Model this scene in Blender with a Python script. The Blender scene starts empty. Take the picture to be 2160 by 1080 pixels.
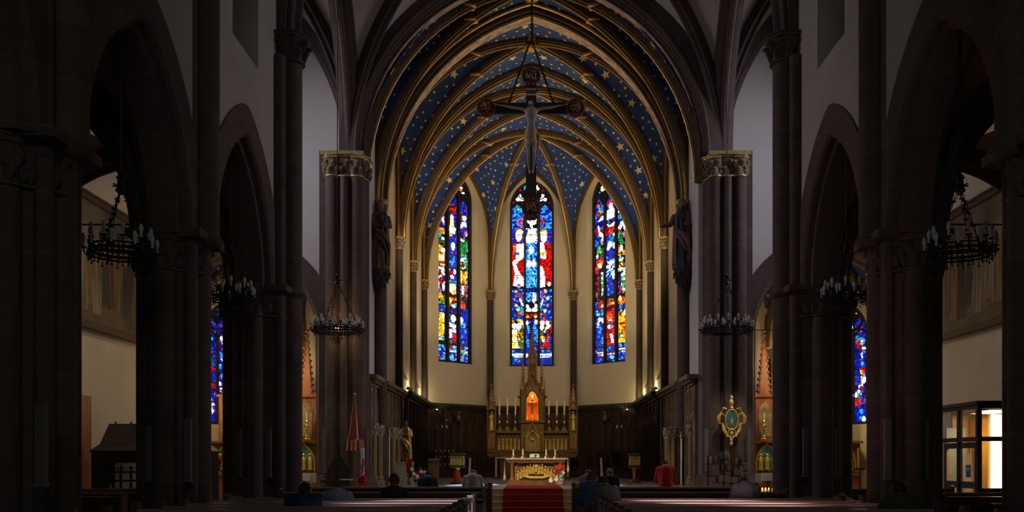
import bpy, bmesh, math, random
from mathutils import Vector, Matrix, noise
PI = math.pi
SC = bpy.context.scene
COL = SC.collection
rnd = random.Random(7)

# ------------------------------------------------------------------ camera, world, lights, exposure
EYE = 1.55
cam_data = bpy.data.cameras.new('camera')
cam_data.sensor_width = 36.0
cam_data.lens = 2000.0 / 2160.0 * 36.0
cam_data.shift_x = -42.0 / 2160.0
cam_data.shift_y = 435.0 / 2160.0
cam_data.clip_end = 200
cam = bpy.data.objects.new('camera', cam_data)
cam.location = (0, 0, EYE)
cam.rotation_euler = (PI / 2, 0, 0)
COL.objects.link(cam)
SC.camera = cam
SC.view_settings.view_transform = 'Standard'
SC.view_settings.look = 'None'
SC.view_settings.gamma = 1.0
SC.view_settings.use_curve_mapping = False
SC.view_settings.exposure = 0.0
w = bpy.data.worlds.new('world'); SC.world = w; w.use_nodes = True
w.node_tree.nodes['Background'].inputs[0].default_value = (0.55, 0.65, 0.8, 1)
w.node_tree.nodes['Background'].inputs[1].default_value = 0.015
SC.cycles.max_bounces = 6
SC.cycles.diffuse_bounces = 3
SC.cycles.sample_clamp_indirect = 2.0

def lamp(kind, loc, power, col, size=0.1, rot=None, spot=None, aim=None, name='lamp_light', sy=None, blend=0.6):
    d = bpy.data.lights.new(name, kind)
    d.energy = power; d.color = col
    if kind == 'AREA':
        d.shape = 'RECTANGLE'; d.size = size; d.size_y = sy or size
    else:
        d.shadow_soft_size = size
    if kind == 'SPOT':
        d.spot_size = math.radians(spot or 90); d.spot_blend = blend
    o = bpy.data.objects.new(name, d); o.location = loc
    if aim is not None:
        o.rotation_euler = (Vector(aim) - Vector(loc)).to_track_quat('-Z', 'Y').to_euler()
    elif rot: o.rotation_euler = rot
    COL.objects.link(o)
    return o
WARM = (1.0, 0.72, 0.34); WARM2 = (1.0, 0.80, 0.52); COOL = (0.86, 0.82, 1.0)
for s in (-1, 1):
    # floodlights standing on the choir cornice, turned up at the vault and the apse walls
    lamp('SPOT', (s*4.25, 34.2, 4.35), 620, WARM, 0.12, spot=92, aim=(s*-1.0, 36.5, 14))
    lamp('SPOT', (s*4.25, 38.3, 4.35), 470, WARM, 0.12, spot=120, aim=(s*-1.0, 37.5, 14))
    lamp('SPOT', (s*4.1, 30.5, 4.35), 300, WARM, 0.12, spot=90, aim=(s*-1.0, 33.5, 14))
    # assumed lamps hung high inside the chancel arch, turned at the apse
    lamp('SPOT', (s*4.2, 29.8, 9.2), 520, WARM2, 0.2, spot=70, aim=(s*-1.2, 43, 7.0))
    # wall washers low in the window bays of the choir
    for yy in (34.85, 38.7):
        lamp('POINT', (s*4.58, yy+1.2, 4.3), 32, (1, .8, .35), 0.03)
    # area light standing in for daylight, through tall windows assumed at the transept ends
    lamp('AREA', (s*10.8, 22.8, 12.0), 215, COOL, 2.6, aim=(0, 24.0, 4.0), sy=4.5).data.spread = math.radians(115)
    # unseen area lights added behind the viewer, tinted per side for the nave walls
    lamp('AREA', (s*1.6, -3.0, 9.0), 60, (.94, 1.0, .76) if s > 0 else (.92, .95, 1.0), 2.0, aim=(s*-3.0, 14, 7), sy=4)
    # added warm spots behind the crossing arch, brightening the opposite saint and colonnettes
    lamp('SPOT', (s*-3.9, 27.0, 8.6), 200, WARM, 0.1, spot=50, aim=(s*4.4, 28.4, 1.6))
    # unseen aisle lamp, put in to warm the wall under the painting
    lamp('SPOT', (s*7.0, 19.6, 7.2), 190 if s < 0 else 60, WARM, 0.15, spot=95, aim=(s*10.4, 24.2, 4.0))
    # assumed chapel altar lamps
    lamp('SPOT', (s*8.3, 27.9, 5.6), 150, WARM, 0.1, spot=100, aim=(s*8.3, 30.4, 3.0))
    lamp('POINT', (s*9.6, 28.3, 3.6), 45, WARM, 0.1)
    lamp('POINT', (s*7.5, 28.4, 4.6), 45, WARM, 0.1)
    # unseen spots added behind the transept piers to brighten the standard and the canopy
    lamp('SPOT', (s*5.9, 20.2, 5.6), 420 if s > 0 else 120, WARM2, 0.08, spot=24, aim=(s*5.4, 25.0, 2.6))
# unseen narrow spots added inside, standing in for coloured sun on floor and pews
lamp('SPOT', (2.6, 42.2, 9.5), 80000, (.35, .6, 1.0), 0.05, spot=5, aim=(-1.75, 28.4, .87), blend=.4, name='added_sun_spot')
lamp('SPOT', (-2.6, 42.2, 9.5), 60000, (.6, .65, 1.0), 0.05, spot=4.5, aim=(2.0, 28.6, .87), blend=.4, name='added_sun_spot')
lamp('SPOT', (-8.6, 26.0, 13.5), 650000, (1.0, .82, .92), 0.05, spot=5, aim=(2.5, 12.8, 1.0), blend=.7, name='added_sun_spot')
lamp('SPOT', (8.6, 26.0, 13.5), 320000, (.8, .88, 1.0), 0.05, spot=5, aim=(-1.5, 12.9, 1.0), blend=.7, name='added_sun_spot')
# assumed unseen spotlights, placed to brighten the two altars
lamp('SPOT', (-4.3, 18.6, 7.0), 3200, WARM2, 0.1, spot=13, aim=(0.1, 28.4, 1.1))
lamp('SPOT', (4.4, 18.6, 7.0), 1500, WARM2, 0.1, spot=13, aim=(0.0, 28.0, 1.1))
lamp('SPOT', (1.5, 31.0, 8.5), 520, WARM, 0.1, spot=36, aim=(0, 38.4, 3.0))

# ------------------------------------------------------------------ helpers
def V(*a): return Vector(a)

class MB:
    def __init__(s): s.v = []; s.f = []; s.m = []; s.sm = []; s.xf = Matrix.Identity(4)
    def add(s, vs, fs, mi=0, smooth=True):
        b = len(s.v)
        s.v += [s.xf @ Vector(p) for p in vs]
        for k, f in enumerate(fs):
            s.f.append([b + i for i in f]); s.m.append(mi[k] if isinstance(mi, list) else mi); s.sm.append(smooth)
    def box(s, c, d, mi=0, rz=0.0, rx=0.0, ry=0.0, taper=1.0):
        M = Matrix.Translation(c) @ Matrix.Rotation(rz, 4, 'Z') @ Matrix.Rotation(rx, 4, 'X') @ Matrix.Rotation(ry, 4, 'Y')
        hx, hy, hz = d[0]/2, d[1]/2, d[2]/2
        vs = [M @ Vector((x*hx*(taper if z > 0 else 1), y*hy*(taper if z > 0 else 1), z*hz)) for z in (-1, 1) for y in (-1, 1) for x in (-1, 1)]
        s.add(vs, [(0, 2, 3, 1), (4, 5, 7, 6), (0, 1, 5, 4), (2, 6, 7, 3), (0, 4, 6, 2), (1, 3, 7, 5)], mi, False)
    def lathe(s, prof, c=(0, 0, 0), n=16, mi=0, a0=0.0, a1=2*PI, sx=1.0, sy=1.0, cap=True, wave=None):
        full = abs(a1 - a0 - 2*PI) < 1e-6
        k = n if full else n + 1
        vs = []
        for r, z in prof:
            for i in range(k):
                a = a0 + (a1 - a0)*i/n
                q = r*(wave(a, z) if wave else 1)
                vs.append((c[0] + q*math.cos(a)*sx, c[1] + q*math.sin(a)*sy, c[2] + z))
        fs = []
        for j in range(len(prof) - 1):
            for i in range(n):
                i2 = (i + 1) % k if full else i + 1
                fs.append((j*k + i, j*k + i2, (j+1)*k + i2, (j+1)*k + i))
        if cap:
            fs.append(tuple(reversed(range(k)))); fs.append(tuple((len(prof)-1)*k + i for i in range(k)))
        s.add(vs, fs, mi)
    def cyl(s, c, r, h, n=14, mi=0, r2=None):
        s.lathe([(r, 0), (r2 if r2 is not None else r, h)], c, n, mi)
    def tube(s, path, r, n=8, mi=0, cap=True, sq=(1, 1)):
        P = [Vector(p) for p in path]; m = len(P)
        R = r if isinstance(r, (list, tuple)) else [r]*m
        vs = []; up = None
        for i in range(m):
            t = (P[min(i+1, m-1)] - P[max(i-1, 0)])
            if t.length < 1e-9: t = Vector((0, 0, 1))
            t.normalize()
            if up is None:
                up = t.cross(Vector((0, 0, 1)) if abs(t.z) < .9 else Vector((0, 1, 0))).normalized()
            a = (up - t*up.dot(t)).normalized(); b = t.cross(a); up = a
            for k in range(n):
                an = 2*PI*k/n
                vs.append(P[i] + (a*math.cos(an)*sq[0] + b*math.sin(an)*sq[1])*R[i])
        fs = [(j*n + i, j*n + (i+1) % n, (j+1)*n + (i+1) % n, (j+1)*n + i) for j in range(m-1) for i in range(n)]
        if cap: fs += [tuple(reversed(range(n))), tuple((m-1)*n + i for i in range(n))]
        s.add(vs, fs, mi)
    def ball(s, c, r, n=12, mi=0, rz=0):
        rx, ry, rz_ = (r, r, r) if not isinstance(r, (tuple, list)) else r
        h = max(4, n//2)
        vs = [(0, 0, -1)]
        for j in range(1, h):
            t = -PI/2 + PI*j/h
            for i in range(n):
                a = 2*PI*i/n
                vs.append((math.cos(t)*math.cos(a), math.cos(t)*math.sin(a), math.sin(t)))
        vs.append((0, 0, 1))
        fs = [(0, 1 + (i+1) % n, 1 + i) for i in range(n)]
        for j in range(h-2):
            for i in range(n):
                fs.append((1+j*n+i, 1+j*n+(i+1) % n, 1+(j+1)*n+(i+1) % n, 1+(j+1)*n+i))
        L = len(vs)-1; b = 1+(h-2)*n
        fs += [(b+i, b+(i+1) % n, L) for i in range(n)]
        M = Matrix.Translation(c) @ Matrix.Rotation(rz, 4, 'Z')
        s.add([M @ Vector((x*rx, y*ry, z*rz_)) for x, y, z in vs], fs, mi)
    def sweep(s, curve, side, prof, mi=0, close=True, inward=1, smooth=True):
        P = [Vector(p) for p in curve]; side = Vector(side).normalized(); m = len(P); k = len(prof)
        vs = []
        for i in range(m):
            t = (P[min(i+1, m-1)] - P[max(i-1, 0)]).normalized()
            nn = side.cross(t).normalized()*inward
            for u, v_ in prof: vs.append(P[i] + side*u + nn*v_)
        e = k if close else k-1
        fs = []; ms = []
        for j in range(m-1):
            for i in range(e):
                fs.append((j*k+i, j*k+(i+1) % k, (j+1)*k+(i+1) % k, (j+1)*k+i))
                ms.append(mi[i] if isinstance(mi, list) else mi)
        s.add(vs, fs, ms, smooth)
        if close:
            s.add([vs[i] for i in range(k)], [tuple(range(k))], ms[0], False)
            s.add([vs[(m-1)*k+i] for i in range(k)], [tuple(range(k))], ms[0], False)
    def prism(s, poly, origin, ux, uy, dep, mi=0):
        # poly in (ux, uy) plane, extruded along dep
        o = Vector(origin); ux = Vector(ux); uy = Vector(uy); d = Vector(dep); n = len(poly)
        a = [o + ux*p[0] + uy*p[1] for p in poly]; b = [p + d for p in a]
        s.add(a + b, [tuple(range(n)), tuple(reversed(range(n, 2*n)))] + [(i, (i+1) % n, n+(i+1) % n, n+i) for i in range(n)], mi, False)
    def build(s, name, mats, parent=None, loc=None, sharp=38, remesh=None, smooth_it=0, subd=0):
        me = bpy.data.meshes.new(name)
        me.from_pydata([tuple(p) for p in s.v], [], s.f)
        for m in (mats if isinstance(mats, (list, tuple)) else [mats]): me.materials.append(m)
        me.polygons.foreach_set('material_index', s.m)
        me.polygons.foreach_set('use_smooth', s.sm)
        me.update()
        bm = bmesh.new(); bm.from_mesh(me)
        bmesh.ops.recalc_face_normals(bm, faces=bm.faces)
        bm.to_mesh(me); bm.free()
        try: me.set_sharp_from_angle(angle=math.radians(sharp))
        except Exception: pass
        o = bpy.data.objects.new(name, me); COL.objects.link(o)
        if loc: o.location = loc
        if parent is not None: o.parent = parent
        if remesh:
            r = o.modifiers.new('remesh', 'REMESH'); r.mode = 'VOXEL'; r.voxel_size = remesh; r.use_smooth_shade = True
        if smooth_it:
            q = o.modifiers.new('smooth', 'SMOOTH'); q.factor = 0.5; q.iterations = smooth_it
        return o

def tag(o, label, cat, group=None, kind=None):
    if label: o['label'] = label
    if cat: o['category'] = cat
    if group: o['group'] = group
    if kind: o['kind'] = kind
    return o
def struct(o, label=None, cat=None):
    o['kind'] = 'structure'
    if label: o['label'] = label
    if cat: o['category'] = cat
    return o
def thing(name, label, cat, loc=(0, 0, 0), rz=0.0, group=None):
    o = bpy.data.objects.new(name, None); COL.objects.link(o); o.empty_display_size = 0.1
    o.location = loc; o.rotation_euler = (0, 0, rz)
    return tag(o, label, cat, group)
def dup(root, loc, rz=None, label=None, group=None, flip=False):
    def cp(o, par):
        c = o.copy(); COL.objects.link(c)
        if par is not None: c.parent = par
        for ch in [x for x in list(o.children)]: cp(ch, c)
        return c
    r = cp(root, None)
    r.location = loc
    if rz is not None: r.rotation_euler = (0, 0, rz)
    if label: r['label'] = label
    if group: r['group'] = group
    if flip: r.scale = (-r.scale[0], r.scale[1], r.scale[2])
    return r

# ------------------------------------------------------------------ materials
def new_mat(name):
    m = bpy.data.materials.new(name); m.use_nodes = True
    nt = m.node_tree; b = nt.nodes['Principled BSDF']
    return m, nt, b
def mat(name, col, rough=0.7, metal=0.0, var=0.15, scale=6.0, bump=0.0, emit=None, spec=0.3, coat=0.0, stretch=None):
    m, nt, b = new_mat(name)
    N = nt.nodes.new; L = nt.links.new
    tc = N('ShaderNodeTexCoord'); mp = N('ShaderNodeMapping'); no = N('ShaderNodeTexNoise')
    if stretch: mp.inputs['Scale'].default_value = stretch
    no.inputs['Scale'].default_value = scale; no.inputs['Detail'].default_value = 5
    L(tc.outputs['Object'], mp.inputs['Vector']); L(mp.outputs['Vector'], no.inputs['Vector'])
    r = N('ShaderNodeValToRGB')
    r.color_ramp.elements[0].position = .3; r.color_ramp.elements[1].position = .7
    r.color_ramp.elements[0].color = tuple(c*(1-var) for c in col) + (1,)
    r.color_ramp.elements[1].color = tuple(min(1, c*(1+var)) for c in col) + (1,)
    L(no.outputs['Fac'], r.inputs['Fac']); L(r.outputs['Color'], b.inputs['Base Color'])
    b.inputs['Roughness'].default_value = rough; b.inputs['Metallic'].default_value = metal
    b.inputs['Specular IOR Level'].default_value = spec
    if coat: b.inputs['Coat Weight'].default_value = coat
    if bump:
        bp = N('ShaderNodeBump'); bp.inputs['Strength'].default_value = bump; bp.inputs['Distance'].default_value = .02
        L(no.outputs['Fac'], bp.inputs['Height']); L(bp.outputs['Normal'], b.inputs['Normal'])
    if emit:
        b.inputs['Emission Color'].default_value = tuple(emit[0]) + (1,); b.inputs['Emission Strength'].default_value = emit[1]
    return m
def ashlar(name, c1, c2, mortar, bw=1.1, bh=0.62, ms=0.009, rough=0.8):
    m, nt, b = new_mat(name); N = nt.nodes.new; L = nt.links.new
    g = N('ShaderNodeNewGeometry'); sp = N('ShaderNodeSeparateXYZ'); ad = N('ShaderNodeMath'); cb = N('ShaderNodeCombineXYZ')
    L(g.outputs['Position'], sp.inputs[0]); L(sp.outputs['X'], ad.inputs[0]); L(sp.outputs['Y'], ad.inputs[1])
    L(ad.outputs[0], cb.inputs['X']); L(sp.outputs['Z'], cb.inputs['Y'])
    br = N('ShaderNodeTexBrick'); br.inputs['Scale'].default_value = 1.0
    br.inputs['Brick Width'].default_value = bw; br.inputs['Row Height'].default_value = bh
    br.inputs['Mortar Size'].default_value = ms; br.inputs['Mortar Smooth'].default_value = .3
    br.inputs['Color1'].default_value = tuple(c1)+(1,); br.inputs['Color2'].default_value = tuple(c2)+(1,); br.inputs['Mortar'].default_value = tuple(mortar)+(1,)
    L(cb.outputs[0], br.inputs['Vector'])
    no = N('ShaderNodeTexNoise'); no.inputs['Scale'].default_value = 5; no.inputs['Detail'].default_value = 6
    L(g.outputs['Position'], no.inputs['Vector'])
    mx = N('ShaderNodeMix'); mx.data_type = 'RGBA'; mx.blend_type = 'MULTIPLY'; mx.inputs['Factor'].default_value = .5
    L(br.outputs['Color'], mx.inputs[6]); L(no.outputs['Fac'], mx.inputs[7])
    L(mx.outputs[2], b.inputs['Base Color'])
    bp = N('ShaderNodeBump'); bp.inputs['Strength'].default_value = .35; bp.inputs['Distance'].default_value = .02
    L(no.outputs['Fac'], bp.inputs['Height']); L(bp.outputs['Normal'], b.inputs['Normal'])
    b.inputs['Roughness'].default_value = rough; b.inputs['Specular IOR Level'].default_value = .25
    return m
STONE = ashlar('brown_sandstone', (.130, .093, .077), (.102, .073, .062), (.155, .118, .095))
STONE2 = ashlar('choir_sandstone', (.085, .06, .045), (.065, .046, .036), (.11, .08, .06), .6, .5)
PLASTER = mat('cream_plaster', (.62, .54, .38), .9, var=.06, scale=.8, bump=.05)
PLASTERW = mat('white_plaster', (.56, .53, .50), .9, var=.05, scale=.8, bump=.05)
PLASTERD = mat('aged_plaster', (.42, .39, .33), .9, var=.1, scale=.8, bump=.05)
GOLD = mat('gilded_rib', (.60, .36, .08), .45, .6, .18, 9, spec=.5)
DARKRIB = mat('arch_dark', (.075, .045, .028), .6, .1, .25, 5)
RIBBROWN = mat('rib_brown', (.125, .082, .042), .6, .25, .25, 5)
BLUE = mat('vault_blue', (.032, .076, .25), .8, 0, .22, 2.5)
STAR = mat('star_gilding', (.98, .76, .36), .5, .1, .15, 4)
PAINTBAND = mat('painted_band', (.50, .38, .33), .8, 0, .45, 4.5)
DARKWOOD = mat('dark_oak', (.034, .018, .010), .5, 0, .35, 7, coat=.1, stretch=(1, 1, .15))
PEWWOOD = mat('pew_wood', (.085, .045, .030), .32, 0, .3, 8, spec=.6, coat=.35, stretch=(.15, 1, 1))
PEWGLEAM = mat('pew_rail_gleam', (.30, .21, .18), .38, 0, .2, 8, spec=.6, coat=.5, stretch=(.15, 1, 1))  # pew wood made paler so the rails carry the window gleam in their colour
REDWOOD = mat('red_wood', (.27, .10, .042), .5, 0, .3, 8, stretch=(1, 1, .2))
LIGHTWOOD = mat('oak_wood', (.30, .16, .07), .55, 0, .25, 8, stretch=(1, 1, .2))
IRON = mat('wrought_iron', (.025, .022, .02), .5, .6, .2, 12)
BRASS = mat('brass', (.75, .50, .16), .28, 1.0, .15, 15)
ALTARGOLD = mat('altar_gilding', (.90, .60, .15), .35, .6, .25, 18)
ALTARWOOD = mat('altar_gilt_wood', (.17, .095, .038), .5, .35, .35, 14)
WAX = mat('candle_wax', (.80, .60, .30), .5, 0, .05, 5)
BULB = mat('frosted_bulb', (.45, .47, .46), .25, 0, .05, 5)
LINEN = mat('white_linen', (.75, .74, .72), .85, 0, .06, 10, bump=.1)
FLOORST = mat('chancel_stone', (.34, .31, .28), .28, 0, .2, 2.0, spec=.5)
NAVEFLOOR = ashlar('nave_floor', (.10, .09, .085), (.085, .075, .07), (.05, .045, .04), .5, .5, .01, .4)
CARPET = mat('red_carpet', (.30, .022, .012), .95, 0, .2, 40, bump=.3)
STEPST = mat('step_stone', (.44, .32, .16), .6, 0, .15, 3)
SKIN = mat('skin', (.45, .28, .20), .6, 0, .06, 4)
SPEAKER = mat('speaker_grey', (.11, .10, .10), .6, 0, .05, 30)
BLACK = mat('black_paint', (.012, .012, .013), .5, 0, .1, 8)

# ------------------------------------------------------------------ geometry of arches and vaults
ZS = EYE + 7.8       # choir springing (capital top)
ZK = EYE + 13.78     # choir crown
def arc_r(d, h, z, stilt=0.0):
    """horizontal run reached at height z (0..h) on a pointed half arch of run d, rise h"""
    if z <= stilt: return 0.0
    hh = h - stilt; zz = min(z - stilt, hh)
    R = (d*d + hh*hh)/(2*d)
    return R - math.sqrt(max(0, R*R - zz*zz)) if R >= hh else d*zz/hh
def half_arch(P, K, n=22, stilt=0.0, bow=None):
    P = Vector(P); K = Vector(K); h = K.z - P.z
    dv = Vector((K.x-P.x, K.y-P.y, 0)); d = dv.length; dv.normalize()
    R = (d*d + h*h)/(2*d)
    out = []
    for i in range(n+1):
        z = h*math.sin(i/n*PI/2) if (R < h or stilt or abs(R-h) < .4*h) else h*(1-(1-i/n)**1.3)
        if R < h:   # flatter than a quarter circle: elliptic
            r = d*(1-math.sqrt(max(0, 1-(z/h)**2)))
        else: r = arc_r(d, h, z, stilt)
        out.append(P + dv*r + Vector((0, 0, z)))
    return out
def full_arch(P, Q, zc, n=22, stilt=0.0):
    P = Vector(P); Q = Vector(Q); C = (P+Q)/2; C.z = zc
    a = half_arch(P, C, n, stilt); b = half_arch(Q, C, n, stilt)
    return a + list(reversed(b))[1:]
def rib_profile(w, d):
    # u across, v into the room; roll mouldings either side of a central bead
    return [(-w*.5, -.06), (-w*.5, d*.35), (-w*.36, d*.42), (-w*.40, d*.6), (-w*.24, d*.72), (-w*.17, d*.72),
            (-w*.13, d*.9), (-w*.05, d), (w*.05, d), (w*.13, d*.9), (w*.17, d*.72), (w*.24, d*.72), (w*.40, d*.6), (w*.36, d*.42), (w*.5, d*.35), (w*.5, -.06)]
RIBMI = [0, 0, 0, 0, 0, 0, 1, 1, 1, 0, 0, 0, 0, 0, 0, 0]
def rib(name, curve, w_, d_, mats, parent=None, side=None, inward=None):
    P = curve; a = P[0]; b = P[-1] if side is None else None
    if side is None:
        hv = Vector((P[-1].x-P[0].x, P[-1].y-P[0].y, 0))
        if hv.length < 1e-3: hv = Vector((1, 0, 0))
        side = Vector((-hv.y, hv.x, 0)).normalized()
    # inward direction must point down/inside: check at mid
    mid = len(P)//2 if len(P) < 30 else len(P)//4
    t = (P[mid+1]-P[mid-1]).normalized(); nn = Vector(side).cross(t)
    inw = 1 if nn.z < 0 else -1
    m = MB(); m.sweep(P, side, rib_profile(w_, d_), RIBMI, True, inw)
    return m.build(name, mats, parent)

star_pts = []
def star(mb, p, nrm, r, rot, mi):
    nrm = nrm.normalized(); a = nrm.orthogonal().normalized(); b = nrm.cross(a)
    vs = []
    for i in range(10):
        q = r if i % 2 == 0 else r*.42
        an = rot + i*PI/5
        vs.append(p + (a*math.cos(an) + b*math.sin(an))*q)
    vs.append(p.copy())
    mb.add(vs, [(10, i, (i+1) % 10) for i in range(10)], mi, False)
def web(mb, A, B, mi=0, stars=True, center=None, dens=1.0, bulge=0.12):
    n = len(A); m = 6
    G = []
    for i in range(n):
        row = []
        for j in range(m+1):
            s = j/m; p = A[i].lerp(B[i], s)
            row.append(p + Vector((0, 0, bulge*math.sin(PI*s)*min(1, i/n*1.5)*(A[i]-B[i]).length/3)))
        G.append(row)
    vs = [p for r in G for p in r]; k = m+1
    mb.add(vs, [t for i in range(n-1) for j in range(m) for t in ((i*k+j, i*k+j+1, (i+1)*k+j+1), (i*k+j, (i+1)*k+j+1, (i+1)*k+j))], mi)
    if not stars: return
    area = 0
    for i in range(n-1): area += (A[i+1]-A[i]).length * ((A[i]-B[i]).length + (A[i+1]-B[i+1]).length)/2
    for size, mind, per in ((.165, .9, 4), (.060, .24, 30)):
        cnt = int(area*per*dens*4)
        for _ in range(cnt):
            fi = rnd.uniform(0.5, n-1.02); i = int(fi); fj = rnd.uniform(.12, .88)*m; j = int(fj)
            a, b, c, d = G[i][j], G[i][j+1], G[i+1][j], G[i+1][j+1]
            u_, v_ = fj-j, fi-i
            p = a + (b-a)*u_ + (d-b)*v_ if u_ >= v_ else a + (c-a)*v_ + (d-c)*u_
            if any((p-q).length_squared < (mind if md == mind else .30)**2 for q, md in star_pts[-900:]): continue
            nr = (b-a).cross(d-a) if u_ >= v_ else (d-a).cross(c-a)
            if nr.length < 1e-6: continue
            nr.normalize()
            cen = center or Vector((0, p.y, 9))
            if nr.dot(cen - p) < 0: nr = -nr
            star_pts.append((p, mind))
            star(mb, p + nr*.02, nr, size*rnd.uniform(.9, 1.15), rnd.uniform(0, 6.28), mi+1)
def vault(mb, x0, x1, y0, y1, zs, zk, mi, stars, dens=1.0, stilt=(0, 0), zside=None, skip=()):
    """quadripartite vault; stilt=(transverse, side)"""
    K = Vector(((x0+x1)/2, (y0+y1)/2, zk)); cs = [Vector((x, y, zs)) for x, y in ((x0, y0), (x1, y0), (x1, y1), (x0, y1))]
    diag = [half_arch(c, K) for c in cs]
    for k in range(4):
        if k in skip: continue
        a, b = cs[k], cs[(k+1) % 4]; C = (a+b)/2; C.z = zk if (k % 2 == 0 or zside is None) else zside
        st = stilt[k % 2]
        fa, fb = half_arch(a, C, stilt=st), half_arch(b, C, stilt=st)
        cen = Vector((K.x, K.y, zs))
        web(mb, fa, diag[k], mi, stars, cen, dens); web(mb, diag[(k+1) % 4], fb, mi, stars, cen, dens)
    return diag

# ------------------------------------------------------------------ ceilings: choir vault
WX = 4.6
bays = [(26.4, 28.9), (28.9, 32.9), (32.9, 36.8)]
mb = MB()
# narrow bay between crossing arch and chancel arch
diags = [vault(mb, -4.72, 4.72, 26.4, 28.65, ZS, ZK+.1, 0, True, 1, (0, 2.6), zside=ZK-.5)]
for y0, y1 in bays[1:]:
    diags.append(vault(mb, -WX, WX, y0, y1, ZS, ZK, 0, True, 1, (0, 1.5), zside=ZK-.15))
APK = Vector((0, 38.7, ZK-.22)); 
apv = [Vector((-WX, 36.8, ZS)), Vector((-WX, 40.6, ZS)), Vector((-1.9, 43.3, ZS)), Vector((1.9, 43.3, ZS)), Vector((WX, 40.6, ZS)), Vector((WX, 36.8, ZS))]
apr = [half_arch(p, APK) for p in apv]
apwall = []
for k in range(5):
    a, b = apv[k], apv[k+1]; C = (a+b)/2; C.z = EYE + 13.42
    st = 2.1 if k in (1, 2, 3) else 1.5
    fa, fb = half_arch(a, C, stilt=st), half_arch(b, C, stilt=st)
    apwall.append((fa, fb))
    web(mb, fa, apr[k], 0, True, Vector((0, 39, 9)), 1.5 if k in (1,2,3) else 1, .05); web(mb, apr[k+1], fb, 0, True, Vector((0, 39, 9)), 1.5 if k in (1,2,3) else 1, .05)
T3 = full_arch((-WX, 36.8, ZS), (WX, 36.8, ZS), ZK)
C36 = Vector((0, 36.8, ZK))
web(mb, apr[0], half_arch(apv[0], C36), 0, True, None, 1, .05); web(mb, half_arch(apv[5], C36), apr[5], 0, True, None, 1, .05)
choir_ceiling = struct(mb.build('ceiling', [BLUE, STAR], sharp=60), 'deep blue choir vault scattered with gilded stars between golden ribs', 'ceiling')
RM = [RIBBROWN, GOLD]
def bump_rib(curve, w_=.25, d_=.22, par=choir_ceiling, mats=RM, name='vault_rib'):
    return rib(name, curve, w_, d_, mats, par)
for dg in diags:
    bump_rib(dg[0] + list(reversed(dg[2]))[1:]); bump_rib(dg[1] + list(reversed(dg[3]))[1:])
for c in apr: bump_rib(c)
bump_rib(full_arch((-WX, 32.9, ZS), (WX, 32.9, ZS), ZK), .30, .25)
bump_rib(T3, .30, .25)
for fa, fb in apwall: bump_rib(fa + list(reversed(fb))[1:], .2, .16)
for (y0, y1) in bays[1:]:
    for s in (-1, 1):
        c = full_arch((s*WX, y0, ZS), (s*WX, y1, ZS), ZK-.15, stilt=1.5); bump_rib(c, .2, .16)
for y in (27.52, 30.9, 34.85, 38.7):
    m = MB(); m.lathe([(.10, -.36), (.22, -.33), (.26, -.26), (.20, -.2), (.24, -.1), (.24, .05)], (0, y, ZK), 16, 0)
    for i in range(8):
        a = i*PI/4; m.ball((.17*math.cos(a), y+.17*math.sin(a), ZK-.33), .05, 6)
    m.build('keystone', GOLD, choir_ceiling)
# small painted coats of gold where ribs are clasped
for dg in diags + [apr]:
    for c in dg:
        q = c[15]; m = MB(); t = (c[16]-c[14]).normalized()
        m.box((q.x, q.y, q.z-.12), (.34, .34, .06), 0, rz=math.atan2(t.y, t.x), ry=0)
        m.build('rib_clasp', GOLD, choir_ceiling)
# chancel arch: dark mouldings, gilded roll, painted band
def arch_order(name, y0, y1, rin, mats, mi, extra=(), x=WX, zs=ZS, zk=ZK, label=None, depth=.35):
    pass
def box_arch(mb, y, wy, off_out, off_in, mi, x=WX, zs=ZS, zk=ZK):
    """order of an arch: covers y..y+wy, radial band from off_out above the line to off_in inside it"""
    c = full_arch((-x, y, zs), (x, y, zs), zk, 30)
    m = len(c)
    mb.sweep(c, (0, 1, 0), [(0, -off_out), (0, off_in), (wy, off_in), (wy, -off_out)], mi, True, 1)
def inw_test(): pass
am = MB()
def arch_bead(mb, y, off_in, r, mi, x=WX, zs=ZS, zk=ZK):
    c = full_arch((-x, y, zs), (x, y, zs), zk, 30)
    pr = [(r*math.cos(a*PI/4), off_in + r*math.sin(a*PI/4)) for a in range(8)]
    mb.sweep(c, (0, 1, 0), pr, mi, True, 1)
# chancel arch (y 28.6..29.3) and crossing arch (y 25.9..26.6)
am = MB()
box_arch(am, 28.55, .30, .4, -.04, 0); box_arch(am, 28.75, .22, .2, .10, 0); box_arch(am, 28.95, .46, .4, .15, 2)
arch_bead(am, 28.56, -.04, .06, 1); arch_bead(am, 28.72, .05, .08, 0); arch_bead(am, 28.78, .15, .05, 0); arch_bead(am, 28.94, .15, .02, 1)
struct(am.build('trim_1', [DARKRIB, GOLD, PAINTBAND]), 'dark moulded chancel arch with gilded roll and painted band', 'arch')
am = MB()
CA = dict(x=4.9, zs=10.0, zk=15.15)
box_arch(am, 25.75, .30, .35, .06, 0, **CA); box_arch(am, 25.95, .25, .0, .14, 0, **CA); box_arch(am, 26.2, .32, .2, .25, 2, **CA)
arch_bead(am, 25.80, .10, .07, 0, **CA); arch_bead(am, 25.98, .12, .07, 0, **CA); arch_bead(am, 26.2, .24, .04, 0, **CA)
struct(am.build('trim_2', [STONE, GOLD, PAINTBAND]), 'brown sandstone crossing arch framing the choir', 'arch')

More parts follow.
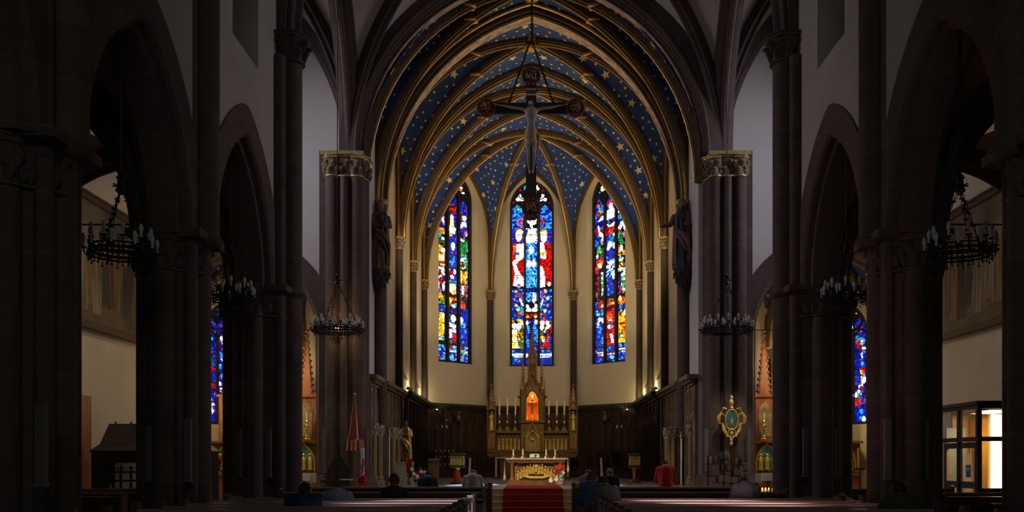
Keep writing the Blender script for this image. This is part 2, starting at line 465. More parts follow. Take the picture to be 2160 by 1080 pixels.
# ------------------------------------------------------------------ walls with pointed openings
def ow_z(op, u):
    uc, a, sill, spring, h = op
    d = a - abs(u - uc)
    if d <= 0: return spring
    R = (a*a + h*h)/(2*a)
    if R >= a: 
        x = abs(u-uc)
        return spring + math.sqrt(max(0, R*R - (x + R - a)**2))
    return spring + h*math.sqrt(max(0, 1-(abs(u-uc)/a)**2))
def outline(op, n=14):
    uc, a, sill, spring, h = op
    pts = [(uc-a, sill), (uc-a, spring)]
    for i in range(1, n): 
        u = uc - a*math.cos(PI/2*i/n); pts.append((u, ow_z(op, u)))
    pts.append((uc, spring+h))
    for i in range(n-1, 0, -1):
        u = uc + a*math.cos(PI/2*i/n); pts.append((u, ow_z(op, u)))
    pts += [(uc+a, spring), (uc+a, sill)]
    return pts
def wall(mb, P0, P1, z0, z1, ops=(), thick=.5, splay=.0, mi=0, rmi=0, outn=None, slope=0.0):
    P0 = Vector((P0[0], P0[1], 0)); P1 = Vector((P1[0], P1[1], 0)); u = (P1-P0); L = u.length; u.normalize()
    n = Vector((u.y, -u.x, 0)) if outn is None else Vector(outn)
    at = lambda a, z, d=0: P0 + u*a + n*d + Vector((0, 0, z))
    cur = 0.0
    def quad(u0, a0, b0, u1, a1, b1, d=0):
        mb.add([at(u0, a0, d), at(u1, a1, d), at(u1, b1, d), at(u0, b0, d)], [(0, 1, 2, 3)], mi, False)
    for op in sorted(ops):
        uc, a, sill, spring, h = op
        quad(cur, z0, z1, uc-a, z0, z1); quad(cur, z0, z1, uc-a, z0, z1, thick)
        xs = [uc - a*math.cos(PI*i/28) for i in range(29)]
        for i in range(28):
            if sill > z0: quad(xs[i], z0, sill, xs[i+1], z0, sill); quad(xs[i], z0, sill, xs[i+1], z0, sill, thick)
            quad(xs[i], ow_z(op, xs[i]), z1, xs[i+1], ow_z(op, xs[i+1]), z1)
            quad(xs[i], ow_z(op, xs[i]), z1, xs[i+1], ow_z(op, xs[i+1]), z1, thick)
        o1 = outline(op); o2 = outline((uc, a-splay, sill+slope, spring, h-splay*.9))
        vs = [at(p[0], p[1]) for p in o1] + [at(p[0], p[1], thick) for p in o2]
        k = len(o1)
        mb.add(vs, [(i, i+1, k+i+1, k+i) for i in range(k-1)] + ([(k-1, 0, k, 2*k-1)] if sill > z0 else []), rmi, True)
        cur = uc + a
    quad(cur, z0, z1, L, z0, z1); quad(cur, z0, z1, L, z0, z1, thick)
    for a, z in ((0, 0), (L, 0)):
        mb.add([at(a, z0), at(a, z1), at(a, z1, thick), at(a, z0, thick)], [(0, 1, 2, 3)], mi, False)
    mb.add([at(0, z1), at(L, z1), at(L, z1, thick), at(0, z1, thick)], [(0, 1, 2, 3)], mi, False)

# ------------------------------------------------------------------ stained glass
def glass_material():
    m, nt, b = new_mat('stained_glass'); N = nt.nodes.new; L = nt.links.new
    at = N('ShaderNodeAttribute'); at.attribute_name = 'glass'
    uv = N('ShaderNodeAttribute'); uv.attribute_name = 'lead_uv'
    no = N('ShaderNodeTexNoise'); no.inputs['Scale'].default_value = 9; no.inputs['Detail'].default_value = 4
    L(uv.outputs['Vector'], no.inputs['Vector'])
    r = N('ShaderNodeMapRange'); r.inputs['From Min'].default_value = .3; r.inputs['From Max'].default_value = .7
    r.inputs['To Min'].default_value = .45 * GLASS_POWER; r.inputs['To Max'].default_value = 1.25 * GLASS_POWER; r.clamp = True
    L(no.outputs['Fac'], r.inputs['Value'])
    b.inputs['Base Color'].default_value = (.01, .01, .012, 1); b.inputs['Roughness'].default_value = .2
    L(at.outputs['Color'], b.inputs['Emission Color']); L(r.outputs[0], b.inputs['Emission Strength'])
    return m
GLASS_POWER = 1.25
GLASS = glass_material()
TRACERY = mat('tracery_stone', (.035, .025, .022), .7, 0, .2, 6)
def hexc(s):
    return tuple((int(s[i:i+2], 16)/255)**2.2 for i in (0, 2, 4))
BL = [hexc(c) for c in ('0a18c8', '0818a0', '1438e0', '0a2ab0', '0c50d8', '1828ff', '050c70', '2060e0', '1478d0')]
PAL = dict(w='ffffff', W='dfe8ff', b='1030e0', B='0a1a90', c='2aa0ff', s='60c0ff', r='e01010', R='a00818', o='ff6a10', y='ffc010', Y='ffe860', g='109040', G='50c060', p='c880c8', P='7840a8', k='030206', m='d05060', t='30b0a0', n='a06040')
PAL = {k: hexc(v) for k, v in PAL.items()}
BRI = dict(w=4.0, W=2.6, y=2.0, Y=2.6, c=1.4, s=1.6, r=1.6, o=1.8, G=1.3, p=1.3)
def paint(shapes, X, Y, rr):
    col = None
    for s in shapes:
        if s[0] == 'e':
            _, cx, cy, rx, ry, c = s
            if ((X-cx)/rx)**2 + ((Y-cy)/ry)**2 <= 1: col = c
        elif s[0] == 'r':
            _, x0, y0, x1, y1, c = s
            if x0 <= X <= x1 and y0 <= Y <= y1: col = c
        else:
            pts = s[1]; ins = False; j = len(pts)-1
            for i in range(len(pts)):
                if (pts[i][1] > Y) != (pts[j][1] > Y) and X < (pts[j][0]-pts[i][0])*(Y-pts[i][1])/(pts[j][1]-pts[i][1]) + pts[i][0]: ins = not ins
                j = i
            if ins: col = s[2]
    if col is None: return None
    if len(col) > 1: col = col[int(rr*len(col))]
    q = BRI.get(col, 1.0); return tuple(v*q for v in PAL[col])
# centre window, drawn on a 540 x 2108 cartoon
CEN = [('e', 150, 162, 12, 12, 'r'), ('e', 388, 162, 12, 12, 'r'), ('e', 78, 296, 14, 14, 'r'), ('e', 455, 296, 12, 12, 'r'), ('e', 178, 318, 10, 10, 'R'), ('e', 355, 318, 10, 10, 'R'),
 ('e', 195, 130, 14, 22, 'c'), ('e', 320, 120, 14, 22, 'w'), ('e', 338, 140, 14, 16, 'w'), ('e', 316, 190, 12, 28, 's'),
 ('e', 142, 222, 18, 22, 'w'), ('e', 122, 256, 22, 18, 'w'), ('e', 164, 256, 20, 18, 'w'), ('e', 390, 222, 18, 22, 'w'), ('e', 372, 256, 20, 16, 'w'), ('e', 414, 256, 20, 16, 'w'),
 ('p', [(55, 600), (55, 390), (75, 345), (118, 312), (160, 345), (182, 400), (182, 600)], 'bccB'), ('p', [(358, 600), (358, 400), (375, 345), (412, 312), (450, 345), (488, 400), (488, 600)], 'bccB'),
 ('e', 120, 345, 24, 26, 's'), ('e', 412, 345, 26, 26, 'c'),
 ('p', [(95, 520), (130, 455), (182, 440), (182, 560), (150, 560)], 'pPp'), ('p', [(358, 560), (358, 455), (410, 450), (430, 500), (390, 530)], 'pPm'),
 ('r', 55, 575, 182, 725, 'bbP'), ('r', 358, 575, 488, 725, 'bbP'),
 ('e', 140, 610, 40, 34, 'yoY'), ('e', 400, 615, 44, 34, 'yoY'), ('e', 130, 650, 34, 60, 'w'), ('e', 402, 660, 34, 60, 'w'),
 ('r', 55, 725, 182, 1180, 'rrR'), ('r', 358, 725, 488, 1180, 'rrrR'),
 ('r', 70, 760, 100, 860, 'oyP'), ('p', [(105, 740), (182, 735), (182, 880), (140, 920), (100, 880)], 'w'), ('e', 118, 840, 16, 18, 'c'),
 ('p', [(60, 930), (110, 890), (150, 900), (100, 960), (130, 1030), (182, 1110), (182, 1190), (70, 1190), (90, 1050)], 'w'),
 ('p', [(358, 715), (400, 730), (430, 900), (358, 890)], 'w'), ('r', 360, 815, 425, 850, 'yY'), ('p', [(358, 970), (385, 980), (410, 1050), (415, 1200), (362, 1205)], 'w'), ('e', 458, 1170, 16, 24, 'w'), ('e', 130, 1190, 24, 26, 'pP'),
 ('r', 210, 570, 330, 735, 'wWcb'), ('p', [(215, 478), (250, 488), (270, 480), (300, 485), (328, 458), (318, 520), (285, 530), (280, 570), (255, 560), (250, 520), (225, 510)], 'w'),
 ('p', [(235, 580), (305, 575), (332, 670), (300, 720), (215, 720), (205, 690)], 'w'), ('e', 265, 640, 26, 22, 'yw'),
 ('r', 210, 735, 330, 1360, 'cbcs'), ('e', 268, 785, 48, 46, 'c'), ('e', 265, 800, 26, 45, 'w'), ('e', 240, 950, 26, 40, 'w'), ('e', 292, 945, 22, 40, 'w'),
 ('p', [(230, 1060), (250, 1040), (262, 1300), (240, 1300)], 's'), ('p', [(285, 1060), (300, 1060), (300, 1180), (288, 1190)], 's'), ('r', 210, 1215, 330, 1260, 'bB'), ('e', 295, 1320, 20, 60, 'w'), ('p', [(285, 1300), (240, 1370), (225, 1360)], 's'),
 ('r', 55, 1220, 182, 1600, 'bBcb'), ('r', 358, 1220, 488, 1600, 'bBcb'),
 ('p', [(90, 1290), (170, 1240), (175, 1400), (150, 1400), (140, 1320)], 'pPm'), ('p', [(362, 1240), (430, 1300), (380, 1330), (358, 1310)], 'pPp'), ('p', [(130, 1330), (150, 1320), (182, 1400), (176, 1420)], 'w'), ('p', [(400, 1330), (380, 1400), (360, 1430), (380, 1340)], 'w'),
 ('e', 102, 1250, 18, 18, 'y'), ('e', 86, 1335, 14, 16, 'o'), ('e', 98, 1402, 16, 16, 'y'), ('e', 122, 1450, 15, 15, 'Y'), ('e', 165, 1492, 18, 15, 'o'),
 ('e', 416, 1248, 18, 20, 'y'), ('e', 440, 1325, 18, 18, 'Y'), ('e', 438, 1400, 15, 15, 'o'), ('e', 412, 1458, 18, 18, 'Y'), ('e', 372, 1495, 14, 14, 'o'),
 ('e', 160, 1440, 20, 24, 't'), ('e', 375, 1440, 18, 22, 't'), ('r', 115, 1470, 145, 1530, 'rm'), ('r', 390, 1490, 430, 1540, 'Pm'),
 ('e', 225, 1412, 16, 20, 'w'), ('e', 315, 1405, 16, 22, 'w'), ('e', 238, 1450, 28, 22, 'w'), ('e', 300, 1448, 32, 24, 'w'), ('r', 210, 1480, 330, 1540, 'kRr'), ('e', 226, 1520, 17, 16, 'y'), ('e', 312, 1520, 17, 16, 'Y'),
 ('r', 55, 1560, 182, 1870, 'gkro'), ('r', 358, 1560, 488, 1870, 'gkrP'),
 ('e', 150, 1570, 30, 20, 'oy'), ('e', 80, 1620, 24, 26, 'w'), ('e', 130, 1630, 26, 40, 'w'), ('e', 162, 1595, 16, 20, 'W'), ('e', 85, 1690, 28, 36, 'Yw'), ('e', 160, 1675, 26, 24, 'g'), ('p', [(62, 1720), (95, 1700), (140, 1860), (60, 1860)], 'yYw'), ('p', [(100, 1710), (130, 1720), (175, 1860), (130, 1850)], 'yon'), ('r', 150, 1740, 182, 1860, 'gG'),
 ('e', 400, 1570, 40, 26, 'rRo'), ('e', 385, 1590, 24, 24, 'w'), ('e', 440, 1590, 22, 22, 'w'), ('e', 380, 1640, 22, 30, 'w'), ('p', [(400, 1680), (440, 1600), (480, 1620), (410, 1690)], 'Yw'), ('r', 395, 1700, 488, 1730, 'kB'), ('e', 400, 1780, 18, 20, 'W'), ('p', [(430, 1710), (455, 1700), (470, 1860), (385, 1860)], 'mRr'), ('r', 460, 1700, 488, 1850, 'bB'), ('e', 385, 1750, 28, 18, 'oy'),
 ('r', 210, 1545, 240, 1880, 'bcB'), ('r', 285, 1545, 332, 1880, 'bcB'), ('r', 242, 1545, 284, 1880, 'BPk'), ('e', 220, 1590, 14, 22, 'w'), ('e', 318, 1580, 14, 24, 'w'), ('r', 225, 1620, 250, 1680, 'cs'), ('r', 290, 1620, 315, 1680, 'cs'),
 ('r', 55, 1880, 182, 2040, 'bbcB'), ('r', 210, 1880, 330, 2040, 'bbB'), ('r', 358, 1880, 488, 2040, 'bbcB'),
 ('r', 60, 1925, 182, 1942, 'w'), ('r', 60, 1948, 182, 1962, 'wwt'), ('r', 358, 1925, 485, 1942, 'w'), ('r', 358, 1948, 485, 1962, 'wwt'), ('r', 212, 1925, 234, 1962, 'wo'), ('r', 258, 1925, 282, 1962, 'wt'), ('r', 308, 1925, 330, 1962, 'wt'), ('e', 270, 1985, 8, 24, 's')]
# left apse window, on a 514 x 2108 cartoon
LEF = [('e', 334, 150, 14, 14, 'W'), ('e', 320, 188, 12, 12, 'Y'), ('e', 352, 198, 16, 12, 'w'), ('e', 335, 175, 12, 14, 'o'),
 ('p', [(190, 700), (190, 330), (215, 250), (245, 195), (270, 250), (282, 330), (282, 700)], 'bBPb'), ('e', 215, 275, 20, 26, 's'), ('p', [(312, 700), (312, 340), (360, 260), (400, 340), (400, 700)], 'bBPb'), ('p', [(85, 620), (88, 500), (150, 360), (165, 360), (165, 620)], 'bPBp'),
 ('r', 195, 350, 282, 400, 'knR'), ('p', [(205, 400), (270, 395), (282, 440), (235, 455)], 'r'), ('p', [(222, 460), (250, 460), (258, 590), (215, 590)], 'Yw'), ('p', [(195, 560), (215, 590), (262, 585), (280, 600), (265, 660), (215, 655)], 'w'), ('e', 225, 675, 20, 14, 'y'),
 ('r', 312, 410, 340, 500, 'RP'), ('e', 365, 465, 22, 32, 'Yw'), ('p', [(340, 510), (385, 500), (390, 560), (360, 550), (320, 600), (312, 590)], 'W'), ('e', 385, 630, 18, 30, 'op'), ('e', 380, 680, 25, 20, 'b'),
 ('e', 140, 410, 12, 30, 'W'), ('p', [(90, 530), (130, 450), (160, 560), (140, 570), (120, 510), (95, 540)], 'w'),
 ('r', 85, 625, 165, 680, 'yog'), ('e', 110, 700, 22, 36, 't'), ('e', 145, 735, 16, 20, 'w'), ('r', 85, 745, 165, 800, 'RPgk'), ('r', 85, 800, 165, 1030, 'yokn'), ('e', 145, 855, 20, 28, 'w'), ('p', [(85, 870), (105, 870), (130, 940), (120, 970), (85, 960)], 'yY'), ('e', 140, 935, 20, 30, 'Ww'), ('r', 85, 975, 165, 1000, 'PkR'), ('p', [(85, 1005), (100, 1005), (105, 1130), (85, 1130)], 'Yo'),
 ('r', 190, 695, 285, 1290, 'bBbP'), ('e', 235, 770, 46, 60, 'b'), ('e', 248, 790, 20, 44, 'w'), ('p', [(215, 900), (260, 890), (275, 1000), (200, 990)], 'cbb'),
 ('r', 312, 660, 405, 1060, 'gGk'), ('e', 340, 700, 28, 26, 'WnO'[:2]), ('e', 350, 790, 40, 60, 'g'), ('r', 315, 860, 390, 940, 'tWG'), ('e', 335, 925, 22, 14, 'w'), ('e', 355, 985, 25, 30, 'mRW'), ('r', 315, 1030, 400, 1170, 'oyYn'),
 ('e', 205, 1050, 14, 25, 'W'), ('e', 265, 1060, 14, 30, 'W'), ('e', 230, 1080, 24, 30, 'rR'), ('e', 240, 1120, 20, 20, 'w'), ('r', 195, 1160, 285, 1190, 'tcs'), ('p', [(205, 1190), (275, 1190), (282, 1290), (240, 1310), (205, 1260)], 'Yyw'), ('e', 235, 1230, 24, 24, 'w'),
 ('r', 85, 1030, 165, 1300, 'kPwB'), ('e', 122, 1080, 20, 24, 'rR'), ('e', 145, 1070, 16, 44, 'W'), ('r', 110, 1150, 155, 1210, 'rR'), ('e', 98, 1230, 12, 40, 'W'), ('e', 150, 1240, 12, 40, 'w'), ('e', 120, 1285, 18, 20, 'mp'),
 ('r', 312, 1175, 405, 1340, 'nmpk'), ('e', 350, 1245, 14, 50, 'W'),
 ('r', 85, 1320, 165, 1420, 'gGk'), ('e', 115, 1335, 28, 28, 'y'), ('e', 140, 1370, 20, 22, 'o'), ('r', 192, 1330, 285, 1440, 'orkR'), ('e', 215, 1370, 22, 30, 'y'), ('p', [(220, 1420), (285, 1390), (280, 1440), (250, 1450)], 'Ws'), ('e', 345, 1410, 32, 50, 'ro'), ('e', 330, 1360, 22, 14, 'g'),
 ('r', 80, 1430, 168, 1500, 'bbc'), ('r', 190, 1460, 285, 1500, 'bBP'), ('r', 310, 1440, 405, 1840, 'bbBb'),
 ('r', 80, 1500, 110, 1640, 'RmP'), ('p', [(115, 1510), (160, 1510), (160, 1700), (140, 1790), (85, 1790), (85, 1720)], 'yYy'), ('e', 145, 1540, 14, 26, 'w'), ('r', 85, 1760, 160, 1800, 'Wsw'), ('e', 145, 1790, 16, 16, 'G'),
 ('r', 190, 1510, 285, 1810, 'bkbB'), ('r', 192, 1510, 214, 1600, 'gG'), ('e', 250, 1560, 28, 40, 'W'), ('e', 212, 1630, 24, 26, 'w'), ('e', 255, 1640, 24, 26, 'Yw'), ('e', 205, 1690, 16, 20, 'w'), ('e', 232, 1690, 12, 20, 'w'), ('e', 265, 1690, 16, 20, 'w'), ('e', 215, 1740, 26, 34, 'w'), ('r', 245, 1720, 285, 1820, 'rR'), ('r', 192, 1780, 212, 1820, 'r'), ('e', 230, 1810, 10, 20, 'G'),
 ('e', 335, 1565, 18, 30, 'w'), ('e', 350, 1620, 30, 30, 'cs'), ('r', 325, 1660, 390, 1820, 'bbc'),
 ('r', 80, 1850, 168, 2010, 'bBcs'), ('r', 190, 1850, 285, 2010, 'bBcs'), ('r', 310, 1850, 405, 2010, 'bBcs'), ('r', 205, 1850, 245, 1880, 'rR'), ('r', 330, 1850, 370, 1885, 'mR'), ('r', 310, 1895, 400, 1930, 'WtG'), ('r', 215, 1900, 285, 1920, 'Ws'), ('e', 235, 1965, 18, 20, 's'), ('e', 330, 1965, 14, 16, 'r'), ('e', 110, 1990, 14, 16, 'R')]
# right apse window
RIG = [('e', 152, 145, 12, 18, 'w'), ('e', 158, 170, 26, 16, 'wY'), ('e', 130, 190, 10, 10, 'c'),
 ('p', [(85, 700), (85, 330), (120, 240), (160, 330), (178, 400), (178, 700)], 'bBcP'), ('p', [(205, 650), (205, 300), (235, 200), (290, 280), (295, 650)], 'bBcP'), ('p', [(315, 600), (315, 350), (350, 380), (390, 500), (395, 600)], 'bcB'),
 ('e', 115, 328, 20, 20, 'o'), ('e', 125, 412, 26, 34, 'yoR'), ('e', 240, 335, 36, 36, 'rm'), ('e', 242, 360, 20, 34, 'w'), ('p', [(200, 410), (225, 385), (265, 385), (292, 410), (288, 480), (205, 495)], 'w'), ('p', [(110, 500), (130, 470), (178, 430), (178, 480)], 'w'), ('p', [(315, 405), (370, 440), (370, 455), (315, 450)], 'w'),
 ('r', 205, 510, 295, 590, 'bnk'), ('p', [(200, 540), (235, 560), (285, 530), (270, 590), (235, 600)], 'w'), ('r', 80, 580, 178, 640, 'Rrk'), ('r', 190, 575, 300, 660, 'rrR'), ('r', 315, 570, 350, 640, 'rR'), ('e', 240, 625, 20, 18, 'oy'), ('r', 315, 480, 395, 520, 'cb'),
 ('p', [(105, 530), (120, 540), (130, 600), (178, 660), (170, 690), (120, 640)], 'w'), ('p', [(315, 610), (350, 550), (395, 525), (380, 580), (340, 630)], 'w'), ('e', 385, 610, 12, 40, 'W'),
 ('r', 85, 660, 130, 780, 'bcB'), ('e', 155, 710, 18, 36, 'Yp'), ('p', [(110, 760), (140, 745), (140, 800), (100, 870), (90, 850)], 'GYG'), ('r', 130, 790, 178, 850, 'gG'), ('e', 150, 875, 26, 18, 'm'), ('e', 100, 870, 14, 20, 'W'),
 ('r', 200, 655, 298, 940, 'bbcB'), ('e', 275, 665, 14, 16, 'w'), ('e', 235, 760, 22, 36, 'w'), ('e', 218, 795, 14, 26, 'w'), ('e', 278, 780, 14, 34, 'w'), ('r', 318, 650, 355, 740, 'gG'), ('e', 378, 690, 16, 34, 'pm'), ('p', [(325, 740), (350, 715), (390, 790), (340, 780)], 'Gg'),
 ('r', 316, 790, 395, 900, 'oynk'), ('e', 350, 830, 18, 34, 'W'), ('e', 345, 935, 26, 26, 'Wt'), ('r', 325, 960, 395, 1030, 'gnyk'),
 ('e', 128, 935, 42, 40, 'ro'), ('e', 130, 965, 24, 28, 'Wy'), ('e', 100, 1010, 24, 40, 'rm'), ('p', [(200, 945), (298, 925), (298, 960), (235, 975)], 'w'), ('r', 200, 975, 298, 1100, 'wWbc'), ('r', 316, 1030, 400, 1065, 'WG'),
 ('r', 85, 1060, 125, 1330, 'mRkn'), ('p', [(140, 1040), (170, 1040), (175, 1250), (150, 1290), (145, 1150)], 'WG'), ('p', [(205, 1080), (240, 1060), (258, 1140), (290, 1280), (205, 1300)], 'bbc'), ('p', [(255, 1060), (292, 1050), (292, 1130), (262, 1130)], 'w'), ('p', [(350, 1090), (400, 1060), (395, 1200), (360, 1250), (345, 1200)], 'WG'), ('r', 316, 1120, 345, 1300, 'BPk'), ('p', [(330, 1240), (400, 1230), (400, 1270), (370, 1300)], 'WrG'),
 ('r', 85, 1350, 110, 1500, 'bc'), ('e', 150, 1385, 36, 46, 'rR'), ('e', 158, 1400, 18, 18, 'Y'), ('r', 205, 1330, 298, 1420, 'kRnr'), ('r', 225, 1370, 285, 1400, 'yo'), ('e', 350, 1370, 40, 44, 'ro'), ('e', 338, 1350, 18, 30, 'Y'), ('r', 318, 1410, 400, 1470, 'bBc'), ('r', 85, 1440, 178, 1500, 'bcs'),
 ('r', 85, 1510, 178, 1830, 'bbBc'), ('e', 124, 1540, 14, 24, 'w'), ('e', 158, 1550, 16, 26, 'w'), ('e', 112, 1590, 12, 30, 'W'), ('r', 200, 1450, 298, 1820, 'rrR'), ('e', 230, 1530, 30, 36, 'o'), ('e', 238, 1560, 20, 12, 'Ww'), ('e', 235, 1625, 30, 24, 'Wc'), ('p', [(230, 1700), (262, 1700), (275, 1800), (250, 1800)], 'W'), ('r', 255, 1430, 295, 1480, 'r'),
 ('r', 322, 1500, 405, 1820, 'yyo'), ('e', 345, 1500, 24, 34, 'Yn'), ('e', 390, 1495, 16, 28, 'w'), ('e', 360, 1610, 36, 14, 'r'), ('r', 325, 1700, 360, 1760, 'WGk'), ('r', 370, 1640, 405, 1690, 'ro'),
 ('r', 85, 1850, 178, 2020, 'bbBc'), ('r', 205, 1830, 298, 2000, 'bbBc'), ('r', 322, 1810, 402, 1990, 'bbBc'), ('r', 105, 1888, 170, 1902, 'w'), ('r', 110, 1908, 178, 1924, 'wo'), ('r', 205, 1905, 298, 1920, 'wo'), ('r', 322, 1870, 385, 1884, 'wo'), ('r', 350, 1892, 402, 1906, 'w'), ('e', 256, 1950, 24, 18, 's')]
def side_shapes(seed, W=514, lanc=((60, 240), (275, 455)), reds=.3, top=260):
    r = random.Random(seed); S = []
    for a, b in lanc:
        S.append(('p', [(a, 2000), (a, top+110), ((a+b)/2, top), (b, top+110), (b, 2000)], 'bBbP'))
        y = top+110
        while y < 1980:
            hgt = r.uniform(60, 160)
            c = r.choice(['rR', 'bB', 'bc', 'yo', 'w', 'gG', 'rm', 'bB', 'bb', 'B', 'Yw', 'Wt'])
            cx = r.uniform(a+20, b-20)
            S.append(('e', cx, y+hgt/2, r.uniform(30, 80), hgt/2, c))
            S.append(('e', r.uniform(a+20, b-20), y+hgt/2+20, 30, hgt/3, r.choice(['w', 'W', 'y', 'r', 'c', 'b'])))
            y += hgt
    for (x, y, c) in ((256, 120, 'b'), (210, 160, 'r'), (300, 160, 'w'), (256, 200, 'bB')): S.append(('e', x, y, 34, 34, c))
    S = [q for q in S]
    return S, lanc
def glass_panel(name, P0, u, out, op, shapes, W, lights, parent, cell=.030, seed=1):
    """P0: point on the floor under the sill's centre; op = (0, a, sill, spring, h); cartoon W x 2108 spans the opening edges [e0,e1]"""
    uc, a, sill, spring, h = op; u = Vector(u)
    e0, e1, ytop, ybot = lights
    top = spring + h; rr = random.Random(seed)
    nu = int(2*a/cell); nz = int((top-sill)/cell)
    V_, F, C = [], [], []
    idx = {}
    def vid(i, j):
        if (i, j) not in idx:
            idx[(i, j)] = len(V_)
            V_.append(Vector(P0) + u*(-a + 2*a*i/nu) + Vector((0, 0, sill + (top-sill)*j/nz)))
        return idx[(i, j)]
    sp = .105; seeds = {}
    def seed_(a_, b_):
        if (a_, b_) not in seeds: seeds[(a_, b_)] = ((a_+rr.random())*sp, (b_+rr.random())*sp, rr.random(), rr.uniform(.55, 1.25))
        return seeds[(a_, b_)]
    for j in range(nz):
        for i in range(nu):
            uu = -a + 2*a*(i+.5)/nu; zz = sill + (top-sill)*(j+.5)/nz
            if zz > ow_z((0, a, sill, spring, h), uu) + cell: continue
            ga, gb = int(math.floor(uu/sp)), int(math.floor(zz/sp)); d1 = d2 = 9.0; best = None
            for da in (-1, 0, 1):
                for db in (-1, 0, 1):
                    q = seed_(ga+da, gb+db); dd = math.hypot(uu-q[0], zz-q[1])
                    if dd < d1: d2, d1, best = d1, dd, q
                    elif dd < d2: d2 = dd
            X = e0 + (e1-e0)*(i+.5)/nu; Y = ybot - (ybot-ytop)*(j+.5)/nz
            c = paint(shapes, X, Y, best[2]) or (0.003, .002, .004)
            q = best[3]*(1.0 if d2-d1 > .014 else .16)
            F.append((vid(i, j), vid(i+1, j), vid(i+1, j+1), vid(i, j+1))); C.append(tuple(v*q for v in c))
    me = bpy.data.meshes.new('stained_glass'); me.from_pydata([tuple(p) for p in V_], [], F)
    at = me.attributes.new('glass', 'FLOAT_COLOR', 'CORNER'); buf = []
    for c in C: buf += [c[0], c[1], c[2], 1]*4
    at.data.foreach_set('color', buf)
    l2 = me.attributes.new('lead_uv', 'FLOAT_VECTOR', 'POINT'); b2 = []
    for (i, j), k in sorted(idx.items(), key=lambda t: t[1]): b2 += [2*a*i/nu, (top-sill)*j/nz, seed*3.1]
    l2.data.foreach_set('vector', b2)
    me.materials.append(GLASS)
    o = bpy.data.objects.new('stained_glass', me); COL.objects.link(o); o.parent = parent
    return o
def window(name, P0, u, n, op, shapes, W, lights, nl=3, label=None, seed=1, cell=.030):
    """tracery mesh is the window; glass is its child. n points outwards."""
    uc, a, sill, spring, h = op; u = Vector(u); n = Vector(n); P0 = Vector(P0)
    at = lambda x, z, d=0: P0 + u*x + n*d + Vector((0, 0, z))
    m = MB(); ol = outline((0, a, sill, spring, h))
    pts = [at(x, z) for x, z in ol]
    m.sweep(pts, -n, [(-.06, -.06), (-.06, .05), (.06, .05), (.06, -.06)], 0, True, 1 if True else -1)
    m.box(at(0, sill, 0), (0.1, .1, .1), 0)
    m.tube([at(-a, sill+.03), at(a, sill+.03)], .07, 4)
    lw = 2*a/nl
    hs = spring + h*.16 if nl == 3 else spring
    for k in range(1, nl):
        x = -a + lw*k
        m.tube([at(x, sill), at(x, hs if nl == 2 else hs+.25)], .055, 6, sq=(1, 1.3))
    for k in range(nl):
        x = -a + lw*(k+.5)
        zb = hs - (.1 if (nl == 3 and k != 1) else -.05)
        P = full_arch(at(x-lw/2, zb-.25), at(x+lw/2, zb-.25), zb+.18, 8)
        m.tube(P, .035, 6)
    if nl == 2:
        m.tube([at(.30*math.cos(t*PI/8), spring+h*.52+.30*math.sin(t*PI/8)) for t in range(17)], .05, 6, cap=False)
    else:
        for x, z in ((-.42*a, hs+.40*1), (.42*a, hs+.40), (0, hs+.82)):
            m.tube([at(x+.2*math.cos(t*PI/6), z+.2*math.sin(t*PI/6)) for t in range(13)], .03, 5, cap=False)
    # saddle bars
    z = sill + .5
    while z < spring:
        m.tube([at(-a, z), at(a, z)], .012, 4); z += .62
    o = struct(m.build(name, [TRACERY]), label, 'window')
    glass_panel(name, P0 + n*.03, u, n, (0, a, sill, spring, h), shapes, W, lights, o, cell, seed)
    return o
# ------------------------------------------------------------------ choir walls
CF = 0.87     # chancel floor level
ZT = 15.6
wi = 0
def panel(name, P0, P1, op, splay=.16, mats=(PLASTER, PLASTER), thick=.34, wname=None, shapes=None, W=540, lights=None, nl=3, seed=1, z0=CF, z1=ZT, label=None, slope=.0, cell=.028):
    m = MB(); P0 = Vector((*P0, 0)); P1 = Vector((*P1, 0)); u = (P1-P0).normalized(); n = Vector((-u.y, u.x, 0))
    mid = (P0+P1)/2
    L = (P1-P0).length
    o = (L/2, op[0]+splay, op[1]-slope*.6, op[2], op[3]+splay*.9) if op else None
    wall(m, P0, P1, z0, z1, [o] if op else [], thick, splay, 0, 1, n, slope)
    ob = struct(m.build(name, list(mats)), label, 'wall')
    if op: window(wname, mid + n*(thick-.02), u, n, (0, op[0], op[1], op[2], op[3]), shapes, W, lights, nl, None, seed, cell)
    return ob
OPC = (.97, 5.93, 13.25, 1.22)
EPS = .16
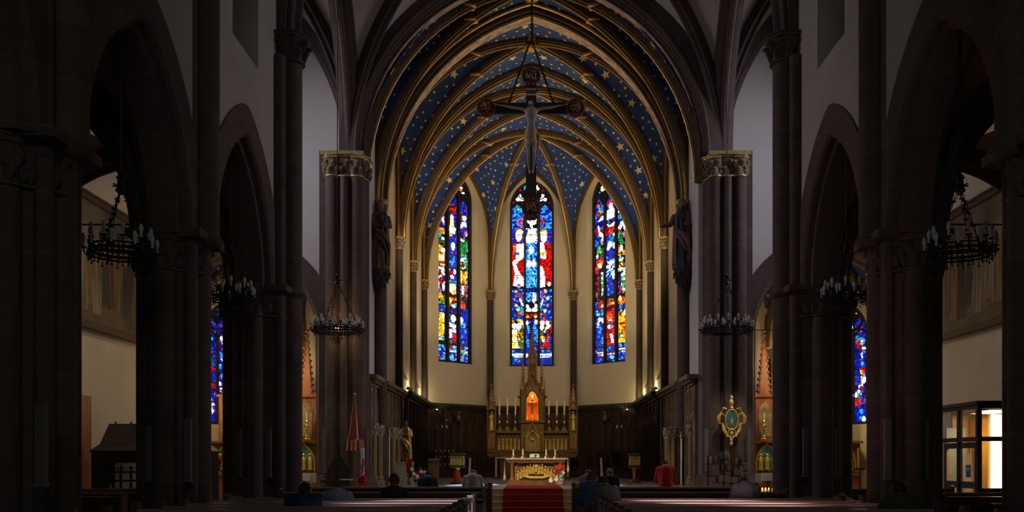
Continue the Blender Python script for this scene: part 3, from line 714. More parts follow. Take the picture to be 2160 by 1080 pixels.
# apse: left diagonal, centre, right diagonal (going clockwise seen from above so n = (-u.y,u.x) points out)
panel('wall_apse', (-1.9, 43.3), (1.9, 43.3), OPC, wname='window_1', shapes=CEN, W=540, lights=(45, 500, 62, 2067), seed=1, label='cream plaster wall behind the high altar')
panel('wall_left', (-4.6, 40.6), (-1.9, 43.3), OPC, wname='window_2', shapes=LEF, W=514, lights=(78, 424, 0, 2041), seed=2, label='cream apse wall left of the high altar')
panel('wall_right', (1.9, 43.3), (4.6, 40.6), OPC, wname='window_3', shapes=RIG, W=514, lights=(68, 412, 0, 2020), seed=3, label='cream apse wall right of the high altar')
sh, lan = side_shapes(5, lanc=((30, 170), (190, 320), (345, 485)), top=200)
k = 4
for s, nm in ((-1, 'wall_left'), (1, 'wall_right')):
    for (y0, y1) in ((28.9, 32.9), (32.9, 36.8), (36.8, 40.6)):
        xw = s*4.72
        if s < 0: P0, P1 = (xw, y0), (xw, y1)
        else: P0, P1 = (xw, y1), (xw, y0)
        if y0 < 30:
            panel(nm, P0, P1, None, label='plain cream bay wall of the choir beside the chancel arch, %s side' % nm[5:])
        else:
            panel(nm, P0, P1, (.95, 5.2, 12.6, 1.2), wname='window_%d' % k, shapes=sh, lights=(0, 514, 0, 2108), seed=k, slope=.9, thick=.5, splay=.3, cell=.08,
                  label='cream choir bay wall with tall window, %s side' % nm[5:]); k += 1
for s in (-1, 1):  # wall between crossing pier and chancel respond
    m = MB(); wall(m, (s*4.72, 26.9), (s*4.72, 28.9), 0, ZT, [], .3, 0, 0, 0, (s, 0, 0)); 
    struct(m.build('wall_left' if s < 0 else 'wall_right', PLASTERW), 'pale plaster strip of wall behind the pillar figure, %s side' % ('left' if s < 0 else 'right'), 'wall')

# ------------------------------------------------------------------ capitals and shafts
def capital(mb, c, r, h, mi=0, n=16, leaves=8, gi=None, fl=1.0):
    gi = mi if gi is None else gi
    x, y, z = c
    mb.lathe([(r*1.0, 0), (r*1.14, h*.03), (r*1.14, h*.08), (r*1.0, h*.1)], c, n, gi)
    mb.lathe([(r*.98, h*.1), (r*1.0, h*.4), (r*(1+.2*fl), h*.7), (r*(1+.4*fl), h*.82)], c, n, mi)
    for row, (zz, rr_, sz) in enumerate(((.34, 1+.08*fl, .24), (.62, 1+.3*fl, .27))):
        for i in range(leaves):
            a = 2*PI*(i + .5*row)/leaves
            ca, sa = math.cos(a), math.sin(a)
            mb.tube([(x+ca*r*.98, y+sa*r*.98, z+h*(zz-.22)), (x+ca*r*1.08, y+sa*r*1.08, z+h*zz*.9), (x+ca*r*(rr_+.2*fl), y+sa*r*(rr_+.2*fl), z+h*(zz+.10)), (x+ca*r*(rr_+.28*fl), y+sa*r*(rr_+.28*fl), z+h*(zz+.02))],
                    [h*.05, h*sz*.42, h*sz*.34, h*.05], 6, mi, sq=(1.2, .55))
            mb.ball((x+ca*r*(rr_+.22*fl), y+sa*r*(rr_+.22*fl), z+h*(zz+.06)), h*.07, 6, gi)
    q = r*(1+.5*fl)
    mb.lathe([(q*.98, h*.84), (q*1.04, h*.88), (q*1.04, h*.93), (q*1.12, h*.96), (q*1.12, h*1.0)], c, 8, gi, a0=PI/8, a1=2*PI+PI/8)
CAPST = mat('capital_stone', (.15, .105, .065), .6, .05, .3, 14, bump=.2)
CAPGOLD = mat('capital_gilding', (.42, .29, .12), .45, .5, .3, 16)
def choir_shaft(x, y, z0, label, r=.16, mats=(STONE2, CAPST, CAPGOLD), zt=ZS, ch=.42, pil=True):
    t = thing('wall_shaft', label, 'column', (x, y, z0))
    m = MB(); m.cyl((0, 0, 0), r, zt-z0-ch, 14); m.build('shaft', mats[0], t)
    m = MB(); capital(m, (0, 0, zt-z0-ch), r, ch, 0, gi=1, leaves=7); m.build('capital', [mats[1], mats[2]], t)
    m = MB(); m.lathe([(r*1.7, 0), (r*1.7, .12), (r*1.3, .2), (r*1.4, .26), (r, .34)], (0, 0, 0), 14); m.build('base', mats[0], t)
    return t
nmz = {32.9: 'first', 36.8: 'second', 40.6: 'third'}
for s in (-1, 1):
    sd = 'left' if s < 0 else 'right'
    for y in (32.9, 36.8, 40.6):
        choir_shaft(s*4.60, y, CF, 'slender wall shaft with gilded leaf capital, %s behind the chancel arch on the %s' % (nmz[y], sd), r=.125)
    choir_shaft(s*1.9, 43.2, CF, 'slender apse shaft rising %s of the high altar beside the middle window' % sd, r=.15)

# ------------------------------------------------------------------ piers
def pier(x, y, label, big=False, ztop=10.0, zc=4.9, zend=12.5, side=None):
    s = 1 if x > 0 else -1
    R = .56 if big else .43
    t = thing('stone_pier', label, 'pillar', (x, y, 0))
    m = MB(); m.lathe([(R*1.75, 0), (R*1.75, .35), (R*1.6, .42), (R*1.5, .62), (R*1.35, .7), (R*1.38, .8), (R*1.1, .9)], (0, 0, 0), 8, a0=PI/8, a1=2*PI+PI/8); m.build('base', STONE, t)
    m = MB(); m.cyl((0, 0, .8), R, zc-.5-.8+.02, 24); m.build('shaft', STONE, t)
    # attached colonnettes: along the nave direction (+-y) and to the aisle stop at the arcade capital, the nave one climbs on
    rc = .17 if not big else .2
    for dx, dy in ((0, -1), (0, 1), (-1 if s < 0 else 1, 0)):
        m = MB(); m.cyl((dx*R, dy*R, .75), rc, zc-.5-.73, 14); m.build('colonnette', STONE, t)
    # arcade capital
    m = MB(); capital(m, (0, 0, zc-.55), R*1.02, .55, 0, 20, 12, fl=.38)
    for dx, dy in ((0, -1), (0, 1), (-1 if s < 0 else 1, 0)): capital(m, (dx*R, dy*R, zc-.55), rc, .53, 0, 14, 7, fl=.6)
    m.box((0, 0, zc+.02), (1.35 if big else 1.1, 1.35 if big else 1.1, .12), 0)
    m.build('capital', STONE, t)
    # vault shafts on the nave face
    r2 = .2 if not big else .24
    xs = -s*(R + .02)
    rl = r2 if big else .15
    m = MB(); m.cyl((xs + (0 if big else s*.08), 0, .75), rl, zc-.75, 16); m.cyl((xs, 0, zc-.05), r2, ztop-zc-.45, 16)
    m.lathe([(r2, 0), (r2*1.25, .05), (r2*1.3, .1), (r2, .2)], (xs, 0, zc-.1), 16)
    m.build('vault_shaft', STONE, t)
    for dy in (-1, 1):
        m = MB(); m.cyl((xs + s*.12, dy*(r2+.1), .75), r2*.5, ztop-.75-.5, 10); m.build('colonnette', STONE, t)
    m = MB(); capital(m, (xs, 0, ztop-.55), r2*1.1, .55, 0, 16, 8); m.build('vault_capital', STONE, t)
    return t
YP = [1.4, 5.8, 10.15, 14.4, 18.9]
PX = 5.4
ordn = ['fourth', 'third', 'nearest in view', 'middle', 'farthest']
for s in (-1, 1):
    sd = 'left' if s < 0 else 'right'
    pier(s*PX, 10.15, 'nearest dark sandstone nave pier, at the %s edge of the picture' % sd)
    pier(s*PX, 14.4, 'second dark sandstone nave pier from the %s edge, carrying two arcade arches' % sd)
    pier(s*PX, 18.9, 'broad sandstone pier where the %s nave arcade meets the transept' % sd, big=True)
    pier(s*PX, 5.8, 'sandstone nave pier beside the viewer on the %s' % sd)
def crossing_pier(s):
    sd = 'left' if s < 0 else 'right'
    t = thing('crossing_pier', 'tall lit clustered sandstone pier with leafy capital at the choir entrance, %s side' % sd, 'pillar', (s*5.1, 26.2, 0))
    m = MB(); m.lathe([(.95, 0), (.95, .8), (.85, .95), (.78, 1.2)], (0, 0, 0), 8, a0=PI/8, a1=2*PI+PI/8); m.build('base', STONE, t)
    m = MB(); m.cyl((0, .1, 1.0), .52, 9.9-.6-1.0, 24); m.box((s*.35, .35, 5.6), (.9, .5, 9.2), 0); m.build('shaft', STONE, t)
    for dx, dy, r in ((-.31*s, -.28, .19), (.34*s, -.32, .20), (-.46*s, .22, .11), (0.0, -.46, .1)):
        m = MB(); m.cyl((dx, dy, 1.0), r, 9.9-.6-1.0, 16); m.build('colonnette', STONE, t)
    m = MB(); capital(m, (0, .1, 9.3), .52, .62, 0, 22, 11, gi=1, fl=.4)
    for dx, dy, r in ((-.31*s, -.28, .19), (.34*s, -.32, .20), (-.46*s, .22, .11)): capital(m, (dx, dy, 9.3), r, .6, 0, 14, 7, gi=1, fl=.5)
    m.box((s*.06, 0, 9.95), (1.16, 1.0, .1), 1); m.build('capital', [CAPST, CAPGOLD], t)
for s in (-1, 1): crossing_pier(s)

# column loudspeakers on the piers
def line_speaker(x, y, z, h, label):
    m = MB(); m.box((0, 0, h/2), (.09, .09, h)); m.box((0, 0, -.015), (.11, .11, .03)); m.box((0, 0, h+.01), (.1, .1, .02))
    o = tag(m.build('column_loudspeaker', SPEAKER), label, 'loudspeaker', 'slim column loudspeakers on the piers'); o.location = (x, y, z); return o
def px(X, Y, Z): return (X-1122)*Y/2000.0, EYE+(975-Z)*Y/2000.0
for (pxx, Y, y0, y1, lab) in ((88, 9.35, 855, 1020, 'on the nearest left pier'), (317, 13.95, 902, 1010, 'at the left flank of the second left pier'), (397, 13.8, 886, 1012, 'on the front of the second left pier'),
        (505, 18.1, 906, 1003, 'at the left flank of the transept pier on the left'), (567, 18.1, 906, 1003, 'on the front of the transept pier on the left'), (683, 25.4, 905, 996, 'on the outer side of the left choir pier'), (772, 25.55, 905, 992, 'on the inner side of the left choir pier'),
        (1872, 13.8, 886, 1008, 'on the front of the second right pier'), (1950, 13.95, 890, 1010, 'at the right flank of the second right pier'), (1699, 18.1, 906, 1003, 'on the front of the transept pier on the right'), (1766, 18.1, 905, 1005, 'at the right flank of the transept pier on the right'), (1490, 25.45, 905, 992, 'on the inner side of the right choir pier'), (1580, 25.35, 905, 996, 'on the outer side of the right choir pier')):
    x, zt = px(pxx, Y, y0); _, zb = px(pxx, Y, y1)
    line_speaker(x, Y, zb, zt-zb, 'slim grey column loudspeaker ' + lab)

# ------------------------------------------------------------------ nave arcade walls
YC = (3.6, 7.97, 12.27, 16.65)
for s in (-1, 1):
    sd = 'left' if s < 0 else 'right'
    nm = 'wall_' + sd
    m = MB()
    y0 = 1.4; yl = 18.9+.2
    ops = [(yc - y0, 1.66, 4.9, 4.9, 2.42) for yc in YC]
    # lower part with arcade openings up to 8.2, upper part with clerestory windows
    def wall_span(z0, z1, opn, rmi, splay=0, slope=0): wall(m, (s*5.02, y0), (s*5.02, yl), z0, z1, opn, .7, splay, 0, rmi, (s, 0, 0), slope)
    wall_span(4.9, 8.3, ops, 1)
    wall_span(8.3, 17.0, [(yc - y0, .75, 8.75, 12.0, 1.2) for yc in YC], 0, .15, .55)
    struct(m.build(nm, [PLASTERD, STONE]), 'grey plaster nave wall above the %s arcade' % sd, 'wall')
    # archivolts
    for i, yc in enumerate(YC):
        m = MB()
        c = full_arch((s*5.02, yc-1.66, 4.9), (s*5.02, yc+1.66, 4.9), 4.9+2.42, 18)
        nx = s
        # face band 0.5 m wide
        sgn = 1 if s > 0 else 1
        P = c; side = Vector((-s, 0, 0))
        t = (P[6]-P[4]).normalized(); inw = 1 if side.cross(t).z < 0 else -1
        m.sweep(P, side, [(-.05, -.5), (.03, -.5), (.03, .0), (-.02, .05), (-.10, .05), (-.14, .14), (-.30, .16), (-.56, .16), (-.66, .06), (-.74, -.1), (-.1, -.1)], 0, True, inw)
        struct(m.build('trim_4', STONE), 'pointed sandstone arch of the %s nave arcade' % sd)
    # dark clerestory glazing
    for i, yc in enumerate((12.15, 16.65)):
        m = MB(); m.box((s*5.55, yc, 10.9), (.04, 1.5, 4.4)); 
        o = struct(m.build('window_%d' % (20+i), BLACK), 'dark clerestory window over the %s arcade' % sd, 'window')
        m = MB(); m.box((s*5.50, yc, 10.9), (.08, .08, 4.4)); m.box((s*5.5, yc-.6, 10.9), (.08, .06, 4.4)); m.box((s*5.5, yc+.6, 10.9), (.08, .06, 4.4)); m.build('mullion', TRACERY, o)
# nave vault and crossing vault
ZN = 10.0; ZNK = 15.2
m = MB(); ribs = []
for y0, y1 in ((1.4, 5.8), (5.8, 10.15), (10.15, 14.4), (14.4, 18.9), (18.9, 26.0)):
    ribs.append(vault(m, -5.0, 5.22, y0, y1, ZN, ZNK, 0, False))
nave_ceiling = struct(m.build('ceiling', [PLASTERW, STAR]), 'pale plaster vault of nave and crossing between brown stone ribs', 'ceiling')
RS = [STONE, STONE]
for dg in ribs:
    bump_rib(dg[0] + list(reversed(dg[2]))[1:], .34, .3, nave_ceiling, RS); bump_rib(dg[1] + list(reversed(dg[3]))[1:], .34, .3, nave_ceiling, RS)
for y in (5.8, 10.15, 14.4, 18.9): bump_rib(full_arch((-5, y, ZN), (5.22, y, ZN), ZNK), .5, .4, nave_ceiling, RS)
for xx in (-5.0, 5.22): bump_rib(full_arch((xx, 18.9, ZN), (xx, 26.2, ZN), ZNK-.2), .6, .45, nave_ceiling, RS)
# transept arms
for s in (-1, 1):
    sd = 'left' if s < 0 else 'right'
    m = MB(); x0, x1 = sorted((s*5.0, s*10.5))
    dg = vault(m, x0, x1, 18.9, 26.9, ZN, ZNK, 0, False)
    tc = struct(m.build('ceiling', [PLASTERW, STAR]), 'plaster vault of the %s transept arm' % sd)
    bump_rib(dg[0] + list(reversed(dg[2]))[1:], .34, .3, tc, RS); bump_rib(dg[1] + list(reversed(dg[3]))[1:], .34, .3, tc, RS)
    bump_rib(full_arch((x0, 26.85, ZN), (x1, 26.85, ZN), ZNK), .34, .3, tc, RS)
    # east wall with chapel arch (splayed, brown band), faces the viewer
    XCH = 8.3
    m = MB()
    P0, P1 = ((s*10.9), 26.95), ((s*4.9), 26.95)
    wall(m, P0, P1, 0, 16.5, [(10.9-XCH, 2.25, 0.0, 5.2, 2.42)], .6, 0, 0, 1, (0, 1, 0))
    struct(m.build('wall_east', [PLASTERW, PLASTER]), 'white transept wall over the side chapel arch, %s side' % sd, 'wall')
    m = MB(); c = full_arch((s*XCH-2.25, 26.95, 5.2), (s*XCH+2.25, 26.95, 5.2), 5.2+2.42, 20)
    c = [Vector((c[0].x, c[0].y, 0))] + c + [Vector((c[-1].x, c[-1].y, 0))]
    m.sweep(c, (0, 1, 0), [(-.04, -.52), (-.04, .0), (.1, .06), (.2, .06), (.28, .14), (.5, .14), (.62, .0), (.62, -.1), (.05, -.1), (.05, -.52)], 0, True, 1)
    struct(m.build('trim_5', STONE), 'brown stone band around the side chapel arch, %s side' % sd)
    m = MB(); wall(m, (s*10.5, 18.9), (s*10.5, 26.95), 0, 16.5, [(3.9, 1.5, 9.9, 13.0, 1.8)], .4, .2, 0, 0, (s, 0, 0), .3); struct(m.build('wall_%s' % sd, PLASTER), 'white transept end wall carrying the large painting, %s side' % sd, 'wall')

# ------------------------------------------------------------------ aisles
for s in (-1, 1):
    sd = 'left' if s < 0 else 'right'
    m = MB(); wall(m, (s*10.5, 0.9), (s*10.5, 18.9), 0, 9.0, [], .3, 0, 0, 0, (s, 0, 0))
    struct(m.build('wall_' + sd, PLASTER), 'cream outer aisle wall, %s side' % sd, 'wall')
    m = MB(); x0, x1 = sorted((s*5.75, s*10.45)); rb = []
    for y0, y1 in ((1.4, 5.8), (5.8, 10.15), (10.15, 14.4), (14.4, 18.9)): rb.append(vault(m, x0, x1, y0, y1, 5.0, 7.75, 0, False))
    AW = mat('aisle_web', (.33, .20, .12), .9, 0, .1, 1)
    ac = struct(m.build('ceiling', [AW, STAR]), 'warm brown vault of the %s aisle' % sd, 'ceiling')
    for dg in rb: 
        bump_rib(dg[0] + list(reversed(dg[2]))[1:], .2, .2, ac, RS); bump_rib(dg[1] + list(reversed(dg[3]))[1:], .2, .2, ac, RS)
    for y in (5.8, 10.15, 14.4, 18.9): bump_rib(full_arch((x0, y, 5.0), (x1, y, 5.0), 7.75), .5, .35, ac, RS)
    for y in (10.15, 14.4, 18.9):
        t = thing('wall_corbel', 'carved stone corbel carrying the aisle vault on the %s wall, %s' % (sd, {10.15: 'nearest', 14.4: 'middle', 18.9: 'farthest'}[y]), 'corbel', (s*10.4, y, 4.2))
        m = MB(); m.lathe([(.05, 0), (.12, .1), (.16, .3), (.26, .5), (.30, .62), (.30, .8)], (0, 0, 0), 10); m.build('bracket', STONE, t)
        m = MB(); capital(m, (0, 0, .25), .17, .5, 0, 12, 7); m.build('capital', STONE, t)

# ------------------------------------------------------------------ side chapels
for s in (-1, 1):
    sd = 'left' if s < 0 else 'right'; cx = s*8.3
    hv = [(-2.25, 27.5), (-2.25, 29.45), (-.92, 30.78), (.92, 30.78), (2.25, 29.45), (2.25, 27.5)]
    sh2, lan2 = side_shapes(11 if s < 0 else 23)
    for k2 in range(5):
        a, b = hv[k2], hv[k2+1]
        P0 = (cx+a[0], a[1]); P1 = (cx+b[0], b[1])
        if k2 in (0, 4):
            m = MB(); u = Vector((P1[0]-P0[0], P1[1]-P0[1], 0)).normalized(); wall(m, P0, P1, 0, 9, [], .3, 0, 0, 0, Vector((-u.y, u.x, 0)))
            struct(m.build('wall_' + ('left' if k2 == 0 else 'right'), PLASTER), None)
        else:
            panel('wall_' + ('left', 'left', 'back', 'right', 'right')[k2], P0, P1, (.52, 2.75, 5.55, 1.0), wname='window_%d' % (10+k2+(5 if s > 0 else 0)), shapes=sh2, lights=(0, 514, 60, 2050), nl=2, seed=30+k2, z0=0, z1=9, splay=.08, thick=.25, cell=.024,
                  label='cream wall of the side chapel on the %s' % sd)
    m = MB(); K = Vector((cx, 29.2, 8.2)); cs = [Vector((cx+a, b, 5.2)) for a, b in hv]
    rr_ = [half_arch(c, K) for c in cs]
    for k2 in range(5):
        C = (cs[k2]+cs[k2+1])/2; C.z = 8.05
        fa, fb = half_arch(cs[k2], C, stilt=.8), half_arch(cs[k2+1], C, stilt=.8)
        web(m, fa, rr_[k2], 0, True, Vector((cx, 29, 5)), 2.0, 0); web(m, rr_[k2+1], fb, 0, True, Vector((cx, 29, 5)), 2.0, 0)
    FC = Vector((cx, 27.5, 8.2)); web(m, rr_[0], half_arch(cs[0], FC), 0, True, None, 1, 0); web(m, half_arch(cs[5], FC), rr_[5], 0, True, None, 1, 0)
    cc = struct(m.build('ceiling', [BLUE, STAR]), 'starred blue vault with golden ribs in the side chapel on the %s' % sd, 'ceiling')
    for r_ in rr_: bump_rib(r_, .2, .18, cc)
    for k2, (a, b) in enumerate(hv[1:5]):
        fl = ('left outer', 'left inner', 'right inner', 'right outer')[k2]
        choir_shaft(cx + a*.95, b-.05, .15, '%s slender shaft in the side chapel on the %s, holding a leafy capital' % (fl, sd), r=.11, zt=5.25, ch=.34)
    m = MB(); m.box((cx, 29.0, .075), (4.5, 3.6, .15)); struct(m.build('floor', FLOORST), 'raised stone floor of the side chapel on the %s' % sd)
# ------------------------------------------------------------------ floors, steps
m = MB(); m.box((0, 9.9, -.05), (27, 34, .1)); struct(m.build('floor', NAVEFLOOR), 'dark stone nave floor', 'floor')
m = MB(); m.box((0, 34.2, CF/2), (9.8, 20.0, CF)); 
poly = [(-4.9, 24.2), (4.9, 24.2), (4.9, 41), (2.0, 43.9), (-2.0, 43.9), (-4.9, 41)]
m = MB(); m.prism(poly, (0, 0, 0), (1, 0, 0), (0, 1, 0), (0, 0, CF)); struct(m.build('floor', FLOORST), 'polished pale stone floor of the raised choir', 'floor')
m = MB()
for i in range(6):
    z = .145*(i); y = 22.35 + .31*i
    m.box((0, (y+24.3)/2, z+.0725), (9.6, 24.3-y, .145))
st = struct(m.build('floor', STEPST), 'sandstone steps up to the choir', 'steps')
m = MB(); 
for i in range(6):
    z = .145*(i+1); y = 22.35+.31*i
    m.box((.03, y-.008, z-.065), (1.5, .012, .15)); m.box((.03, y+.15, z+.006), (1.5, .33, .012))
m.box((.03, 21.9, .006), (1.5, .9, .012)); m.box((.03, 26.3, CF+.006), (1.5, 4.4, .012))
tag(m.build('carpet_runner', CARPET), 'deep red carpet runner climbing the chancel steps to the altar', 'carpet')
# ------------------------------------------------------------------ choir furniture
def arch_poly(w_, h, n=8, x0=0):
    """outline of a pointed opening, bottom left, up and over"""
    hh = w_*.95; s = h - hh; pts = [(x0-w_/2, 0)]
    R = ((w_/2)**2 + hh*hh)/w_
    L = []
    for i in range(n+1):
        z = hh*i/n; x = w_/2 - (R - math.sqrt(max(0, R*R - z*z))); L.append((x, s+z))
    return [(x0-w_/2, 0)] + [(x0-x, z) for x, z in L] + [(x0+x, z) for x, z in reversed(L)][1:] + [(x0+w_/2, 0)]
def trace(mb, P0, u, pts, r, mi=0, n=5):
    P0 = Vector(P0); u = Vector(u); mb.tube([P0 + u*x + Vector((0, 0, z)) for x, z in pts], r, n, mi, cap=False)
# dark oak wainscot with blind arches round the apse and along the choir
WT = 4.1
def wainscot(name, P0, P1, z0, z1, n, label, mats, seats=True):
    P0 = Vector((*P0, 0)); P1 = Vector((*P1, 0)); u = (P1-P0); L = u.length; u.normalize(); inn = Vector((u.y, -u.x, 0))
    t = thing(name, label, 'panelling', P0 + Vector((0, 0, z0))); h = z1-z0; a = math.atan2(u.y, u.x)
    def bx(m, cx, d, cz, sx, sd, sz, mi=0): m.box(u*cx + inn*d + Vector((0, 0, cz)), (sx, sd, sz), mi, rz=a)
    m = MB(); bx(m, L/2, .05, h/2, L, .1, h); m.build('panel', mats[0], t)
    m = MB(); bx(m, L/2, .16, h-.06, L+.1, .34, .12); bx(m, L/2, .13, h-.17, L, .24, .1); bx(m, L/2, .10, h-.27, L, .14, .06)
    for i in range(int(L/.16)): bx(m, .08+i*.16, .26, h-.17, .06, .04, .07)
    m.build('cornice', mats[0], t)
    w_ = L/n
    m = MB()
    for i in range(n):
        c = w_*(i+.5)
        for ww, hh in ((w_*.86, h*.80), (w_*.40, h*.62)):
            for q in ((0,) if ww > w_*.5 else (-w_*.2, w_*.2)):
                trace(m, u*(c+q) + inn*.12 + Vector((0, 0, h*.1)), u, arch_poly(ww, hh), .022)
        trace(m, u*c + inn*.12 + Vector((0, 0, h*.1)), u, [(w_*.16*math.cos(k*PI/6), h*.68+w_*.16*math.sin(k*PI/6)) for k in range(13)], .018)
        bx(m, w_*i, .12, h/2, .08, .1, h-.3)
    m.build('blind_tracery', mats[1], t)
    if seats:
        m = MB(); bx(m, L/2, .45, .45, L-.1, .5, .07); bx(m, L/2, .62, .22, L-.1, .06, .44); m.build('seat', mats[0], t)
        for i in range(n+1):
            m = MB(); cx = min(max(w_*i, .06), L-.06); bx(m, cx, .42, .55, .07, .56, 1.1); bx(m, cx, .5, 1.12, .10, .62, .06)
            m.build('armrest', mats[1], t)
    return t
OAK2 = mat('oak_tracery', (.055, .03, .016), .45, 0, .3, 7, coat=.15)
wainscot('choir_panelling', (-1.95, 43.2), (1.95, 43.2), CF, WT, 4, 'dark carved oak panelling directly behind the high altar', (DARKWOOD, OAK2), False)
wainscot('choir_stall', (-4.55, 40.62), (-1.95, 43.2), CF, WT, 4, 'dark oak choir stalls on the slanting apse wall left of the high altar', (DARKWOOD, OAK2))
wainscot('choir_stall', (1.95, 43.2), (4.55, 40.62), CF, WT, 4, 'dark oak choir stalls on the slanting apse wall right of the high altar', (DARKWOOD, OAK2))
wainscot('choir_stall', (-4.6, 34.0), (-4.6, 40.6), CF, WT, 7, 'long row of dark oak stalls against the left choir wall', (DARKWOOD, OAK2))
wainscot('choir_stall', (4.6, 40.6), (4.6, 34.0), CF, WT, 7, 'long row of dark oak stalls against the right choir wall', (DARKWOOD, OAK2))
PANST = mat('panel_stone', (.20, .14, .085), .7, 0, .2, 4); PANST2 = mat('panel_rib', (.30, .21, .13), .6, 0, .2, 4)
for s in (-1, 1):
    sd = 'left' if s < 0 else 'right'
    for (y0, y1, nn, nm) in ((26.9, 28.3, 2, 'beside the crossing pier'), (29.2, 33.6, 5, 'behind the gilded colonnettes')):
        P = [(s*4.72, y0), (s*4.72, y1)]
        if s > 0: P.reverse()
        wainscot('tracery_screen', P[0], P[1], CF if y0 > 28 else 0.1, WT-.05, nn, 'brown stone dado carved with pointed blind tracery %s, %s side' % (nm, sd), (PANST, PANST2), False)

# ------------------------------------------------------------------ draped figures
def draped(t, H, robe, cloak, flesh, hair, arms='fold', beard=False, seed=1, veil=False):
    """statue standing on z=0, facing -y; t is its Empty"""
    r = random.Random(seed); ph = r.uniform(0, 6)
    k = H/1.75
    def wv(amp, f): return lambda a, z: 1 + amp*math.sin(f*a + ph + z*2.2/k)*(1 - .5*z/H) + amp*.5*math.sin((f*2-1)*a - z*3/k)
    m = MB(); m.lathe([(.24*k, 0), (.235*k, .05*k), (.21*k, .4*k), (.19*k, .8*k), (.165*k, 1.0*k), (.175*k, 1.2*k), (.19*k, 1.36*k), (.15*k, 1.44*k), (.06*k, 1.5*k)], (0, 0, 0), 40, 0, sx=1.0, sy=.78, wave=wv(.07, 9)); m.build('robe', robe, t)
    m = MB(); m.lathe([(.05*k, 1.42*k), (.05*k, 1.55*k)], (0, 0, 0), 12); m.ball((0, -.01*k, 1.635*k), (.078*k, .092*k, .115*k), 16)
    m.ball((0, -.10*k, 1.62*k), (.014*k, .022*k, .03*k), 6); m.ball((0, -.07*k, 1.575*k), (.04*k, .04*k, .035*k), 8)
    for q in (-1, 1): m.ball((q*.03*k, -.093*k, 1.65*k), (.014*k, .01*k, .009*k), 6); m.ball((q*.078*k, 0, 1.63*k), (.012*k, .022*k, .032*k), 6)
    hands = []
    if arms == 'reach': A = [[(-.19*k, 0, 1.36*k), (-.30*k, -.05*k, 1.12*k), (-.52*k, -.12*k, 1.08*k)], [(.19*k, 0, 1.36*k), (.24*k, -.06*k, 1.1*k), (.08*k, -.22*k, 1.1*k)]]
    elif arms == 'child': A = [[(-.19*k, 0, 1.36*k), (-.22*k, -.08*k, 1.1*k), (.0, -.22*k, 1.06*k)], [(.19*k, 0, 1.36*k), (.24*k, -.06*k, 1.12*k), (.12*k, -.24*k, 1.16*k)]]
    else: A = [[(-.19*k, 0, 1.36*k), (-.24*k, -.05*k, 1.1*k), (-.03*k, -.2*k, 1.2*k)], [(.19*k, 0, 1.36*k), (.24*k, -.05*k, 1.1*k), (.03*k, -.21*k, 1.18*k)]]
    for a in A:
        p = Vector(a[-1]); d = (p - Vector(a[1])).normalized()
        m.ball(p, .032*k, 8)
        sidev = d.cross(Vector((0, 0, 1))).normalized()
        for f in range(4): m.tube([p + sidev*(f-1.5)*.013*k, p + d*.045*k + sidev*(f-1.5)*.015*k, p + d*(.075-.006*abs(f-1.5))*k + sidev*(f-1.5)*.015*k + Vector((0, 0, -.012*k))], [.009*k, .008*k, .005*k], 5)
        m.tube([p + Vector((0, 0, .02*k)), p + d*.03*k + Vector((0, 0, .045*k))], [.009*k, .006*k], 5)
    m.build('figure', flesh, t)
    m = MB()
    for a in A: m.tube(a, [.075*k, .065*k, .045*k], 12)
    # cloak: open-front shell
    m.lathe([(.26*k, .12*k), (.25*k, .5*k), (.225*k, .9*k), (.215*k, 1.15*k), (.205*k, 1.36*k), (.14*k, 1.47*k), (.09*k, 1.5*k)], (0, .01*k, 0), 34, 0, a0=-PI*.36, a1=PI*1.30, sy=.85, cap=False, wave=wv(.06, 7))
    m.tube([(-.2*k, -.14*k, 1.0*k), (0, -.24*k, .86*k), (.15*k, -.2*k, .62*k), (.2*k, -.1*k, .3*k)], [.05*k, .07*k, .06*k, .03*k], 10)
    m.tube([(-.18*k, -.14*k, .92*k), (-.02*k, -.22*k, .7*k), (.1*k, -.19*k, .45*k)], [.04*k, .05*k, .02*k], 10)
    m.build('cloak', cloak, t)
    m = MB(); m.ball((0, .02*k, 1.66*k), (.092*k, .098*k, .115*k), 16)
    m.tube([(0, .06*k, 1.66*k), (0, .08*k, 1.55*k), (0, .09*k, 1.4*k)], [.08*k, .085*k, .05*k], 10, sq=(1.0, .6))
    if beard: m.ball((0, -.075*k, 1.555*k), (.045*k, .035*k, .06*k), 8)
    m.build('veil' if veil else 'hair', hair, t)
    return t
WOODG = mat('old_gilt_figure', (.10, .058, .028), .55, .3, .35, 10, bump=.2); WOODB = mat('blue_grey_cloth_paint', (.05, .07, .09), .6, .1, .3, 8); WOODP = mat('painted_flesh', (.22, .14, .09), .6, 0, .2, 8); DARKH = mat('dark_hair', (.03, .02, .015), .7, 0, .3, 20)
WOODR = mat('rose_cloak_paint', (.16, .09, .085), .65, 0, .3, 8); GREENP = mat('green_robe_paint', (.025, .05, .045), .6, 0, .3, 8)
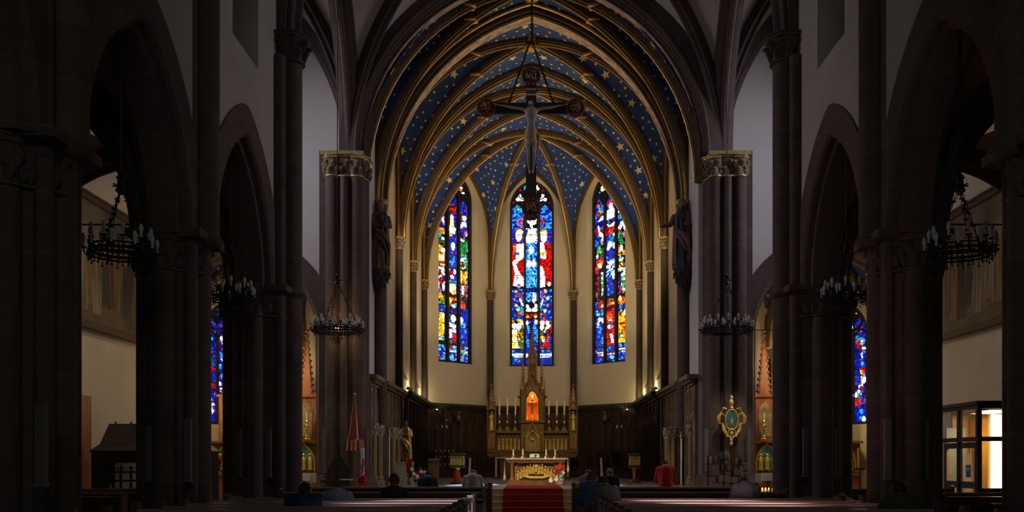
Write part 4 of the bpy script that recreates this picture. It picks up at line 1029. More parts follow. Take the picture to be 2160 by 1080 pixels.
# columns with statues at the chancel arch
for s in (-1, 1):
    sd = 'left' if s < 0 else 'right'
    cx, cy = s*4.54, 28.55
    t = thing('arch_column', 'dark round column under the chancel arch bearing a carved figure, %s side' % sd, 'column', (cx, cy, .1))
    m = MB(); m.cyl((0, 0, 0), .17, ZS-.1, 20); m.lathe([(.3, 0), (.3, .7), (.26, .8), (.2, .95)], (0, 0, 0), 12); m.build('shaft', STONE, t)
    m = MB(); m.lathe([(.17, 0), (.18, .05), (.21, .1), (.22, .13)], (0, 0, ZS-.1-.06), 16); m.build('capital', [CAPGOLD], t)
    m = MB(); m.box((s*.14, .12, (ZS+CF)/2), (.1, .1, ZS-CF), 0); m.build('jamb', STONE2, t)
    # figure bracket
    b = thing('figure_bracket', 'dark carved hanging bracket under the stone figure, %s side of the chancel arch' % sd, 'bracket', (cx-s*.02, cy-.34, 6.75))
    m = MB(); m.lathe([(.03, -.18), (.07, -.1), (.10, .0), (.20, .2), (.27, .36), (.30, .42), (.30, .52)], (0, 0, 0), 10)
    for row in range(3):
        for i in range(9):
            a = i*2*PI/9 + row*.35; rr_ = (.14, .22, .28)[row]; z = (.12, .26, .4)[row]
            m.ball((rr_*math.cos(a), rr_*math.sin(a), z), (.05, .05, .06), 6); m.tube([(rr_*math.cos(a), rr_*math.sin(a), z), (rr_*1.15*math.cos(a), rr_*1.15*math.sin(a), z-.14)], [.03, .012], 5)
    m.build('carving', BLACK if False else mat('dark_bracket_stone', (.04, .03, .022), .7, 0, .3, 12), b)
t = thing('standing_figure', 'gilt-brown mother and child figure on the left chancel column', 'statue', (-4.50, 28.14, 7.27), rz=.5)
draped(t, 2.02, WOODG, WOODG, WOODP, WOODG, 'child', seed=3, veil=True)
m = MB(); m.lathe([(.08, 0), (.075, .15), (.06, .26), (.03, .3)], (.05, -.3, 1.22), 14, sy=.8); m.ball((.05, -.31, 1.58), (.055, .06, .065), 10); m.tube([(.1, -.32, 1.45), (.16, -.38, 1.48)], [.03, .02], 6); m.build('child', WOODB, t)
t = thing('standing_figure', 'robed figure stretching one arm out, on the right chancel column', 'statue', (4.46, 28.14, 7.27), rz=-.15)
draped(t, 2.06, GREENP, WOODR, WOODP, DARKH, 'reach', beard=True, seed=8)

# gilded colonnettes with pale capitals standing before the stone dado
GILTCOL = mat('gilded_colonnette', (.30, .21, .10), .5, .3, .2, 8); PALECAP = mat('pale_capital', (.42, .36, .26), .6, .1, .3, 18)
def colonnette(pxx, Y, ytop, label, rr_=.10):
    x, zt = px(pxx, Y, ytop)
    t = thing('colonnette', label, 'column', (x, Y, CF)); h = zt-CF
    m = MB(); m.lathe([(rr_*1.8, 0), (rr_*1.8, .1), (rr_*1.3, .16), (rr_*1.4, .22), (rr_, .28)], (0, 0, 0), 12); m.build('base', GILTCOL, t)
    m = MB(); m.cyl((0, 0, .25), rr_, h-.25-.3, 14); m.build('shaft', GILTCOL, t)
    m = MB(); capital(m, (0, 0, h-.34), rr_, .34, 0, 14, 7, fl=.9); m.build('capital', PALECAP, t)
for pxx, Y, yt, lb in ((788, 27.3, 893, 'outermost gilded colonnette, left of the altar'), (800, 27.9, 897, 'second gilded colonnette from the left crossing pier'), (828, 28.6, 902, 'gilded colonnette just right of the tall white pole, left side'), (839, 29.2, 905, 'gilded colonnette immediately left of the golden saint figure'),
        (1409, 28.2, 903, 'gilded colonnette nearest the man in red, right side'), (1421, 28.6, 901, 'second gilded colonnette right of the man in red'), (1433, 29.0, 899, 'third gilded colonnette right of the man in red'), (1458, 27.6, 896, 'gilded colonnette left of the thin pole on the right'), (1472, 27.2, 892, 'outermost gilded colonnette, right of the altar')):
    colonnette(pxx, Y, yt, lb)
for pxx, lb in ((821, 'thin white pole standing among the gilded columns, left of the golden saint'), (1476, 'thin white pole standing beside the right crossing pier'), (1437, 'thin white pole between the gilded columns on the right')):
    Y = 27.0; x, zt = px(pxx, Y, 918 if pxx != 1437 else 925)
    t = thing('processional_pole', lb, 'pole', (x, Y, CF)); m = MB(); m.cyl((0, 0, 0), .025, zt-CF, 10); m.build('shaft', LINEN, t)
    m = MB(); m.lathe([(.12, 0), (.12, .03), (.03, .06)], (0, 0, 0), 12); m.build('foot', BRASS, t); m = MB(); m.lathe([(.03, 0), (.05, .06), (.02, .12), (.04, .16), (.0, .22)], (0, 0, zt-CF), 10); m.build('finial', BRASS, t)
# golden saint on a pale block
x, _ = px(856, 29.3, 975)
t = thing('stone_plinth', 'pale square plinth under the golden saint left of the altar', 'plinth', (x-.02, 29.3, CF)); m = MB(); m.box((-.05, 0, .33), (.56, .5, .66)); m.box((-.05, 0, .67), (.6, .54, .04)); m.box((-.05, 0, .03), (.6, .54, .06)); m.build('block', mat('plinth_cream', (.55, .50, .36), .7), t)
t = thing('saint_figure', 'golden robed saint figure on the pale plinth left of the altar', 'statue', (x, 29.3, CF+.69), rz=.25)
draped(t, 1.28, ALTARWOOD, ALTARGOLD, WOODP, DARKH, 'fold', seed=12)

# ------------------------------------------------------------------ high altar
HX = .06
def hz(y, Y=38.5): return EYE + (975-y)*Y/2000 - CF
ha = thing('high_altar', 'tall gilded gothic high altar with spires and an orange-lit niche', 'altar', (HX-.04, 38.5, CF))
def crocket_spire(m, c, r, h, mi=0, n=4, cr=6):
    m.lathe([(r, 0), (r*.06, h)], c, n, mi, a0=PI/4, a1=2*PI+PI/4)
    for i in range(cr):
        f = (i+.7)/(cr+.6); q = r*(1-f)*1.0
        for k in range(4):
            a = PI/4 + k*PI/2; m.ball((c[0]+q*math.cos(a)*1.08, c[1]+q*math.sin(a)*1.08, c[2]+h*f), r*.17+.008, 5, mi)
    m.ball((c[0], c[1], c[2]+h), r*.28, 6, mi); m.ball((c[0], c[1], c[2]+h-r*.5), (r*.4, r*.4, r*.12), 6, mi)
m = MB(); m.box((0, 0, .40), (2.6, .9, .8)); m.box((0, 0, .81), (3.0, 1.0, .06)); 
for q in (-1.45, 1.45): m.box((q, -.1, .4), (.14, .6, .8)); m.cyl((q, -.42, 0), .06, .78, 10)
m.build('altar_table', ALTARWOOD, ha)
m = MB(); m.box((0, .1, 1.0), (3.62, .75, .14)); m.box((0, .08, .91), (3.5, .68, .06)); m.box((0, .1, 1.1), (3.7, .8, .05)); m.build('cornice', ALTARWOOD, ha)
gz0, gz1 = hz(950), hz(913)
for s in (-1, 1):
    m = MB(); m.box((s*.95, .25, (gz0+gz1)/2), (1.05, .45, gz1-gz0)); m.box((s*.95, .2, gz1+.03), (1.1, .6, .08)); m.box((s*.95, .18, gz0-.02), (1.1, .6, .05)); m.build('gradine', ALTARWOOD, ha)
    m = MB()
    for i in range(6):
        cx = s*.95 + (i-2.5)*.165
        trace(m, (cx, .0, gz0+.02), (1, 0, 0), arch_poly(.15, (gz1-gz0)*.80), .014)
        m.tube([(cx-.08, -.01, gz1-.14), (cx, -.02, gz1+.12), (cx+.08, -.01, gz1-.14)], .012, 5)
        m.cyl((cx-.082, 0, gz0), .014, (gz1-gz0)*.6, 6)
    m.build('arcading', mat('arcade_gilding', (.45, .28, .10), .4, .7, .2, 12) if s < 0 else bpy.data.materials['arcade_gilding'], ha)
    for i in range(6):
        cx = s*.95 + (i-2.5)*.165; m = MB()
        m.lathe([(.055, 0), (.05, .15), (.04, .28), (.05, .34), (.02, .38)], (cx, -.02, gz0+.02), 10, wave=lambda a, z: 1+.12*math.sin(5*a)); m.ball((cx, -.03, gz0+.43), .035, 8); m.build('relief_figure', ALTARGOLD, ha)
    # end piers with niche figures and pinnacles
    ex = s*1.66
    m = MB(); m.box((ex, .15, (gz0+gz1)/2+.02), (.34, .6, gz1-gz0+.1)); m.box((ex, .15, gz1+.08), (.4, .66, .06)); m.build('end_pier', ALTARWOOD, ha)
    m = MB(); trace(m, (ex, -.17, gz0+.08), (1, 0, 0), arch_poly(.18, .55), .014); m.build('blind_arch', ALTARGOLD, ha)
    m = MB(); m.prism(arch_poly(.15, .52), (ex, -.155, gz0+.09), (1, 0, 0), (0, 0, 1), (0, .01, 0)); m.build('red_panel', REDWOOD, ha)
    zf = gz1+.11
    m = MB(); 
    for dx in (-.15, .15):
        for dy in (-.12, .2): m.box((ex+dx, .1+dy, zf+.42), (.045, .045, .84))
    m.box((ex, .36, zf+.42), (.3, .03, .84)); m.box((ex, .12, zf+.86), (.38, .42, .06))
    for q in (-1, 1): m.tube([(ex-.17, -.04, zf+.88), (ex, -.06, zf+1.2), (ex+.17, -.04, zf+.88)], .016, 5)
    crocket_spire(m, (ex, .12, zf+.9), .17, .95); 
    for q in (-1, 1): crocket_spire(m, (ex+q*.16, .0, zf+.88), .045, .5, cr=3)
    m.build('end_tabernacle', ALTARWOOD, ha)
    m = MB(); m.lathe([(.09, 0), (.08, .25), (.065, .45), (.08, .6), (.03, .66)], (ex, .06, zf), 12, wave=lambda a, z: 1+.12*math.sin(6*a)); m.ball((ex, .05, zf+.72), .05, 8); m.tube([(ex-.08, .05, zf+.55), (ex, -.06, zf+.42), (ex+.08, .05, zf+.55)], .028, 6); m.build('niche_figure', ALTARGOLD, ha)
# central tower
tz = hz(955); n0, n1 = hz(890), hz(832)
m = MB(); m.box((0, .2, (tz+n0)/2), (.92, .7, n0-tz)); m.box((0, .18, n0), (1.0, .8, .08)); m.box((0, .18, tz+.02), (1.0, .8, .06)); m.build('tower_base', ALTARWOOD, ha)
m = MB(); trace(m, (0, -.18, tz+.05), (1, 0, 0), arch_poly(.46, .84), .035); trace(m, (0, -.17, tz+.05), (1, 0, 0), arch_poly(.34, .7), .02)
m.tube([(-.27, -.18, tz+.62), (0, -.2, tz+1.24), (.27, -.18, tz+.62)], .022, 6)
for q in (-.36, .36): trace(m, (q, -.165, tz+.08), (1, 0, 0), arch_poly(.12, .72), .012)
m.build('gothic_gable', ALTARGOLD, ha)
m = MB(); m.prism(arch_poly(.3, .62), (0, -.165, tz+.06), (1, 0, 0), (0, 0, 1), (0, .02, 0)); m.ball((0, -.18, tz+.5), .07, 8); m.build('tabernacle_door', BRASS, ha)
m = MB()
for s in (-1, 1):
    m.box((s*.37, .2, (n0+n1)/2+.1), (.16, .6, n1-n0+.25)); m.box((s*.30, -.12, (n0+n1)/2), (.05, .06, n1-n0)); 
m.box((0, .47, (n0+n1)/2+.2), (.7, .06, n1-n0+.6))
# niche head plate with pointed opening
op = arch_poly(.52, (n1-n0)+.12)
zt_ = n1+.32
L_ = [p for p in op if p[0] <= 0.001]; 
for i in range(1, len(op)-2):
    a, b = op[i], op[i+1]
    m.add([(a[0], -.1, n0+a[1]), (b[0], -.1, n0+b[1]), (b[0], -.1, zt_), (a[0], -.1, zt_)], [(0, 1, 2, 3)], 0, False)
    m.add([(a[0], -.1, n0+a[1]), (b[0], -.1, n0+b[1]), (b[0], .44, n0+b[1]), (a[0], .44, n0+a[1])], [(0, 1, 2, 3)], 0, False)
m.build('niche_housing', ALTARWOOD, ha)
m = MB(); trace(m, (0, -.13, n0), (1, 0, 0), arch_poly(.56, n1-n0+.17), .03); m.tube([(-.42, -.14, n1-.0), (0, -.16, n1+.95), (.42, -.14, n1-.0)], .03, 6)
for i in range(5):
    for s in (-1, 1): m.ball((s*.42*(1-i/5), -.15, n1+.95*i/5+.05), .04, 6)
m.build('niche_gable', ALTARWOOD, ha)
for s in (-1, 1):
    m = MB()
    m.lathe([(.08, 0), (.08, .35), (.1, .38), (.1, .45)], (s*.38, .05, n1+.3), 4, a0=PI/4, a1=2*PI+PI/4); crocket_spire(m, (s*.38, .05, n1+.75), .09, .85, cr=5)
    m.ball((s*.56, .0, n1-.1), .06, 8); m.tube([(s*.45, .0, n1-.1), (s*.56, .0, n1-.1)], .02, 5); m.cyl((s*.49, .1, n0), .035, n1-n0+.2, 8); crocket_spire(m, (s*.49, .1, n1+.2), .045, .5, cr=3)
    m.build('pinnacle', ALTARWOOD, ha)
m = MB(); m.lathe([(.2, 0), (.2, .9), (.24, .94), (.24, 1.0)], (0, .15, n1+.3), 4, a0=PI/4, a1=2*PI+PI/4)
for dx in (-.16, .16): m.cyl((dx, -.02, n1+.3), .03, 1.1, 6); crocket_spire(m, (dx, -.02, n1+1.3), .05, .5, cr=3)
crocket_spire(m, (0, .15, n1+1.3), .2, hz(700)-n1-1.3, cr=9); m.build('spire', ALTARWOOD, ha)
ORANGE = mat('orange_silk', (.85, .17, .02), .6, 0, .15, 20, stretch=(4, 1, .3))
m = MB(); m.box((0, .42, (n0+n1)/2+.15), (.56, .02, n1-n0+.5)); m.box((0, .15, n0+.06), (.56, .5, .03)); m.build('niche_lining', ORANGE, ha)
m = MB(); m.box((0, .30, n0+.62), (.04, .03, 1.0)); m.box((0, .30, n0+.86), (.42, .03, .04)); m.ball((0, .28, n0+.9), .04, 8); m.tube([(0, .27, n0+.82), (0, .27, n0+.6), (0, .28, n0+.35)], [.045, .035, .02], 8); m.tube([(-.18, .28, n0+.87), (0, .27, n0+.8), (.18, .28, n0+.87)], [.012, .02, .012], 6)
m.lathe([(.12, 0), (.12, .03), (.03, .08), (.03, .14)], (0, .28, n0+.08), 12); m.build('altar_cross', BRASS, ha)
for s in (-1, 1):
    m = MB(); m.cyl((s*.23, .1, n0+.05), .022, n1-n0-.1, 8); m.ball((s*.23, .1, n0+.62), .035, 6); m.build('niche_column', ALTARGOLD, ha)
lamp('POINT', (HX-.04, 38.5+.08, CF+n1-.02), 9, (1, .55, .16), .05)
lamp('POINT', (HX-.04, 38.5-.02, CF+n0+.16), 4, (1, .5, .12), .04)
# cloth of the high altar
m = MB(); m.box((-.02, 0, .86), (2.86, 1.06, .03))
for s in (-1, 1): m.box((-.02+s*1.44, -.02, .48), (.04, 1.02, .78), 0)
m.build('altar_cloth', LINEN, ha)
# six tall candlesticks
def altar_candle(loc, hs, hc, label, group, sc=1.0):
    t = thing('candlestick', label, 'candlestick', loc, 0, group)
    m = MB(); m.lathe([(.11, 0), (.11, .03), (.075, .07), (.09, .1), (.03, .16), (.022, .26), (.05, .32), (.05, .36), (.02, .42), (.028, .5), (.055, .56), (.02, .62), (.02, hs-.06), (.08, hs-.03), (.085, hs)], (0, 0, 0), 14); m.build('stand', BRASS, t)
    m = MB(); m.cyl((0, 0, hs-.01), .035, hc, 12, r2=.03); m.build('candle', WAX, t); m = MB(); m.cyl((0, 0, hs+hc-.015), .004, .03, 5); m.build('wick', BLACK, t)
    return t
for i, pxx in enumerate((1053, 1070, 1087, 1158, 1175, 1191)):
    altar_candle(((pxx-1122)*38.3/2000, 38.62, CF+gz1+.07), .66, (.72, .72, .74, .62, .6, .58)[i], 'tall brass candlestick with cream candle on the high altar, %s' % ('far left', 'second from left', 'just left of the lit niche', 'just right of the lit niche', 'second from right', 'far right')[i], 'tall candlesticks on the high altar')
for pxx, lb in ((1058, 'small brass cup at the left end of the high altar table'), (1184, 'small brass cup at the right end of the high altar table')):
    t = tag((lambda m: (m.lathe([(.06, 0), (.06, .02), (.02, .05), (.02, .1), (.06, .14), (.06, .2)], (0, 0, 0), 12), m.build('brass_cup', BRASS))[1])(MB()), lb, 'cup'); t.location = ((pxx-1122)*38.2/2000, 38.1, CF+.875)

# ------------------------------------------------------------------ people's altar
YA = 28.6
fa = thing('people_altar', 'small altar table with golden supper relief at the top of the red steps', 'altar', (.13, YA, CF))
m = MB(); m.box((0, 0, .05), (1.74, .82, .1)); m.box((0, 0, .12), (1.66, .76, .05)); m.box((0, 0, .70), (1.70, .78, .06)); m.box((0, 0, .745), (1.78, .84, .04)); m.build('slab', ALTARWOOD, fa)
for q in (-.72, .72):
    for dy in (-.3, .3):
        m = MB(); m.lathe([(.07, 0), (.07, .05), (.045, .08), (.045, .46), (.07, .5), (.07, .54)], (q, dy, .14), 12); m.build('column', REDWOOD, fa)
m = MB(); m.box((0, -.18, .42), (1.30, .04, .54)); m.box((0, .2, .42), (1.3, .04, .54)); m.build('panel', ALTARWOOD, fa)
m = MB()
for i in range(13):
    a = (i-6)/6; x = a*.54; zz = .36 + .16*math.cos(a*2.2)*(1-.2*(i % 2)); y = -.22-.02*(i % 3)
    m.lathe([(.055, -.14), (.05, 0), (.055, .05), (.02, .09)], (x, y, zz), 10, wave=lambda b, z: 1+.15*math.sin(4*b)); m.ball((x+.01*(i % 2), y-.01, zz+.125), (.032, .032, .04), 8)
    m.tube([(x-.05, y, zz+.04), (x-.03*(1 if i < 6 else -1), y-.05, zz-.02), (x+.04*(1 if i < 6 else -1), y-.06, zz-.03)], [.02, .016, .012], 6)
m.box((0, -.23, .33), (.75, .05, .03)); m.tube([(-.5, -.24, .30), (-.2, -.26, .22), (.2, -.26, .22), (.5, -.24, .30)], [.03, .045, .045, .03], 8)
m.ball((0, -.25, .57), (.06, .03, .07), 8)
m.build('supper_relief', ALTARGOLD, fa)
m = MB(); trace(m, (0, -.205, .17), (1, 0, 0), [(-.62, 0), (-.62, .38), (-.5, .48), (-.3, .5), (.3, .5), (.5, .48), (.62, .38), (.62, 0)], .018); m.build('relief_frame', ALTARGOLD, fa)
cl = MB(); n = 26
cl.box((0, 0, .778), (1.86, .92, .022))
for s in (-1, 1):
    vs = []; 
    for i in range(n+1):
        y = -.46 + .92*i/n
        for j in range(8):
            z = .785 - j/7*(.62 if s < 0 else .36)
            vs.append((s*(.93 + .03*math.sin(i*1.25+j*.3)*(j/7) + .02*(j/7)), y, z + .03*math.sin(i*.9)*(j/7)))
    cl.add(vs, [(i*8+j, i*8+j+1, (i+1)*8+j+1, (i+1)*8+j) for i in range(n) for j in range(7)])
tag(cl.build('altar_linen', LINEN), 'white linen cloth draped over the small front altar', 'tablecloth').location = (.13, YA, CF)
for i, pxx in enumerate((1083, 1103, 1152, 1171)):
    t = thing('altar_candle', 'short white candle in brass holder on the front altar, %s' % ('left end', 'second from left', 'second from right', 'right end')[i], 'candle', ((pxx-1122)*YA/2000, YA-.1, CF+.79), 0, 'short candles on the front altar')
    m = MB(); m.lathe([(.06, 0), (.06, .015), (.025, .03), (.02, .06), (.045, .075), (.045, .09)], (0, 0, 0), 12); 
    for k in range(3): a = k*2.1; m.tube([(0, 0, .03), (.07*math.cos(a), .07*math.sin(a), .05), (.08*math.cos(a), .08*math.sin(a), .0)], .009, 5)
    m.build('holder', BRASS, t); m = MB(); m.cyl((0, 0, .08), .022, .2, 10); m.build('wax', mat('white_wax', (.8, .76, .68), .5) if i == 0 else bpy.data.materials['white_wax'], t)
t = thing('altar_missal', 'open white-paged book on its stand in the middle of the front altar', 'book', (.08, YA+.05, CF+.79))
m = MB(); m.box((0, .05, .05), (.30, .2, .02), rx=.5); m.tube([(0, 0, 0), (0, .03, .06)], .03, 6); m.build('stand', BRASS, t)
for s in (-1, 1): m = MB(); m.box((s*.075, .03, .085), (.14, .2, .02), rx=.5, ry=s*.12); m.build('page_block', LINEN, t)
t = tag((lambda m: (m.lathe([(.05, 0), (.05, .01), (.015, .03), (.015, .07), (.05, .09), (.02, .12)], (0, 0, 0), 12), m.build('brass_dish', BRASS))[1])(MB()), 'small brass stand in front of the open book on the altar', 'dish'); t.location = (.11, YA-.25, CF+.79)

# ------------------------------------------------------------------ flowers
REDF = mat('red_petal', (.62, .03, .015), .6, 0, .3, 20); WHITEF = mat('white_petal', (.75, .75, .62), .6, 0, .1, 10); GREENL = mat('leaf_green', (.06, .12, .03), .6, 0, .4, 10); YELF = mat('yellow_petal', (.6, .5, .15), .6, 0, .2, 10)
def petal_flower(m, c, r, d, seed, n=6):
    rr_ = random.Random(seed); c = Vector(c); d = Vector(d).normalized(); a = d.orthogonal().normalized(); b = d.cross(a)
    for k in range(n):
        an = 2*PI*k/n + rr_.random()*.3; e = a*math.cos(an)+b*math.sin(an); s_ = (-a*math.sin(an)+b*math.cos(an))
        p1 = c + e*r*.5 + d*r*.35; p2 = c + e*r + d*r*.25
        m.add([c, p1+s_*r*.3, p2, p1-s_*r*.3], [(0, 1, 2, 3)], 0, True)
def bouquet(name, label, loc, spikes, blooms, leaves, w_, h, seed, vase=None, blooms2=0, spread=None):
    r = random.Random(seed); t = thing(name, label, 'flowers', loc)
    m = MB(); m.lathe([(.06, 0), (.1, .06), (.11, .12), (.08, .2), (.09, .22)] if vase is None else vase, (0, 0, 0), 14); m.build('vase', PALECAP, t)
    vz = .2 if vase is None else vase[-1][1]
    lm = MB(); 
    for i in range(leaves):
        a = r.uniform(0, 2*PI); q = r.uniform(.3, 1)*w_; hh = vz + r.uniform(.1, .6)*h
        p = Vector((q*math.cos(a), q*math.sin(a)*.6, hh)); lm.tube([(0, 0, vz-.05), p*.6 + Vector((0, 0, hh*.3)), p], [.006, .005, .003], 4)
        dv = Vector((math.cos(a), math.sin(a), r.uniform(-.4, .6))).normalized(); sv = dv.cross(Vector((0, 0, 1))).normalized(); L = r.uniform(.08, .16)
        lm.add([p - dv*L*.2, p + dv*L*.4 + sv*L*.22, p + dv*L, p + dv*L*.4 - sv*L*.22], [(0, 1, 2, 3)])
    lm.build('leaves', GREENL, t)
    for i in range(spikes):
        m = MB(); x0 = r.uniform(-.6, .6)*w_; top = vz + h*r.uniform(.75, 1.0)
        P = [Vector((x0*f, r.uniform(-.02, .02), vz-.05 + (top-vz+.05)*f)) for f in (0, .5, 1)]
        for k in range(13):
            f = .42 + .58*k/12; p = P[0].lerp(P[2], f); petal_flower(m, p + Vector((r.uniform(-.03, .03), r.uniform(-.04, .02), 0)), .065*(1.15-.6*k/12), (r.uniform(-1, 1), -1, .4), r.random())
        m.build('red_flower_spike', REDF, t)
        m = MB(); m.tube(P, .005, 5); m.build('stem', GREENL, t)
    for i in range(blooms+blooms2):
        a = r.uniform(0, 2*PI); q = r.uniform(.1, 1)*w_; hh = vz + r.uniform(.0, .55)*h
        m = MB(); p = Vector((q*math.cos(a)*(1.1), -abs(q*math.sin(a))*.6-.05, hh)); petal_flower(m, p, .075 if spread is None else spread, (math.cos(a)*.6, -1, .3), r.random()); petal_flower(m, p, .05, (math.cos(a)*.3, -1, .5), r.random())
        m.build('lily_bloom' if i < blooms else 'red_bloom', WHITEF if i < blooms else REDF, t)
        m = MB(); m.tube([(0, 0, vz-.03), p*.5 + Vector((0, 0, hh*.35)), p], .004, 4); m.build('stem', GREENL, t)
    return t
bouquet('flower_arrangement', 'red flowers over white lilies in front of the altar relief, right side', (.80, 27.7, CF+.012), 4, 11, 46, .24, .46, 5, vase=[(.09, 0), (.12, .05), (.1, .12)])
x, _ = px(866, 28.3, 1020)
bouquet('flower_arrangement', 'red gladioli with ferns before the pale plinth', (x, 28.3, CF), 5, 3, 40, .2, .62, 9)
x, _ = px(886, 28.5, 1020)
bouquet('flower_arrangement', 'small arrangement of red and white blooms right of the plinth', (x, 28.6, CF), 1, 4, 26, .16, .36, 14, blooms2=4)

# ------------------------------------------------------------------ lecterns and small furniture of the choir
def lectern(pxx, Y, label, drape, w_=.46):
    x, _ = px(pxx, Y, 975); t = thing('lectern', label, 'lectern', (x, Y, CF)); h0 = EYE+(975-985)*Y/2000-CF; h1 = EYE+(975-958)*Y/2000-CF
    m = MB(); m.lathe([(.22, 0), (.22, .05), (.12, .1), (.1, .16)], (0, 0, 0), 8); m.build('base', ALTARWOOD, t)
    m = MB(); m.lathe([(.05, .1), (.05, .4), (.065, .43), (.05, .46), (.05, h0-.1), (.1, h0-.03), (.1, h0)], (0, 0, 0), 12); m.build('column', BRASS if not drape else ALTARGOLD, t)
    m = MB(); m.box((0, .02, (h0+h1)/2), (w_, .26, h1-h0)); m.box((0, 0, h1+.02), (w_+.06, .34, .03)); m.box((0, 0, h0-.01), (w_+.03, .3, .03)); m.build('desk', ALTARWOOD, t)
    m = MB()
    for i in range(5):
        xx = (i-2)*w_*.2; m.lathe([(.04, 0), (.045, .12), (.03, .2), (.01, .23)], (xx, -.12, h0+.06), 8, wave=lambda a, z: 1+.2*math.sin(4*a+z*20)); m.ball((xx+.01, -.14, h0+.31), .03, 8)
        m.tube([(xx-.04, -.14, h0+.2), (xx+.03, -.17, h0+.12), (xx+.045, -.14, h0+.26)], .014, 5)
    m.build('gilt_relief', ALTARGOLD, t)
    if drape:
        m = MB(); n = 18; vs = []
        for j in range(8):
            z = h0-.12 - j*.062
            for i in range(n+1): a = -PI*.95 + PI*.9*i/n; q = .085 + .02*math.sin(i*1.7+j*.4) + .012*j*.5; vs.append((q*math.cos(a), q*math.sin(a), z))
        m.add(vs, [(j*(n+1)+i, j*(n+1)+i+1, (j+1)*(n+1)+i+1, (j+1)*(n+1)+i) for j in range(7) for i in range(n)]); m.build('red_cloth', mat('orange_red_cloth', (.72, .07, .02), .8), t)
    return t
lectern(965, 29.6, 'gilt-fronted lectern hung with red cloth, left of the altar', True)
lectern(1338, 30.4, 'gilt-fronted lectern on a golden column, right of the altar', False, .34)
x, _ = px(915, 30.8, 975); t = thing('prayer_desk', 'plain brown wooden desk left of the red-draped lectern', 'desk', (x, 30.8, CF)); m = MB(); m.box((0, 0, .36), (.3, .35, .72), taper=1.05); m.build('body', LIGHTWOOD, t); m = MB(); m.box((0, -.02, .75), (.36, .42, .03), rx=.2); m.build('top', DARKWOOD, t)
for pxx, tl, lb in ((988, .12, 'narrow pale leaning board behind the person in the cream shirt'), (1271, -.10, 'narrow pale leaning board right of the altar')):
    Y = 27.6; x, zt = px(pxx, Y, 966); t = thing('leaning_board', lb, 'board', (x, Y, CF)); h = zt-CF
    m = MB(); m.box((tl*h*.5*.6, 0, h/2), (.055, .03, h), ry=tl*.6); m.box((tl*h*.5*.2+.03*(1 if tl > 0 else -1), .05, h/2), (.03, .03, h), ry=-tl*.1); m.build('board', mat('pale_board', (.5, .47, .42), .6) if tl > 0 else bpy.data.materials['pale_board'], t); m = MB(); m.box((0, 0, .02), (.25, .2, .04)); m.build('foot', BLACK, t)
# wrought candle stand with glass cups between stalls and lectern
x, _ = px(938, 31.5, 975)
t = thing('votive_stand', 'black iron stand with rows of small glass cups left of the lectern', 'candle stand', (x, 31.5, CF))
m = MB()
for z in (.25, .55, .8, 1.0): m.box((0, 0, z), (.75, .3, .02))
for q in (-.36, .36): m.box((q, .1, .52), (.025, .025, 1.04)); m.box((q, -.1, .4), (.025, .025, .8))
m.build('frame', IRON, t)
for z in (.55, .8, 1.0):
    for i in range(5): m = MB(); m.lathe([(.02, 0), (.03, .06), (.03, .08)], ((i-2)*.14, -.05, z+.01), 8); m.build('glass_cup', BULB, t)
for s, lb in ((-1, 'small white lamp on a stall bracket, left apse panelling'), (1, 'small white lamp on a stall bracket, right apse panelling')):
    t = thing('bracket_lamp', lb, 'lamp', (s*3.75, 40.6, 3.05)); m = MB(); m.tube([(s*.5, .4, -.1), (s*.2, .2, -.2), (0, 0, -.1)], .02, 6); m.lathe([(.02, -.12), (.1, -.08), (.12, -.04)], (0, 0, 0), 10); m.build('bracket', BRASS, t)
    for q in (-.1, .1): m = MB(); m.lathe([(.03, 0), (.045, .06), (.03, .12), (.0, .14)], (q, 0, -.04), 10); m.build('shade', BULB, t)
for s in (-1, 1):
    t = thing('carved_canopy_figure', 'pale carved angel bust under the %s apse stall canopy' % ('left' if s < 0 else 'right'), 'carving', (s*3.2, 41.6, 3.35), rz=s*-.6)
    m = MB(); m.lathe([(.1, 0), (.12, .15), (.1, .25), (.04, .3)], (0, 0, 0), 10); m.ball((0, -.02, .37), (.065, .07, .08), 10)
    for q in (-1, 1): m.tube([(q*.08, .03, .2), (q*.2, .05, .32), (q*.16, .05, .1)], [.03, .05, .01], 6)
    m.build('bust', WOODG if s < 0 else WOODG, t)
lamps_sm = None
# cornice floodlights (fixtures)
for s in (-1, 1):
    for y, lb in ((34.2, 'nearer'), (38.3, 'farther')):
        t = thing('floodlight', '%s pale floodlight resting on the %s stall cornice' % (lb, 'left' if s < 0 else 'right'), 'floodlight', (s*4.42, y, 4.11)); m = MB(); m.box((0, 0, .08), (.2, .16, .12), ry=-s*.5); m.box((0, 0, .01), (.1, .1, .02)); m.build('housing', LINEN, t)
